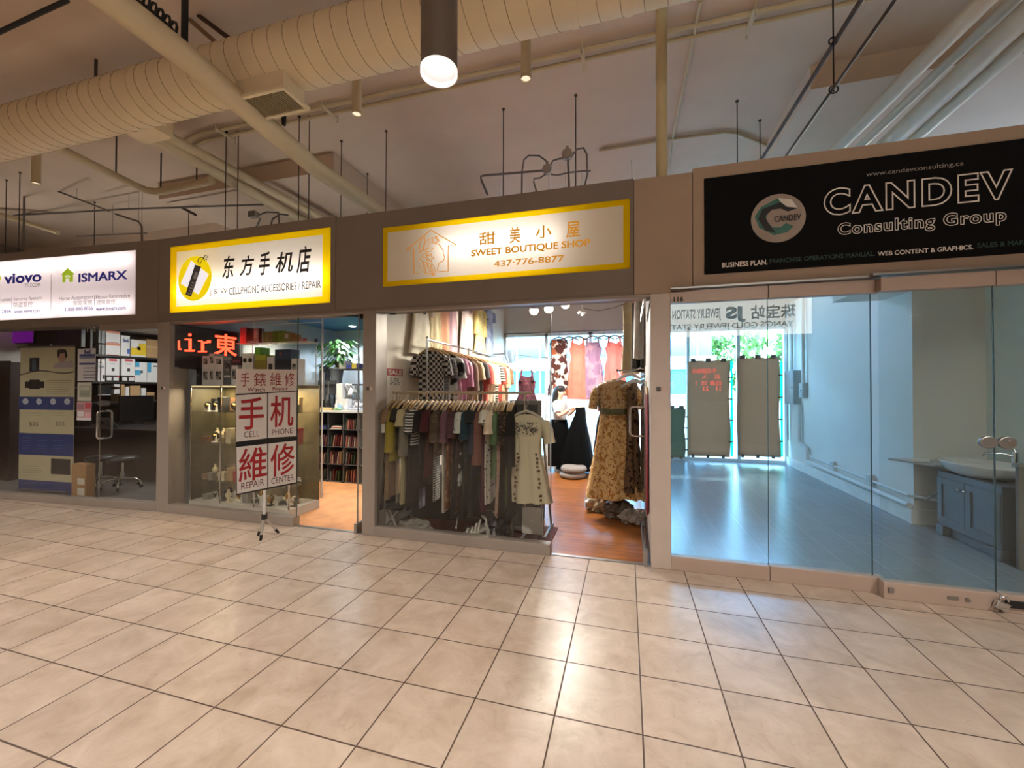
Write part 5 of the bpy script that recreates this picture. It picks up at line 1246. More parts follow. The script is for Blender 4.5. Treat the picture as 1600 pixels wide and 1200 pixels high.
q = atY(615, 815, 3.95)
t = thing('folding_stool', 'small folded metal stool with pale legs at the left end of the display', 'stool', (q.x, 3.9, 0))
MB().tube([(q.x - .08, 3.85, 0), (q.x + .10, 3.95, .22)], .012, 8).tube([(q.x + .12, 3.85, 0), (q.x - .06, 3.95, .22)], .012, 8).build('legs', M('b9b4ac', .4, metal=.4), t)
MB().cbox((q.x + .02, 3.93, .235), (.28, .2, .03)).build('seat', BLACKM, t, bevel=.01)
one('folded_cloth', crumple((q.x + .28, 3.92, .05), .15, (1.2, .7, .4), 33), M('8f8982', .8, noise=.2), 'grey folded cloth on the display floor beside the folded stool', 'cloth')
# back of the boutique: hanging ring rail, small dress, blue drape
q = atY(795, 556, 7.2)
t = thing('corner_rail', 'thin grey rail across the far left corner of the boutique', 'rail', (q.x, 7.2, q.z))
A, B = atY(787, 553, 7.3), atY(860, 559, 7.3)
MB().tube([A + Vector((-.2, 0, 0)), A, B], .012, 8).build('rod', STEEL, t)
MB().tube([B, B - Z_ * (B.z - .02)], .012, 8).build('post', STEEL, t)
one('blue_drape', (lambda m: (cloth_loft(m, [(0, .10, .03, .01, 0), (-.1, .10, .04, .014, .01), (-.24, .07, .03, .012, .03)], 8, 6, 0), m)[1])(MB(Matrix.Translation(atY(796, 550, 7.28) + Z_ * .03))), cl('7d90a6'), 'pale blue cloth draped over the thin grey rail', 'cloth')
q = atY(823, 578, 6.9)
o = garment('small dark wine coloured dress with frill straps before the back window', (q.x, 6.9, q.z + .12), .2, PM('floral', '3c1e26', '6e3b46', 24), .72, 'gown', sh=.17, b=.04, fl=.22, fd=.012, sl=0, seed=220)
t = thing('ring_stand', 'white arched stand holding the small wine coloured dress', 'stand', (q.x, 6.95, 0))
MB().tube([(q.x - .35 + .35 * (1 - math.cos(a * PI / 12)), 6.95, q.z - .05 + .25 * math.sin(a * PI / 12)) for a in range(13)], .01, 8).build('arch', WHITE, t)
for s in (-.35, .35): MB().cyl((q.x + s, 6.95, 0), (q.x + s, 6.95, q.z - .05), .01, 8).build('post', WHITE, t)
# ------------------------------------------------------------------ the person at the back of the boutique
SKIN = M('d9a88c', .6, noise=.05); HAIR = M('0f0d0d', .5, noise=.1)
PX0 = atY(879, 650, 7.55)
def skin_body(name, verts, edges, radii, mat, parent, root=0, sub=2):
    me = bpy.data.meshes.new(name); me.from_pydata([Vector(v) for v in verts], edges, [])
    o = bpy.data.objects.new(name, me); COL.objects.link(o)
    sk = o.modifiers.new('skin', 'SKIN'); sk.use_smooth_shade = True
    for v, r in zip(me.skin_vertices[0].data, radii): v.radius = (r, r) if not isinstance(r, tuple) else r
    me.skin_vertices[0].data[root].use_root = True
    s = o.modifiers.new('smooth', 'SUBSURF'); s.levels = sub; s.render_levels = sub
    dg = bpy.context.evaluated_depsgraph_get(); dg.update()
    m2 = bpy.data.meshes.new_from_object(o.evaluated_get(dg)); m2.name = name
    bpy.data.objects.remove(o)
    for p_ in m2.polygons: p_.use_smooth = True
    m2.materials.clear(); m2.materials.append(mat)
    o = bpy.data.objects.new(name, m2); COL.objects.link(o); o.parent = parent
    return o
pr = thing('person', 'person with long black hair in a white tee holding up a black dress', 'person', (PX0.x, 7.55, 0))
pr['_o'] = [0, 0, 0]
# figure faces +x, upright; units metres
V = [(0, 0, .90), (.01, 0, 1.08), (.0, 0, 1.24), (0, 0, 1.32), (.01, 0, 1.38), (.03, 0, 1.46), (.04, 0, 1.53),
     (0, .15, 1.27), (.10, .20, 1.05), (.30, .10, 1.20), (.36, .08, 1.22),
     (0, -.15, 1.27), (.10, -.20, 1.05), (.30, -.10, 1.20), (.36, -.08, 1.22),
     (0, .085, .86), (.02, .09, .48), (-.01, .09, .09), (.06, .09, .05), (.13, .09, .035),
     (0, -.085, .86), (.02, -.09, .48), (-.01, -.09, .09), (.06, -.09, .05), (.13, -.09, .035)]
E_ = [(0, 1), (1, 2), (2, 3), (3, 4), (4, 5), (5, 6), (2, 7), (7, 8), (8, 9), (9, 10), (2, 11), (11, 12), (12, 13), (13, 14), (0, 15), (15, 16), (16, 17), (17, 18), (18, 19), (0, 20), (20, 21), (21, 22), (22, 23), (23, 24)]
R_ = [(.13, .15), (.10, .125), (.11, .15), (.07, .08), (.046, .046), (.085, .075), (.08, .07), .052, .042, .032, .028, .052, .042, .032, .028, .085, .058, .038, .036, .03, .085, .058, .038, .036, .03]
skin_body('body', V, E_, R_, SKIN, pr)
for s in (.08, -.08):           # hands, fingers curled over the garment's shoulders
    base = Vector((.37, s, 1.22))
    hv = [tuple(base), (.40, s, 1.225), (.43, s, 1.225)]; he = [(0, 1), (1, 2)]; hr = [.024, (.034, .016), (.030, .014)]
    for k, (o_, ln) in enumerate(((-.027, .036), (-.009, .042), (.009, .040), (.026, .032))):
        i0 = len(hv); hv += [(.445, s + o_, 1.225), (.445 + ln * .7, s + o_ * 1.1, 1.222), (.445 + ln, s + o_ * 1.1, 1.20), (.445 + ln * .8, s + o_ * 1.1, 1.178)]
        he += [(2, i0), (i0, i0 + 1), (i0 + 1, i0 + 2), (i0 + 2, i0 + 3)]; hr += [.010, .009, .0085, .007]
    i0 = len(hv); hv += [(.41, s - math.copysign(.035, s), 1.215), (.44, s - math.copysign(.05, s), 1.20), (.465, s - math.copysign(.045, s), 1.185)]
    he += [(1, i0), (i0, i0 + 1), (i0 + 1, i0 + 2)]; hr += [.012, .010, .008]
    skin_body('hand', hv, he, hr, SKIN, pr, sub=1)
# face and hair
mb = MB(); mb.tube([(.118, 0, 1.515), (.135, 0, 1.49), (.128, 0, 1.478)], [.008, .013, .010], 8); mb.build('nose', SKIN, pr)
MB().sphere((.112, .03, 1.515), .010, 8).sphere((.112, -.03, 1.515), .010, 8).build('eyes', M('1a1412', .3), pr)
MB().tube([(.106, .022, 1.45), (.117, 0, 1.448), (.106, -.022, 1.45)], [.004, .007, .004], 6).build('mouth', M('a5554c', .5), pr)
MB().sphere((.03, .082, 1.50), .02, 8, (.6, .4, 1.2)).sphere((.03, -.082, 1.50), .02, 8, (.6, .4, 1.2)).build('ears', SKIN, pr)
rings = []
for (z, rx, ry, cx) in ((1.635, .03, .03, .02), (1.625, .07, .06, .02), (1.60, .095, .085, .015), (1.56, .10, .10, .0), (1.51, .095, .105, -.025), (1.44, .08, .11, -.055), (1.34, .07, .115, -.075), (1.22, .055, .11, -.09), (1.12, .03, .08, -.10)):
    rings.append([Vector((cx + rx * math.cos(k * PI / 12), ry * math.sin(k * PI / 12) * (1 + .05 * math.sin(5 * k)), z)) for k in range(24)])
MB().loft(rings).build('hair', HAIR, pr)
mb = MB(); rings = []
for (z, rx, ry, cx) in ((1.355, .065, .075, .0), (1.325, .10, .15, 0), (1.27, .125, .185, .0), (1.15, .125, .165, .01), (1.02, .12, .150, .01), (.94, .135, .165, .0)):
    rings.append([Vector((cx + rx * math.cos(k * PI / 12), ry * math.sin(k * PI / 12), z)) for k in range(24)])
mb.loft(rings)
for s in (-1, 1): mb.tube([(0, s * .14, 1.28), (.03, s * .175, 1.20), (.07, s * .195, 1.12)], [.07, .068, .066], 14)
mb.build('white_tee', M('b9b4b0', .8, noise=.03), pr)
mb = MB(); cloth_loft(mb, [(.98, .14, .165, .004, 0), (.80, .17, .20, .015, 0), (.12, .27, .28, .03, .02)], 16, 8, 0); mb.build('black_skirt', M('040405', .95, noise=.1, spec=.1), pr)
for s in (-1, 1):
    MB().loft([[Vector((-.05 + .14 * (1 + math.cos(k * PI / 8)) * .75, s * .09 + .045 * math.sin(k * PI / 8), z)) if z < .06 else Vector((-.02 + .06 * (1 + math.cos(k * PI / 8)) * .7, s * .09 + .042 * math.sin(k * PI / 8), z)) for k in range(16)] for z in (.0, .05, .085, .10)]).build('shoe', M('e6e3de', .5), pr)
pr.location = (PX0.x - .06, 7.55, 0); pr.rotation_euler = (0, 0, -.35); pr.scale = (.96, .96, .96)
# the black garment held out
g = thing('long_black_dress', 'long black dress held up at arm length by the person', 'dress', (0, 0, 0)); g['_o'] = [0, 0, 0]
mb = MB(); cloth_loft(mb, [(1.225, .05, .15, .004, 0), (1.15, .055, .15, .01, .01), (.95, .12, .17, .016, -.03), (.12, .34, .32, .03, -.10)], 20, 9, 1.2)
mb.build('cloth', M('040405', .95, noise=.1, spec=.1), g)
g.location = (PX0.x - .06 + .43 * math.cos(-.35), 7.55 + .43 * math.sin(-.35), -.05); g.rotation_euler = (0, 0, -.35)
# pouf and white shoes on the floor at the back
q = atY(899, 735, 7.35)
t = thing('pouf', 'round grey stacked cushions on the boutique floor behind the black dress', 'cushion', (q.x + .05, 7.35, 0))
for k in range(2): MB().lathe([(.02, .005 + .1 * k), (.20, .01 + .1 * k), (.225, .05 + .1 * k), (.20, .095 + .1 * k), (.02, .1 + .1 * k)], (q.x + .02 * k, 7.0, 0), 24).build('cushion', M('827b77', .85, noise=.06), t)
one('white_bag', crumple((q.x + .42, 7.15, .12), .14, (.9, .8, 1), 77), M('cfcbc4', .5, noise=.1), 'white paper bag on the floor right of the grey cushions', 'bag')
q = atY(932, 740, 6.6); one('shoe_box', MB().box((q.x - .08, 6.5, 0), (q.x + .10, 6.75, .20)).box((q.x - .085, 6.495, .16), (q.x + .105, 6.755, .205)), M('b9b5ae', .6), 'grey white shoe box on the floor left of the floral dress', 'box')
# ------------------------------------------------------------------ phone shop
ORD = ['first', 'second', 'third', 'fourth', 'fifth', 'sixth', 'seventh', 'eighth', 'ninth', 'tenth', 'eleventh', 'twelfth', 'thirteenth', 'fourteenth', 'fifteenth', 'sixteenth', 'seventeenth', 'eighteenth', 'nineteenth', 'twentieth', 'twenty-first', 'twenty-second']
WB = M('c9d2da', .7, noise=.03)
struct('wall_back_phone_shop', MB().box((-5.38, 6.6, 0), (-2.6, 6.7, 2.62)), WB, 'white back wall of the phone shop')
struct('ceiling_phone_shop', MB().box((-5.38, 3.96, 2.60), (-2.6, 6.7, 2.66)), M('2f5f8f', .6, noise=.05), 'blue ceiling of the phone shop')
struct('wall_panel_phone_shop', MB().box((-5.378, 3.9, 0), (-5.37, 6.6, 2.6)), M('b5c3cf', .7, noise=.03), 'pale blue left wall of the phone shop')
for i, (x, y, c, lab) in enumerate(((-4.75, 5.0, (1, .85, .6), 'round downlight in the blue ceiling, nearer the window'), (-4.6, 6.1, (.85, .95, 1), 'round downlight in the blue ceiling, over the plant'), (-3.3, 5.3, (.95, .97, 1), 'round downlight in the blue ceiling, behind the middle post'))):
    t = thing('downlight', lab, 'lamp', (x, y, 2.59), 'downlights in the phone shop')
    MB().cyl((x, y, 2.585), (x, y, 2.60), .075, 20).build('ring', WHITE, t); MB().cyl((x, y, 2.582), (x, y, 2.585), .055, 20).build('lens', emit_mat('fff6ea' if i != 1 else 'e8f6ff', 14), t)
    add_light('downlight_glow', 'SPOT', (x, y, 2.57), (0, 0, 0), 210, c, spot_size=2.4, spot_blend=.7, shadow_soft_size=.06)
# running light board on the left wall
PL = Plane((-5.335, 3.76, 0), (.06, 1.0, 0))
ld = thing('light_board', 'black running light board with red letters in the phone shop window', 'light board', (-5.33, 4.1, 1.9))
q = [PL.hit(266, 507), PL.hit(375, 519), PL.hit(375, 575), PL.hit(266, 590)]
q = [Vector((p.x, p.y, z)) for p, z in zip(q, (q[0].z, q[0].z, q[2].z - .06, q[2].z - .06))]
MB().prism([p for p in q][::-1], -PL.n * .03).build('case', M('15161a', .4), ld)
MB().prism([p + PL.n * .003 for p in (q[0] * .97 + q[2] * .03, q[1] * .97 + q[3] * .03, q[2] * .97 + q[0] * .03, q[3] * .97 + q[1] * .03)][::-1], -PL.n * .002).build('screen', M('1c1b22', .25), ld)
REDL = emit_mat('ff3a22', 7.0)
mb = MB()
def lbar(x0, y0, x1, y1): mb.prism([PL.hit(x0, y1, .005), PL.hit(x1, y1, .005), PL.hit(x1, y0, .005), PL.hit(x0, y0, .005)], PL.n * .003)
for r in ((278, 534, 280.5, 548.5), (280.5, 546.5, 283, 548.5), (294, 523, 298.5, 527), (288.2, 531, 299, 533), (294.5, 533, 299, 548.5), (288.2, 548.5, 304, 551), (309, 533.5, 316, 535.5), (314, 535.5, 318.5, 550), (309, 550, 323, 552), (318.5, 535.5, 324, 538), (323, 533.5, 329, 537.5)): lbar(*r)
mb.build('letter_strokes', REDL, ld)
PL.text('東', (334.3, 523.7, 370, 557.4), REDL, ld, off=.005, bold=.012)
# corner showcase behind the glass
X0, X1, YS0, YS1 = -5.28, -3.74, 3.86, 4.34
zt = atY(320, 603, 3.86).z
shz = [.10] + [atY(320, p, 3.9).z for p in (752, 693, 645)] + [zt]
sh = thing('display_case', 'glass showcase full of small goods behind the phone shop window', 'display case', ((X0 + X1) / 2, 4.1, 0))
MB().box((X0, YS0, 0), (X1, YS1, .10)).build('plinth', M('c9c3b8', .5), sh)
for z, nm in zip(shz[1:], ('shelf',) * 3 + ('top',)): MB().box((X0 + .008, YS0 + .008, z - .008), (X1 - .008, YS1 - .008, z)).build(nm, M('b9c4bf', .15, noise=.03) if nm == 'top' else GLASS_CASE, sh)
MB().box((X0, YS0, .1), (X1, YS0 + .006, zt)).build('front_glass', GLASS_CASE, sh)
MB().box((X1 - .006, YS0 + .006, .1), (X1, YS1, zt)).build('side_glass', GLASS_CASE, sh)
MB().box((X0, YS1 - .01, .1), (X1 - .006, YS1, zt)).build('back_board', M('6e6448', .3, noise=.25), sh)
for x in (X0 + .01, X0 + .5, X0 + 1.02, X1 - .012):
    MB().box((x - .008, YS0 - .002, .1), (x + .008, YS0 + .008, zt)).build('post', CHROME, sh)
MB().box((X0, YS0 + .006, .1), (X0 + .006, YS1 - .01, zt)).build('side_board', M('55503f', .4, noise=.2), sh)
MB().box((X0 + .01, YS0 + .012, zt - .03), (X1 - .02, YS0 + .03, zt - .012)).build('light_strip', emit_mat('ffe0a8', 1.0), sh)
add_light('case_glow', 'AREA', ((X0 + X1) / 2, 4.08, zt - .04), (0, 0, 0), 34, (1, .80, .52), shape='RECTANGLE', size=1.4, size_y=.3)
GOLD = M('c79a4a', .25, metal=.9, noise=.1); SILV = M('c8c6c0', .25, metal=.9, noise=.1)
rnd = random.Random(11)
SHN = ['floor', 'lower shelf', 'middle shelf', 'upper shelf']
tints = [('cream', 'cdbf9c'), ('white', 'd8d4cc'), ('brown', '6e5138'), ('black', '1b1b1d'), ('olive', '6e6a44'), ('tan', 'a98d62'), ('red', '9a2c28'), ('grey', '85827b')]
for si in range(4):
    z = shz[si]; n = 22
    for k in range(n):
        x = X0 + .09 + (X1 - X0 - .18) * k / (n - 1) + rnd.uniform(-.02, .02); y = YS0 + (.08 if k % 2 else .25) + rnd.uniform(0, .06); r = rnd.random()
        pos = 'on the %s of the window showcase, %s from the left' % (SHN[si], ORD[k])
        grp = 'goods in the window showcase'
        if r < .38:
            cn, cc = rnd.choice(tints); w, d, h = rnd.uniform(.06, .10), rnd.uniform(.05, .10), rnd.uniform(.05, .2)
            o = thing('gift_box', 'small %s box %s' % (cn, pos), 'box', (x, y, z), grp)
            MB().box((x - w / 2, y - d / 2, z), (x + w / 2, y + d / 2, z + h * .75)).build('box', M(cc, .5), o)
            MB().box((x - w / 2 - .003, y - d / 2 - .003, z + h * .75), (x + w / 2 + .003, y + d / 2 + .003, z + h)).build('lid', M(cc, .4), o)
        elif r < .62:
            m_ = rnd.choice((GOLD, SILV)); nm = 'gold' if m_ is GOLD else 'silver'
            o = thing('wrist_watch', nm + ' watch ' + pos, 'watch', (x, y, z), grp)
            MB().box((x - .03, y - .02, z), (x + .03, y + .03, z + .012)).tube([(x, y + .02, z + .012), (x, y + .015, z + .09)], .012, 8).build('stand', BLACKM if rnd.random() < .5 else WHITE, o)
            MB().cyl((x, y - .018, z + .075), (x, y - .004, z + .08), .026, 18).build('watch_case', m_, o)
            MB().tube([(x + 0, y + .036 * math.sin(a * PI / 6) + .012, z + .075 + .042 * math.cos(a * PI / 6)) for a in range(-5, 6)], .011, 6).build('strap', m_ if rnd.random() < .5 else BLACKM, o)
        elif r < .8:
            m_ = rnd.choice((GOLD, M('d6c7a0', .3), M('7b5a34', .4)))
            o = thing('ornament', 'small curved ornament ' + pos, 'ornament', (x, y, z), grp)
            MB().lathe([(.03, z), (.032, z + .01), (.012, z + .03), (.03 + .02 * rnd.random(), z + .07), (.035, z + .10), (.015, z + .12), (.012, z + .135)], (x, y, 0), 16).build('vase', m_, o)
            MB().sphere((x, y, z + .145), .014, 10).build('stopper', m_, o)
        else:
            o = one('cable_coil', MB().tube([(x + .05 * math.cos(a * PI / 6) * (1 - a / 90), y + .04 * math.sin(a * PI / 6), z + .012 + a * .0012) for a in range(38)], .006, 6), M(rnd.choice(('1e1e20', 'c9c6be', '7c6a3a')), .5), 'coiled cable ' + pos, 'cable', grp)
# boxes stacked on the showcase
def bx(px0, py0, px1, py1, y, mat, label, deco=None, d=.14, snap=None, name='product_box', cat='box', group='boxes on the window showcase'):
    A, B = atY(px0, py0, y), atY(px1, py1, y)
    z0 = B.z if snap is None else snap
    o = thing(name, label, cat, ((A.x + B.x) / 2, y + d / 2, z0), group)
    MB().box((A.x + .002, y, z0), (B.x - .002, y + d, A.z)).build('carton', mat, o, bevel=.002)
    if deco:
        for nm, m_, u0, v0, u1, v1 in deco:
            MB().box((A.x + (B.x - A.x) * u0, y - .002, z0 + (A.z - z0) * v0), (A.x + (B.x - A.x) * u1, y, z0 + (A.z - z0) * v1)).build(nm, m_, o)
    return o, A, B
def c4(x0, y0, x1, y1): return 260 + x0 / 7.273, 490 + y0 / 7.273, 260 + x1 / 7.273, 490 + y1 / 7.273
WP = M('cfccc6', .5, noise=.05); DKP = M('2b2b2e', .5); PHO = PM('blotch', '3a3836', '8f8a80', 14)
CAMP = [('picture', PHO, .2, .3, .8, .8)]
items = [((150, 585, 222, 790), WP, 'white box with a device picture, far left on the window showcase', CAMP, 0), ((225, 580, 325, 790), M('b9b4b0', .5), 'pale box under the white pair at the left of the window showcase', [('picture', M('6d5a62', .5), .35, .4, .6, .85)], 0),
         ((328, 500, 403, 790), M('1b191b', .5), 'tall black box on the window showcase', [('logo_band', M('6b686c', .5), .3, .3, .6, .36)], 0), ((405, 630, 480, 790), WP, 'white camera box in the lower row, left of three', CAMP, 0), ((482, 625, 540, 790), WP, 'white camera box in the lower row, middle of three', CAMP, 0),
         ((542, 628, 642, 790), WP, 'white camera box in the lower row, right of three', CAMP, 0), ((648, 540, 732, 790), M('5d6060', .5), 'grey green box right of the camera boxes', [('picture', PHO, .15, .55, .85, .9), ('band', WP, .1, .3, .9, .38)], 0),
         ((736, 600, 812, 790), WP, 'small white box right of the grey green one', CAMP, 0), ((405, 495, 480, 628), WP, 'white camera box in the upper row, left of three', CAMP, 1), ((482, 468, 542, 623), WP, 'white camera box in the upper row, middle of three', CAMP, 1), ((544, 500, 642, 626), WP, 'white camera box in the upper row, right of three', CAMP, 1),
         ((228, 450, 275, 578), M('e2dde0', .4), 'white carton with a lilac bar in the upper pair, left', [('picture', M('8d6f90', .5), .3, .1, .6, .8)], 1), ((277, 450, 325, 578), M('e2dde0', .4), 'white carton with a lilac bar in the upper pair, right', [('picture', M('8d6f90', .5), .3, .1, .6, .8)], 1),
         ((736, 500, 850, 598), M('34262c', .5), 'dark maroon box over the small white box', [('band', M('7d4a50', .5), .1, .3, .9, .6)], 1), ((860, 465, 984, 660), M('dcd8d0', .5), 'white box with two black lenses and dots like a face', None, 0),
         ((1000, 540, 1132, 660), M('8a7a30', .5), 'olive box under the yellow green tin', [('band', M('b58a30', .5), .0, .3, 1, .6)], 0), ((1010, 480, 1128, 538), M('a6a83a', .5), 'yellow green tin over the olive box', None, 1), ((1000, 395, 1066, 478), M('6cae3a', .5), 'bright green box on the yellow green tin', None, 1),
         ((1140, 500, 1226, 660), WP, 'white camera box right of the olive box', [('picture', M('202022', .4), .25, .3, .75, .75)], 0), ((1230, 530, 1412, 660), M('1f2a33', .5), 'wide dark slate box on the window showcase', [('logo_band', M('7d858a', .5), .8, .3, .95, .6)], 0), ((1230, 420, 1412, 528), M('22374f', .5), 'wide navy blue box on the slate one', [('mark', M('a3402a', .5), .3, .4, .42, .7)], 1),
         ((1418, 520, 1480, 660), WP, 'white box at the right end of the window showcase', CAMP, 0)]
tops = {}
for i, (r, m_, lab, deco, up) in enumerate(items):
    p = c4(*r)
    if up == 0: o, A, B = bx(*p, 4.0, m_, lab, deco, snap=zt)
    else:
        snap = None
        for (a, b, z) in tops.get('l', []):
            A_ = atY(p[0], p[1], 4.0).x; B_ = atY(p[2], p[3], 4.0).x
            if min(b, B_) - max(a, A_) > .2 * (B_ - A_): snap = max(snap or 0, z)
        o, A, B = bx(*p, 4.0, m_, lab, deco, snap=snap)
    tops.setdefault('l', []).append((A.x, B.x, A.z))
    if 'face' in lab:
        mb = MB(); w, h = B.x - A.x, A.z - zt
        for u, v, rr in ((.26, .78, .17), (.74, .78, .17), (.3, .35, .09), (.68, .35, .09), (.18, .2, .06), (.56, .2, .06)): mb.cyl((A.x + w * u, 4.0, zt + h * v), (A.x + w * u, 3.996, zt + h * v), w * rr, 14)
        mb.build('lens_print', BLACK, o)
# goods hanging behind on the left wall and a wire shelf
t = thing('wire_shelf', 'white wire shelf with hanging packs behind the showcase', 'shelf', (-4.5, 4.6, 1.9))
za = atY(400, 538, 4.5).z; xa, xb = atY(374, 538, 4.5).x, atY(485, 540, 4.5).x
mb = MB()
for k in range(4): mb.cyl((xa, 4.45 + .08 * k, za), (xb, 4.45 + .08 * k, za), .004, 6)
for k in range(8): mb.cyl((xa + (xb - xa) * k / 7, 4.45, za), (xa + (xb - xa) * k / 7, 4.70, za), .003, 6)
for x in (xa, xb): mb.cyl((x, 4.72, 0), (x, 4.72, 2.6), .012, 8)
mb.cyl((xa, 4.70, za), (xa, 4.72, za), .004, 6).cyl((xb, 4.70, za), (xb, 4.72, za), .004, 6).cyl((xa, 4.72, 2.42), (xb, 4.72, 2.42), .006, 6)
mb.build('frame', WHITE, t)
packs = [(834, 170, 903, 320, 'c25a62', 'pink red'), (908, 178, 950, 335, '1d1d20', 'black'), (953, 180, 985, 335, '3a3a3e', 'charcoal'), (988, 178, 1040, 335, 'b9b6b0', 'pale grey'), (1043, 180, 1080, 335, '18181a', 'very dark'), (1090, 215, 1140, 350, '6a7d3a', 'olive green'), (1143, 215, 1200, 350, '8a8f5a', 'khaki'),
         (1203, 210, 1260, 345, '5f8f2f', 'leaf green'), (1263, 205, 1330, 345, '7aa33c', 'bright green'), (1333, 215, 1395, 350, '8f9d58', 'sage'), (1398, 230, 1445, 350, 'a5824a', 'ochre'), (1450, 250, 1500, 350, 'b98a4a', 'orange tan'), (1505, 290, 1565, 360, 'c95048', 'red')]
for x0, y0, x1, y1, c, nm in packs:
    bx(*c4(x0, y0, x1, y1), 4.50, M(c, .45, noise=.25, scale=20), nm + ' accessory pack on the white wire shelf behind the showcase', [('window', M('d8d8d4', .3), .2, .35, .8, .8)] if rnd.random() < .4 else None, d=.05, snap=za + .004, name='accessory_pack', cat='pack', group='packs on the wire shelf')
# counter with open cubes
CY = 5.58; cx0, cx1 = atY(489, 700, CY).x, -2.62; CZ = 1.12
ct = thing('counter', 'white topped counter of open wire cubes in the phone shop', 'counter', ((cx0 + cx1) / 2, CY, 0))
MB().box((cx0 - .25, CY - .02, CZ), (cx1, CY + .55, CZ + .03)).build('counter_top', M('e4e4e2', .35, noise=.02), ct)
cw = (atY(565, 700, CY).x - cx0) / 3.15; ncol = int((cx1 - cx0) / cw); ch = CZ / 4
WIRE = M('6d6e72', .4, metal=.4)
for r in range(5):
    MB().box((cx0, CY, min(r * ch, CZ - .012)), (cx0 + ncol * cw, CY + .34, min(r * ch, CZ - .012) + .010)).build('shelf', WIRE, ct)
for k in range(ncol + 1):
    MB().box((cx0 + k * cw - .005, CY, .01), (cx0 + k * cw + .005, CY + .34, CZ)).build('divider', WIRE, ct)
MB().box((cx0, CY + .34, 0), (cx0 + ncol * cw, CY + .35, CZ)).build('back_panel', M('3f4043', .6), ct)
mb = MB()
for r in range(5):
    for k in range(min(ncol, 4) + 1): mb.cbox((cx0 + k * cw, CY - .004, min(r * ch + .005, CZ - .01)), (.03, .012, .03))
mb.build('connector', BLACKM, ct)
ROWS = ['bottom row', 'third row', 'second row', 'top row']; PC_ = [('rose', 'a0625c'), ('dusty pink', 'b58078'), ('plum', '5c3540'), ('grey', '7d7b78'), ('cream', 'c2b6a2'), ('dark green', '3c4a3a'), ('tan', '9a7a58'), ('maroon', '6a2d30')]
for r in range(4):
    for k in range(min(3, ncol)):
        z = r * ch + .010; x = cx0 + k * cw + .012
        if r == 3 and k < 2:
            for j in range(3):
                c = ('3a3f78', '4a4f8a', '2c3060')[j] if k == 0 else ('d2cfc8', 'b8403c', 'd8d6d2')[j]
                one('accessory_pack', MB().box((x + .03 + .01 * j, CY + .02, z + .016 * j), (x + cw - .06, CY + .26, z + .016 * j + .015)), M(c, .5), '%s flat pack in the top row, %s counter cube, %s from the bottom' % ('blue' if k == 0 else 'white or red', ORD[k], ORD[j]), 'pack', 'packs in the counter cubes')
            continue
        n = (5, 6, 7)[(r + k) % 3] if r else (2, 4, 5)[k]
        for j in range(n):
            nm, c = PC_[(r * 5 + k * 3 + j * 3 + j * j) % 8]; hh = ch * rnd.uniform(.52, .72); lean = rnd.uniform(.10, .35)
            x1_ = x + .02 + (cw - .10) * j / max(4, n - 1)
            one('accessory_pack', MB().prism([(x1_, CY + .015, z + .001), (x1_ + .014, CY + .015, z + .001), (x1_ + .014 + hh * lean * .45, CY + .015, z + hh), (x1_ + hh * lean * .45, CY + .015, z + hh)], (0, .20, 0)), M(c, .4, noise=.2, scale=18), '%s pack in the %s, %s counter cube, %s from the left' % (nm, ROWS[r], ORD[k], ORD[j]), 'pack', 'packs in the counter cubes')
# things on the counter
def c6(x0, y0, x1, y1): return 460 + x0 / 7.5, 490 + y0 / 7.5, 460 + x1 / 7.5, 490 + y1 / 7.5
TOPZ = CZ + .03
for r, c, lab, y, d, nm, cat in (((230, 1090, 270, 1170), 'b02a30', 'small red box on the phone shop counter', 5.62, .1, 'small_box', 'box'), ((275, 1110, 440, 1170), 'd6c28c', 'long cream yellow box on the phone shop counter', 5.60, .1, 'small_box', 'box'),
                                 ((490, 830, 560, 1170), 'dcdcda', 'white tall device box on the phone shop counter', 5.75, .25, 'device_box', 'box'), ((560, 1010, 620, 1170), 'e2e2e0', 'small white carton beside the tall device box', 5.68, .12, 'small_box', 'box'), ((35, 690, 165, 830), 'd0b5b0', 'pinkish white carton over the showcase end', 5.5, .2, 'small_box', 'box'),
                                 ((625, 1120, 760, 1170), 'c9d2e2', 'pale blue tray of tools on the phone shop counter', 5.62, .2, 'tool_tray', 'tray')):
    if 'over the showcase' in lab:
        continue
    bx(*c6(*r), y, M(c, .5), lab, None, d=d, snap=TOPZ, name=nm, cat=cat, group='clutter on the phone shop counter')
mo = thing('monitor', 'dark grey screen standing on the phone shop counter', 'monitor', (atY(512, 640, 5.95).x, 5.95, TOPZ), 'clutter on the phone shop counter')
A, B = atY(*c6(275, 790, 480, 960)[:2], 5.95), atY(*c6(275, 790, 480, 960)[2:], 5.95)
MB().box((A.x, 5.95, B.z), (B.x, 5.98, A.z)).build('screen', M('33363c', .4), mo, bevel=.004)
MB().box(((A.x + B.x) / 2 - .03, 5.96, TOPZ), ((A.x + B.x) / 2 + .03, 5.975, B.z)).box((A.x + .05, 5.9, TOPZ), (B.x - .05, 6.03, TOPZ + .012)).build('stand', M('55585c', .4), mo)
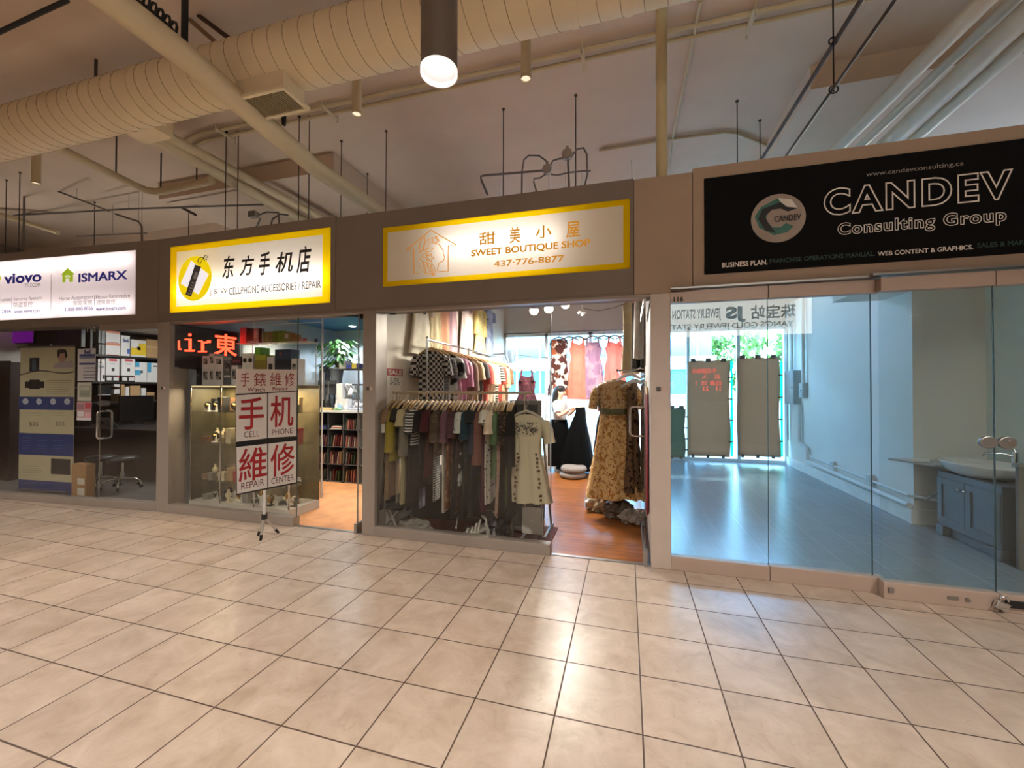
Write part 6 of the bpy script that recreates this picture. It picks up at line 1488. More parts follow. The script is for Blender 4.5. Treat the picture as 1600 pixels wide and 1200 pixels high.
for px, pt_, lab in ((493.5, 535, 'tall black phone tripod on the counter, leftmost of three'), (506, 583, 'black phone tripod on the counter, middle of three'), (513, 596, 'black phone tripod on the counter, rightmost of three')):
    p = atY(px, 620, 5.70); zt_ = atY(px, pt_, 5.70).z
    t = thing('phone_tripod', lab, 'tripod', (p.x, 5.70, TOPZ), 'phone tripods')
    MB().tube([(p.x, 5.70, TOPZ + .12), (p.x, 5.70, zt_)], .008, 8).build('pole', M('8a8a8e', .3, metal=.6), t)
    for a in (0.3, 2.4, 4.5): MB().tube([(p.x, 5.70, TOPZ + .16), (p.x + .08 * math.cos(a), 5.70 + .07 * math.sin(a), TOPZ + .006)], [.012, .006], 6).build('leg', BLACKM, t)
    MB().cbox((p.x, 5.695, zt_ + .02), (.05, .02, .05)).tube([(p.x - .02, 5.7, zt_), (p.x + .02, 5.7, zt_ + .05)], .008, 6).build('phone_clamp', BLACKM, t)
for px, c, h, lab in ((526, 'e6e8ea', .16, 'white spray bottle on the phone shop counter'), (531, '9ac4e0', .13, 'pale blue bottle on the phone shop counter'), (541, 'e8e8e8', .11, 'short white bottle on the phone shop counter')):
    p = atY(px, 640, 5.64); t = thing('bottle', lab, 'bottle', (p.x, 5.64, TOPZ), 'clutter on the phone shop counter')
    MB().lathe([(.028, TOPZ), (.03, TOPZ + .01), (.03, TOPZ + h * .6), (.012, TOPZ + h * .75), (.012, TOPZ + h * .85)], (p.x, 5.64, 0), 16).build('body', M(c, .3), t); MB().cyl((p.x, 5.64, TOPZ + h * .85), (p.x, 5.64, TOPZ + h), .014, 12).build('cap', WHITE, t)
one('green_cloth', crumple((atY(527, 640, 5.60).x, 5.605, TOPZ + .02), .06, (1.2, .5, .4), 3), M('a9d8a8', .7), 'pale green cloth on the front edge of the phone shop counter', 'cloth', 'clutter on the phone shop counter')
ms = thing('microscope', 'white repair microscope among the clutter on the counter', 'microscope', (atY(549, 640, 5.85).x, 5.85, TOPZ), 'clutter on the phone shop counter')
p = atY(549, 640, 5.85)
MB().box((p.x - .1, 5.78, TOPZ), (p.x + .1, 5.98, TOPZ + .025)).build('base', WHITE, ms); MB().cyl((p.x, 5.95, TOPZ), (p.x, 5.95, TOPZ + .4), .014, 10).build('column', STEEL, ms)
MB().tube([(p.x, 5.95, TOPZ + .3), (p.x, 5.85, TOPZ + .32), (p.x, 5.80, TOPZ + .24)], [.04, .045, .03], 12).tube([(p.x - .03, 5.88, TOPZ + .33), (p.x - .035, 5.78, TOPZ + .42)], .018, 8).tube([(p.x + .03, 5.88, TOPZ + .33), (p.x + .035, 5.78, TOPZ + .42)], .018, 8).build('head', M('dadada', .4), ms)
for k, (px, py, r, c, lab) in enumerate(((538, 612, .09, 'd9dadc', 'crumpled white wrap left of the microscope'), (556, 605, .10, '8f9298', 'grey tangle of cables right of the microscope'), (551, 625, .08, 'e2e2e2', 'white tissue pile before the microscope'), (560, 632, .08, 'c9cdd4', 'pale heap at the right end of the counter'), (543, 601, .07, '55585c', 'dark small tool pouch behind the clutter'))):
    p = atY(px, py, 5.80 + .05 * (k % 3)); zc_ = max(TOPZ + r * .75, p.z - .08)
    one('cable_tangle' if 'tangle' in lab else 'wrapping', crumple((p.x, p.y, TOPZ + r * .62), r, (1, .8, .85), 50 + k), M(c, .5, noise=.3, scale=20), lab, 'clutter', 'clutter on the phone shop counter')
# black shelf with the plant
zs = atY(527, 601, 5.98).z
t = thing('plank_shelf', 'narrow black shelf behind the counter carrying the plant', 'shelf', (-4.2, 6.1, zs))
sx0, sx1 = atY(500, 601, 5.9).x, -2.64
MB().box((sx0, 5.92, zs - .025), (sx1, 6.25, zs)).build('board', BLACKM, t)
for x in (sx0 + .05, -3.4): MB().cyl((x, 6.2, TOPZ), (x, 6.2, zs - .025), .012, 8).build('post', BLACKM, t)
pt = thing('potted_plant', 'leafy green plant in a grey pot on the black shelf', 'plant', (atY(526, 600, 6.05).x, 6.05, zs))
p = atY(526, 600, 6.05); hp = atY(526, 576, 6.05).z
MB().lathe([(.075, zs), (.085, zs + .01), (.115, hp - .02), (.125, hp - .02), (.125, hp), (.11, hp), (.10, hp - .02), (.01, hp - .025)], (p.x, 6.05, 0), 24).build('pot', M('8d98a4', .4), pt)
MB().tube([(p.x, 6.05, hp - .03), (p.x + .01, 6.05, hp + .12), (p.x, 6.04, hp + .25)], [.02, .016, .012], 8).tube([(p.x + .03, 6.06, hp - .03), (p.x + .02, 6.06, hp + .22)], [.016, .010], 8).build('stem', M('6f6246', .8), pt)
mb = MB(); rnd = random.Random(21); GL = [M('2f5f27', .45, noise=.25), M('4c8a38', .45, noise=.25), M('8fbf6a', .4, noise=.2)]
for k in range(190):
    a = rnd.random() * 2 * PI; R = rnd.uniform(.03, .31); zc_ = hp + .14 + rnd.uniform(-.12, .36)
    c = Vector((p.x + R * math.cos(a), 6.04 + R * .8 * math.sin(a), zc_)); d = Vector((math.cos(a + rnd.uniform(-.5, .5)), math.sin(a), -.35 - rnd.random() * .7)).normalized()
    s = d.cross(Z_).normalized(); L = rnd.uniform(.09, .16); w = L * .18; n_ = s.cross(d); mb.m = rnd.choice((0, 0, 1, 1, 2))
    pts = [c, c + d * L * .3 + s * w, c + d * L * .65 + s * w * .8, c + d * L - n_ * .01, c + d * L * .65 - s * w * .8, c + d * L * .3 - s * w]
    mb.add(pts, [(0, 1, 2, 3, 4, 5)]); mb.add([q - n_ * .002 for q in pts], [(5, 4, 3, 2, 1, 0)])
mb.build('leaves', GL, pt)
zs2 = atY(548, 577, 5.98).z; bx0_ = atY(531, 577, 5.98).x
q = thing('plank_shelf', 'short black shelf plank right of the plant carrying small boxes', 'shelf', (bx0_ + .4, 6.05, zs2))
MB().box((bx0_, 5.95, zs2 - .02), (-2.64, 6.2, zs2)).build('board', BLACKM, q)
MB().cyl((-3.6, 6.17, zs), (-3.6, 6.17, zs2 - .02), .012, 8).build('post', BLACKM, q)
for r, c, lab in (((525, 560, 600, 640), 'd8d8d6', 'white box on the black shelf right of the plant'), ((608, 605, 665, 640), '3848a0', 'blue box on the black shelf'), ((668, 590, 725, 640), 'cfc050', 'yellow box on the black shelf'), ((728, 590, 752, 640), '3a3f8c', 'indigo box at the right of the yellow box')):
    bx(*c6(*r), 5.98, M(c, .5), lab, None, d=.14, snap=zs2, group='boxes on the black shelf')
bx(*c6(290, 620, 345, 790), 5.93, M('24262a', .5), 'black speaker box behind the phone tripods', [('cone', M('3c3f44', .4), .2, .15, .8, .5), ('tweeter', M('3c3f44', .4), .35, .62, .65, .82)], d=.16, snap=TOPZ, name='speaker', cat='speaker', group='clutter on the phone shop counter')
# curved white display table beside the entrance
q = atZ(472, 756, 0)
t = thing('display_table', 'white topped curved table on a round grey base in the phone shop', 'table', (-4.62, 4.85, 0))
MB().lathe([(.01, 0), (.26, 0), (.27, .02), (.05, .05), (.045, .06), (.045, .66)], (-4.62, 4.85, 0), 32).build('pedestal', M('a9abae', .4, metal=.3), t)
MB().prism([(-4.62 + (.34 if math.cos(k * PI / 16) < 0 else .36) * math.cos(k * PI / 16), 4.85 + .26 * math.sin(k * PI / 16), .66) for k in range(32)], (0, 0, .03)).build('table_top', M('ebebea', .35), t)
one('tan_carton', MB().box((-4.98, 5.05, 0), (-4.70, 5.35, .84)).box((-4.985, 5.045, .78), (-4.695, 5.355, .85)), M('b39b72', .7), 'tall tan carton standing behind the curved table', 'box')

# ------------------------------------------------------------------ repair sign on a tripod in front of the shop
PB = Plane((-3.46, 3.27, 0), (.24, .97, 0))
ts = thing('repair_sign', 'white sign plates with red characters on a small tripod before the phone shop', 'sign', (-3.46, 3.27, 0))
def plate(pts, mat, name, off, t_=.004):
    MB().prism([PB.hit(x, y, off) for x, y in pts][::-1], PB.n * t_).build(name, mat, ts)
plate([(368, 612), (465, 608), (464, 756.5), (369.5, 775.5)], BLACK, 'backing_board', 0, .006)
plate([(369, 578), (464, 579), (463.4, 611.5), (369, 617)], M('d9cdc6', .6, noise=.03), 'paper_plate', .007)
SP = M('dcd6d2', .5, noise=.02); SR = M('a01c22', .55, noise=.05); SD = M('5a3030', .6)
for pts in ([(369.4, 619.5), (417, 616), (417, 686), (369.4, 692)], [(419, 615.8), (463, 613), (463, 682.5), (419, 685.6)], [(369.8, 700.3), (417.4, 694.8), (417.8, 763.6), (371, 773)], [(419.4, 694.6), (463, 689.6), (463, 754.6), (419.6, 763)]):
    plate(pts, SP, 'white_plate', .007)
for ch, box, m_, b in (('手', (373.5, 622, 412.5, 672.5), SR, .012), ('机', (422.5, 619.5, 458.5, 668.5), SR, .012), ('維', (373.5, 701, 417, 752.5), SR, .010), ('修', (423, 694.5, 460.5, 744), SR, .010), ('CELL', (381.5, 675, 405.5, 684.5), SD, 0), ('PHONE', (425.5, 671, 457, 679.8), SD, 0), ('REPAIR', (377.5, 753, 412.5, 763), SD, 0), ('CENTER', (424.5, 745.2, 459, 754.6), SD, 0),
                      ('手', (376, 584, 390, 605.5), M('8a1e22', .6), 0), ('錶', (396.5, 584, 416, 605.5), M('8a1e22', .6), 0), ('維', (422, 584, 440, 604.5), M('8a1e22', .6), 0), ('修', (444.5, 583.5, 460, 604.5), M('8a1e22', .6), 0), ('Watch', (386.5, 607, 414, 613.4), M('6a1e22', .6), .01), ('Repair', (426, 605.6, 450, 612.6), M('6a1e22', .6), .01)):
    PB.text(ch, box, m_, ts, off=.0125, bold=b, depth=.001)
cx_, cy_ = PB.hit(417, 700).x - .012, PB.hit(417, 700).y + .004
ph_ = atY(417, 808, cy_).z
MB().cyl((cx_ - .012, cy_, ph_), (cx_ - .012, cy_, PB.hit(417, 720).z), .013, 12).build('pole', M('d6d2cc', .4), ts)
MB().cyl((cx_ - .012, cy_, ph_ - .03), (cx_ - .012, cy_, ph_ + .02), .028, 12).build('hub', BLACK, ts)
for (px, py) in ((404, 838), (436, 834), (408, 846)):
    f_ = atZ(px, py, 0); h_ = Vector((cx_ - .012, cy_, ph_ - .005)); d_ = f_ - h_
    lg = MB().tube([h_, h_ + d_ * .78], .011, 8).build('leg', M('c9c6c2', .3, metal=.7), ts)
    MB().tube([h_ + d_ * .76, h_ + d_ * .97], .014, 8).sphere(h_ + d_ * .985, .012, 8).build('rubber_foot', BLACK, lg) if False else MB().tube([h_ + d_ * .76, h_ + d_], [.014, .012], 8).build('rubber_foot', BLACK, lg)
# ------------------------------------------------------------------ telecom shop at far left
def li(px, py, off=0.0):                       # along / height on the turned front
    p = PI_.hit(px, py, off) - O_I; return p.dot(UI), p.z
gx = li(149, 650)[0]
struct('trim_14', MB(TI).box((-4.6, 0, 0), (0, .1, .09)), ALU, 'grey sill of the telecom shop front', bevel=.004)
struct('window_9', MB(TI).box((-4.6, .045, .09), (gx - .004, .055, 2.30)), GLASS, 'glass shop window of the telecom shop')
d = thing('door_3', 'closed glass door of the telecom shop with a loop handle', 'door', O_I + UI * gx); d['kind'] = 'structure'
MB(TI).box((gx, .045, .10), (-.02, .055, 2.24)).build('pane', GLASS, d)
MB(TI).box((gx, .03, .01), (-.02, .07, .105)).box((gx, .03, 2.24), (-.02, .07, 2.31)).box((gx - .003, .044, .1), (gx, .056, 2.24)).build('door_rail', ALU, d)
hx, hz0 = li(152, 688); hz1 = li(152, 645)[1]
hb = MB(TI); c = .05
loop(hb, hx + .04, .045, hz0, hz1, .075, .012, (0, -1, 0)); hb.build('handle', CHROME, d)
hb = MB(TI); loop(hb, hx + .04, .055, hz0, hz1, .075, .012, (0, 1, 0)); hb.build('handle', CHROME, d)
hb = MB(TI).cyl((hx + .03, .01, li(157, 633)[1]), (hx + .03, .09, li(157, 633)[1]), .035, 16).cyl((hx + .03, -.005, li(157, 633)[1]), (hx + .03, .01, li(157, 633)[1]), .022, 14); hb.build('lock_knob', STEEL, d)
struct('wall_side_telecom', MB().box((-10.2, 3.4, 0), (-10.1, 7.6, 3.2)), BROWNW, 'dark brown side wall of the telecom shop')
struct('ceiling_telecom', MB().box((-10.1, 3.75, 2.62), (-5.5, 7.6, 2.68)), M('b9b6b2', .7), 'white ceiling of the telecom shop')
struct('wall_panel_telecom', MB().box((-10.1, 3.55, 1.72), (-10.085, 4.6, 2.62)), WHITE, 'white upper wall at the far left of the telecom shop')
add_light('shelf_glow', 'AREA', (-8.2, 5.6, 2.55), (0, math.radians(20), 0), 60, (1, .96, .9), shape='RECTANGLE', size=1.5, size_y=1.0)
# roll-up banner
PBn = Plane(O_I - NI * .32, UI)
bn = thing('roll_up_banner', 'tall cream and blue roll-up banner inside the telecom shop window', 'banner', PBn.hit(72, 776))
CRM = M('b3aa8c', .6, noise=.04); NVY = M('24346e', .55, noise=.05)
def bp(x0, y0, x1, y1, mat, name, off, t_=.001):
    P = [PBn.hit(x, y, off) for x, y in ((x0, y1), (x1, y1), (x1, y0), (x0, y0))]
    L, R = P[0], P[1]; P = [Vector((a.x, a.y, z)) for a, z in ((L, P[0].z), (R, P[0].z), (R, P[3].z), (L, P[3].z))]
    return MB().prism(P, PBn.n * t_).build(name, mat, bn)
bp(29.2, 546, 115, 779, CRM, 'sheet', 0, .002)
for y0, y1 in ((622.5, 642.5), (679, 712.5), (751.5, 778)): bp(29.2, y0, 115, y1, NVY, 'blue_band', .003)
bp(28, 544.5, 116, 547, STEEL, 'top_rail', .004, .01)
BK = M('1e1a1c', .5)
mb = MB(); mb.tube([PBn.hit(30 + k * 5.65, 587 + 3 * math.sin(k * .42 + 2.4) - k * .35, .004) for k in range(16)], .007, 6); mb.build('wave_line', M('33232a', .5), bn)
for r, m_, nm in (((46, 562, 61, 583), M('20242e', .4), 'device_print'), ((50, 564, 56, 582), M('4a5a6a', .4), 'device_screen'), ((39, 599, 69, 609), BK, 'phone_print'), ((46, 596, 62, 611), BK, 'phone_print'), ((80, 719, 110, 743), BK, 'machine_print')):
    bp(*r, m_, nm, .004 if nm != 'device_screen' else .006)
MB().prism([PBn.hit(97 + 6 * math.cos(a * PI / 8), 561 + 8 * math.sin(a * PI / 8), .004) for a in range(16)][::-1], PBn.n * .001).build('portrait_face', M('a07a66', .6), bn)
MB().prism([PBn.hit(x, y, .006) for x, y in ((90, 562), (89, 550), (95, 547.5), (103, 549), (105, 560), (102, 562), (101, 554), (94, 555))], PBn.n * .001).build('portrait_hair', M('241a18', .6), bn)
MB().prism([PBn.hit(x, y, .006) for x, y in ((82, 578), (86, 571), (95, 568.5), (104, 567), (113, 566), (114, 577))], PBn.n * .001).build('portrait_shirt', M('9a8d90', .6), bn)
mb = MB()
for cx_ in (40, 61, 83, 105): mb.prism([PBn.hit(cx_ + 4.6 * math.cos(a * PI / 7), 630 + 5 * math.sin(a * PI / 7), .005) for a in range(14)][::-1], PBn.n * .001)
mb.build('round_icon', M('a9adb8', .5), bn)
PBn.text('$25', (46, 662, 60, 669), M('55524a', .6), bn, off=.004); PBn.text('$35', (87.5, 661.5, 101, 668.5), M('55524a', .6), bn, off=.004)
mb = MB()
for x0, x1, ys, st in ((73, 111, (597, 600.5, 604, 607.5, 611, 614.5, 618), 0), (40, 66, (648, 651.5), 0), (83, 105, (648, 651.5), 0), (35, 66, (731, 734.5, 738, 741.5, 745), 0)):
    for y in ys: mb.tube([PBn.hit(x0, y, .004), PBn.hit(x1 - (y % 3) * 2, y, .004)], .0025, 4)
mb.build('print_line', M('847c66', .6), bn)
mb = MB()
for x0, x1, ys in ((35, 53, (686, 691, 695, 699, 703, 707)), (59, 78, (691, 695, 699, 703, 707)), (84, 105, (691, 695, 699, 703, 707)), (35, 85, (758.5,)), (35, 108, (766, 770))):
    for y in ys: mb.tube([PBn.hit(x0, y, .004), PBn.hit(x1 - (y % 4) * 2, y, .004)], .0025, 4)
mb.build('print_line', M('5a69a0', .6), bn)
q = PBn.hit(72, 776); R3 = Matrix.Rotation(ANG, 4, 'Z')
MB().cbox((q.x, q.y, .035), (.86, .16, .07), R3).build('base_cassette', STEEL, bn)
MB().cyl((q.x, q.y + .03, .07), (q.x, q.y + .03, PBn.hit(72, 540).z), .01, 8).build('support_pole', STEEL, bn)
# posters on the glass
PG = Plane(O_I - NI * .042, UI)
def poster(x0, y0, x1, y1, mat, label, bits):
    o = thing('glass_poster', label, 'poster', PG.hit((x0 + x1) / 2, y1), 'posters on the telecom glass')
    def rect(a, b, c, d_, off, m_, nm):
        P = [PG.hit(x, y, off) for x, y in ((a, d_), (c, d_), (c, b), (a, b))]; zl, zh = P[0].z, P[3].z
        P = [Vector((P[0].x, P[0].y, zl)), Vector((P[1].x, P[1].y, zl)), Vector((P[1].x, P[1].y, zh)), Vector((P[0].x, P[0].y, zh))]
        MB().prism(P, PG.n * .0012).build(nm, m_, o)
    rect(x0, y0, x1, y1, -.006, mat, 'sheet')
    for a, b, c, d_, m_, nm in bits: rect(a, b, c, d_, -.004, m_, nm)
    return o
BB = M('3a4678', .6); PP = M('c3c0c2', .6, noise=.03)
o = poster(121, 547.5, 149, 598, PP, 'white and blue poster at the top of the telecom shop glass', [(124, 556, 148, 560, BB, 'band'), (124, 561, 148, 562.5, BB, 'band'), (124, 569.5, 148, 572.5, BB, 'band'), (130, 577, 149, 578, BB, 'rule'), (130, 582.5, 149, 583.5, BB, 'rule'), (130, 588, 149, 589, BB, 'rule'), (130, 592.5, 149, 593.5, BB, 'rule')])
PG.text('Bell', (131.5, 549, 141.5, 555.5), BB, o, off=-.004, bold=.04)
poster(121, 600, 143, 629, M('b9b7aa', .6, noise=.03), 'cream notice in the middle of the telecom shop glass', [(124, 605, 141, 623, M('7f8476', .6), 'box_print'), (125, 606, 140, 612, M('a6a898', .6), 'box_print'), (125, 618, 139, 619, M('4f5a50', .6), 'rule')])
poster(120, 630, 143, 659, M('b58a90', .6, noise=.05), 'pink and white notice lowest on the telecom shop glass', [(121, 634, 131, 642, M('8d6a72', .6), 'print'), (133, 632, 142, 641, M('a8404c', .6), 'print'), (121, 645, 131, 653, PP, 'print'), (133, 647, 142, 655, M('c99aa0', .6), 'print'), (120, 655, 143, 659, PP, 'band')])
# product shelves along the side wall
SX = -9.45
def c2(x, y): return 110 + x / 7.5, 500 + y / 7.5
def sx(x, y, X=SX): return atX(*c2(x, y), X)
ya_, yb_ = sx(320, 740).y - .1, sx(1100, 740).y + .3
us = thing('shelf_unit', 'dark shelf unit full of white and tan product boxes in the telecom shop', 'shelf', (SX - .25, (ya_ + yb_) / 2, 0))
levels = [sx(700, v).z for v in (148, 442, 742, 970)]
for z in levels: MB().box((-10.1, ya_, z - .035), (SX, yb_, z)).build('shelf_board', M('2a2626', .4), us)
for y in (ya_, yb_): MB().box((-10.1, y - .015, .75), (SX, y + .015, levels[0] + .4)).build('side_board', M('2a2626', .4), us)
def sb(x0, y0, x1, y1, mat, label, z=None, bits=(), dep=.3):
    A, B = sx(x0, y0), sx(x1, y1); z0 = B.z if z is None else z
    o = thing('product_box', label, 'box', (SX - dep / 2, (A.y + B.y) / 2, z0), 'boxes in the telecom shelves')
    h = max(.04, A.z - B.z) if z is not None else A.z - z0
    ya2, yb2 = A.y + .004, B.y - .004
    MB().box((SX - dep, ya2, z0), (SX - .01, yb2, z0 + h)).build('carton', mat, o, bevel=.003)
    for nm, m_, u0, v0, u1, v1 in bits: MB().box((SX - .01, ya2 + (yb2 - ya2) * u0, z0 + h * v0), (SX - .008, ya2 + (yb2 - ya2) * u1, z0 + h * v1)).build(nm, m_, o)
    return o, ya2, yb2, z0, h
BW = M('dcdcde', .45, noise=.03); TAN = M('b5946a', .7, noise=.06); RDX = M('c23a48', .5); GRX = M('8f9296', .5, noise=.05); ORX = M('d98a6a', .5); CYX = M('3f9cc8', .5); DRK = M('2e2c30', .5); YLX = M('e2c22a', .5)
L1, L2, L3, L4 = levels
sb(600, 75, 738, 150, M('d8b8bc', .5), 'pinkish white box on the top telecom shelf', L1, [('stripe', RDX, 0, .8, 1, .95)]); sb(745, 65, 912, 160, M('d2404e', .5), 'bright red box on the top telecom shelf', L1, [('print', M('e8a0a4', .5), .15, .3, .7, .6)]); sb(918, 108, 1040, 185, TAN, 'tan carton at the right of the top telecom shelf', L1)
sb(330, 320, 410, 440, GRX, 'grey box low in the left stack of the telecom shelf', L2); o, a_, b_, z_, h_ = sb(330, 120, 410, 292, GRX, 'grey box high in the left stack of the telecom shelf', None)
o.location.z += 0
o, a_, b_, z_, h_ = sb(415, 285, 586, 440, BW, 'white box with an orange pink stripe, lower of the stacked pair', L2, [('stripe', ORX, 0, .8, 1, .98), ('stripe', RDX, .1, .0, .9, .05)])
sb(415, 80, 586, 240, BW, 'white box with an orange pink stripe, upper of the stacked pair', z_ + h_ + .002, [('stripe', ORX, 0, .8, 1, .98), ('stripe', RDX, .1, .0, .9, .05)])
o, a_, b_, z_, h_ = sb(592, 180, 700, 428, BW, 'tall white box with blue lettering on the second telecom shelf', L2, [('arc', M('3a5cae', .5), .72, .12, 1, .36)])
lettering('Bell', (SX - .007, a_ + .03, z_ + h_ * .68), (0, 1, 0), (0, 0, 1), (b_ - a_) * .7, h_ * .16, M('3a4c9a', .5), o, bold=.03)
sb(712, 225, 890, 437, BW, 'white and yellow box with a black dot on the second telecom shelf', L2, [('yellow_wave', YLX, 0, .1, 1, .52), ('yellow_wave', YLX, .5, .52, 1, .8), ('dot', DRK, .4, .4, .62, .62)]); sb(893, 225, 1040, 450, TAN, 'tan carton at the right of the second telecom shelf', L2, [('tape', M('c9b08a', .5), 0, .55, 1, .62)])
o, a_, b_, z_, h_ = sb(325, 470, 412, 735, BW, 'narrow white box with grey lettering at the left of the third telecom shelf', L3, [('label', DRK, .1, .82, .5, .87), ('dot', DRK, .65, .12, .95, .3)])
lettering('Bell', (SX - .007, a_ + .01, z_ + h_ * .6), (0, 1, 0), (0, 0, 1), (b_ - a_) * .7, h_ * .13, M('8a90a4', .5), o, bold=.03)
for x0, lab in ((420, 'left'), (602, 'right')):
    o, a_, b_, z_, h_ = sb(x0, 665, x0 + 160, 740, DRK, 'low black and red box on the third telecom shelf, %s of two' % lab, L3, [('label', BW, .05, .2, .4, .75), ('label', BW, .55, .2, .95, .75), ('corner', RDX, .82, .75, 1, 1)])
    sb(x0, 455, x0 + 160, 660, BW, 'white box with red wording on the third telecom shelf, %s of two' % lab, z_ + h_ + .002, [('red_wording', RDX, .22, .84, .8, .96), ('dot', DRK, .42, .25, .62, .43), ('rule', GRX, .3, .66, .7, .7)])
sb(760, 505, 902, 742, BW, 'white and light blue box on the third telecom shelf, left of two', L3, [('blue_slash', CYX, 0, .75, .35, 1), ('blue_slash', CYX, .0, .35, .45, .6), ('dot', DRK, .45, .45, .65, .58)]); sb(905, 510, 1050, 742, BW, 'white and light blue box on the third telecom shelf, right of two', L3, [('blue_slash', CYX, 0, .5, .3, 1), ('label', DRK, .45, .8, .8, .86)])
sb(325, 770, 482, 880, M('222326', .3), 'flat black screen box on the bottom telecom shelf', L4 + .13, [('rim', BW, 0, 0, 1, .06)])
for (x0, y0, x1, y1, m_, lab) in ((598, 770, 642, 970, TAN, 'narrow tan carton first on the bottom telecom shelf'), (648, 800, 696, 970, BW, 'narrow white carton second on the bottom telecom shelf'), (704, 790, 826, 970, TAN, 'wide tan carton in the middle of the bottom telecom shelf'), (834, 815, 892, 965, BW, 'white carton with black print on the bottom telecom shelf'), (900, 865, 992, 962, TAN, 'small tan carton at the right of the bottom telecom shelf'), (515, 770, 585, 800, BW, 'small white device upper left on the bottom telecom shelf'), (515, 830, 585, 882, BW, 'small white device below the other on the bottom telecom shelf')):
    sb(x0, y0, x1, y1, m_, lab, L4 if y1 > 900 else None)
# desk with black arms, two stools, carton
dz_ = .80
q = atZ(196, 689, dz_); q2 = atZ(246, 686, dz_)
t = thing('desk', 'dark brown desk under the telecom shelves', 'desk', (q.x - .4, q.y + .3, 0))
dxr = q.x + .15
MB().box((-10.09, ya_ - .2, dz_ - .03), (dxr, yb_, dz_)).build('desk_top', M('3a3230', .3), t)
MB().box((-10.09, ya_ - .15, 0), (dxr - .35, yb_ - .05, dz_ - .03)).build('base', BROWNW, t)
MB().box((dxr - .004, ya_ - .2, dz_ - .028), (dxr + .002, yb_, dz_ - .002)).build('edge_strip', STEEL, t)
bk = thing('monitor_screen', 'large black screen standing on the dark desk', 'monitor', (-9.2, q.y + .3, dz_)); ym = atX(215, 660, -9.0).y
MB().box((-9.03, atX(186, 660, -9.0).y, dz_ + .08), (-8.99, atX(240, 660, -9.0).y, dz_ + .56)).build('screen', M('0d0e11', .2), bk, bevel=.004)
MB().box((-9.15, ym - .12, dz_), (-8.92, ym + .12, dz_ + .015)).box((-9.04, ym - .03, dz_), (-9.0, ym + .03, dz_ + .1)).build('stand', BLACK, bk)
q = atX(182, 672, -8.85); lp = thing('laptop', 'open thin laptop lying on the dark desk', 'laptop', (-8.85, q.y, dz_))
MB().cbox((-8.85, q.y + .2, dz_ + .012), (.24, .5, .018)).build('keyboard_base', M('55575c', .3, metal=.6), lp); MB().cbox((-8.86, q.y - .1, dz_ + .09), (.24, .26, .012), Matrix.Rotation(-.75, 4, 'X')).build('lid', M('6d7076', .3, metal=.6), lp)
def stool(px, py, label):
    p = atZ(px, py, 0); t = thing('rolling_stool', label, 'stool', (p.x, p.y, 0), 'rolling stools')
    x, y = p.x, p.y
    MB().lathe([(.02, .40), (.17, .40), (.185, .42), (.185, .45), (.16, .47), (.02, .475)], (x, y, 0), 24).build('seat', M('17171a', .35), t)
    MB().cyl((x, y, .15), (x, y, .40), .022, 12).cyl((x, y, .13), (x, y, .24), .034, 12).build('column', CHROME, t)
    for k in range(5):
        a = 2 * PI * k / 5 + .5; dx, dy_ = math.cos(a), math.sin(a)
        l_ = MB().tube([(x, y, .15), (x + .16 * dx, y + .16 * dy_, .14), (x + .22 * dx, y + .22 * dy_, .11), (x + .235 * dx, y + .235 * dy_, .05)], .013, 8).build('leg', CHROME, t)
        cx_, cy_ = x + .24 * dx, y + .24 * dy_
        MB().cyl((cx_ - .012 * dy_, cy_ + .012 * dx, .025), (cx_ + .012 * dy_, cy_ - .012 * dx, .025), .025, 12).build('caster', BLACK, l_)
stool(192, 765, 'black topped chrome rolling stool in the telecom shop, right one'); stool(158, 763, 'black topped chrome rolling stool in the telecom shop, left one behind the door edge')
p = atZ(128, 783, 0)
t = thing('carton', 'brown cardboard carton with two white labels beside the banner', 'box', (p.x, p.y + .2, 0))
hh = atY(128, 728, p.y).z; w0, w1 = atY(112, 760, p.y).x, atY(141, 760, p.y).x
w1 = w0 + (w1 - w0) * .8
MB().box((w0, p.y, 0), (w1, p.y + .1, hh)).build('box', M('9a7448', .75, noise=.06), t, bevel=.004)
for v0, v1 in ((.12, .32), (.42, .6)): MB().box((w0 + (w1 - w0) * .42, p.y - .002, hh * v0), (w0 + (w1 - w0) * .9, p.y, hh * v1)).build('label', M('c9c2b4', .6), t)
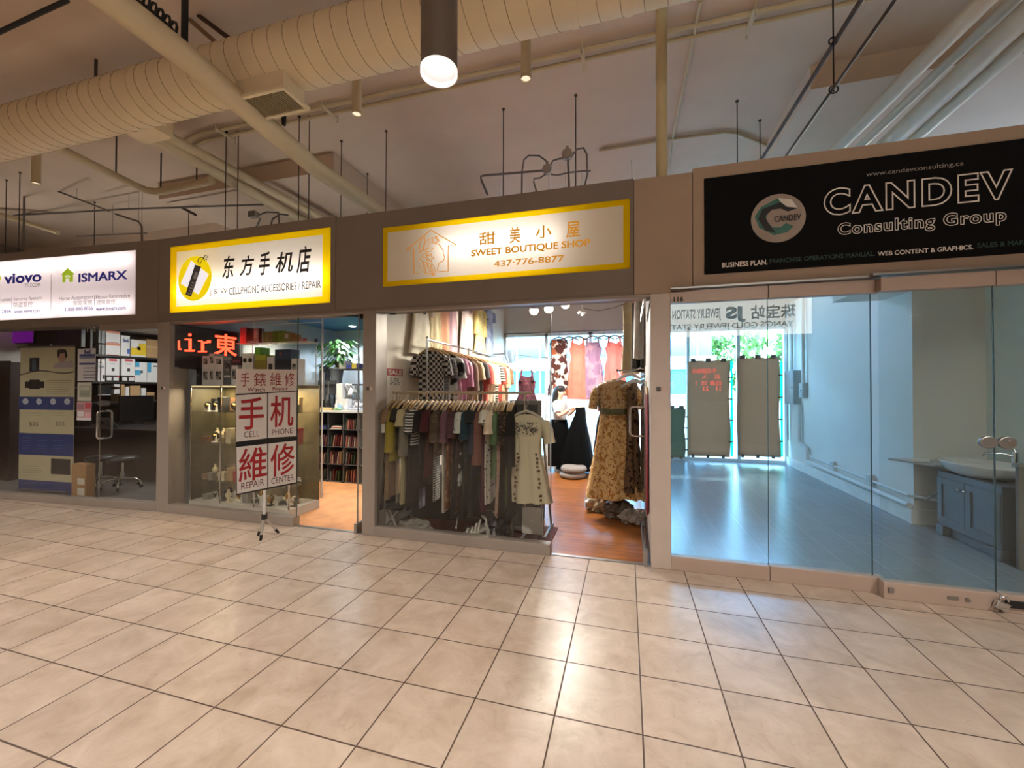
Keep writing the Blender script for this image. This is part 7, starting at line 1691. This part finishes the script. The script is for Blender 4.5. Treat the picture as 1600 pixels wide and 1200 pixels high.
# left end: white shelf wall, purple lit screen, dark panel
wv = thing('ceiling_screen', 'dark wide screen hung high in the telecom shop', 'screen', (-8.6, 4.9, 2.2))
A, B = atY(52, 512, 4.6), atY(126, 545, 4.6)
MB().box((A.x - .2, 4.6, B.z), (B.x, 4.66, A.z + .05)).build('panel', M('26262a', .3), wv, bevel=.006); MB().cyl(((A.x + B.x) / 2, 4.63, A.z), ((A.x + B.x) / 2, 4.63, 2.62), .02, 8).build('pole', WHITE, wv)
A, B = atY(19, 513, 4.4), atY(46, 537, 4.4)
pv = thing('lit_panel', 'small purple lit panel high at the left of the telecom shop', 'sign', (A.x, 4.4, B.z)); MB().box((A.x, 4.4, B.z), (B.x, 4.44, A.z)).build('face', emit_mat('7a1590', .55), pv); MB().box((A.x - .02, 4.44, B.z - .02), (B.x + .02, 4.47, A.z + .02)).build('frame', BLACK, pv)
MB().cyl(((A.x + B.x) / 2, 4.455, A.z), ((A.x + B.x) / 2, 4.455, 2.62), .012, 6).build('hanger', BLACK, pv)
A, B = atY(-40, 570, 4.2), atY(14, 780, 4.2)
one('dark_cabinet', MB().box((max(A.x, -10.05), 4.2, 0), (B.x, 4.6, A.z)).box((max(A.x, -10.05), 4.19, 0), (B.x + .01, 4.2, A.z + .02)), BROWNW, 'dark brown cabinet side at the left edge of the telecom window', 'cabinet', bevel=.004)
A, B = atY(18, 578, 4.9), atY(32, 730, 4.9)
t = thing('glass_rack', 'dark rack with bright edged shelves left of the banner', 'rack', (A.x, 4.9, 0)); MB().box((A.x - .1, 5.1, 0), (B.x + 1.2, 5.14, 1.6)).build('back_board', BROWNW, t)
for py in (608, 643, 679, 713):
    z = atY(25, py, 4.9).z; MB().box((A.x - .1, 4.85, z - .012), (B.x + 1.2, 5.1, z)).build('shelf', STEEL, t)

# unseen uplights added over the two left shops to brighten the slab
for k, (x, y, lab) in enumerate(((-7.6, 5.3, 'added unseen uplight on top of the telecom shop ceiling'), (-4.4, 5.3, 'added unseen uplight on top of the phone shop ceiling'), (-10.6, 4.6, 'added unseen uplight far left above the telecom shop'))):
    z = 2.70 if k < 2 else 3.0
    t = thing('added_uplight', lab, 'lamp', (x, y, z), 'added uplights above the shops')
    MB().box((x - .6, y - .06, z), (x + .6, y + .06, z + .05)).build('tray', WHITE, t); MB().cyl((x - .58, y, z + .075), (x + .58, y, z + .075), .016, 10).build('tube', emit_mat('fff2e0', 6), t)
    add_light('added_uplight_glow', 'AREA', (x, y, z + .10), (math.pi, 0, 0), 8, (1, .93, .86), shape='RECTANGLE', size=1.1, size_y=.1)
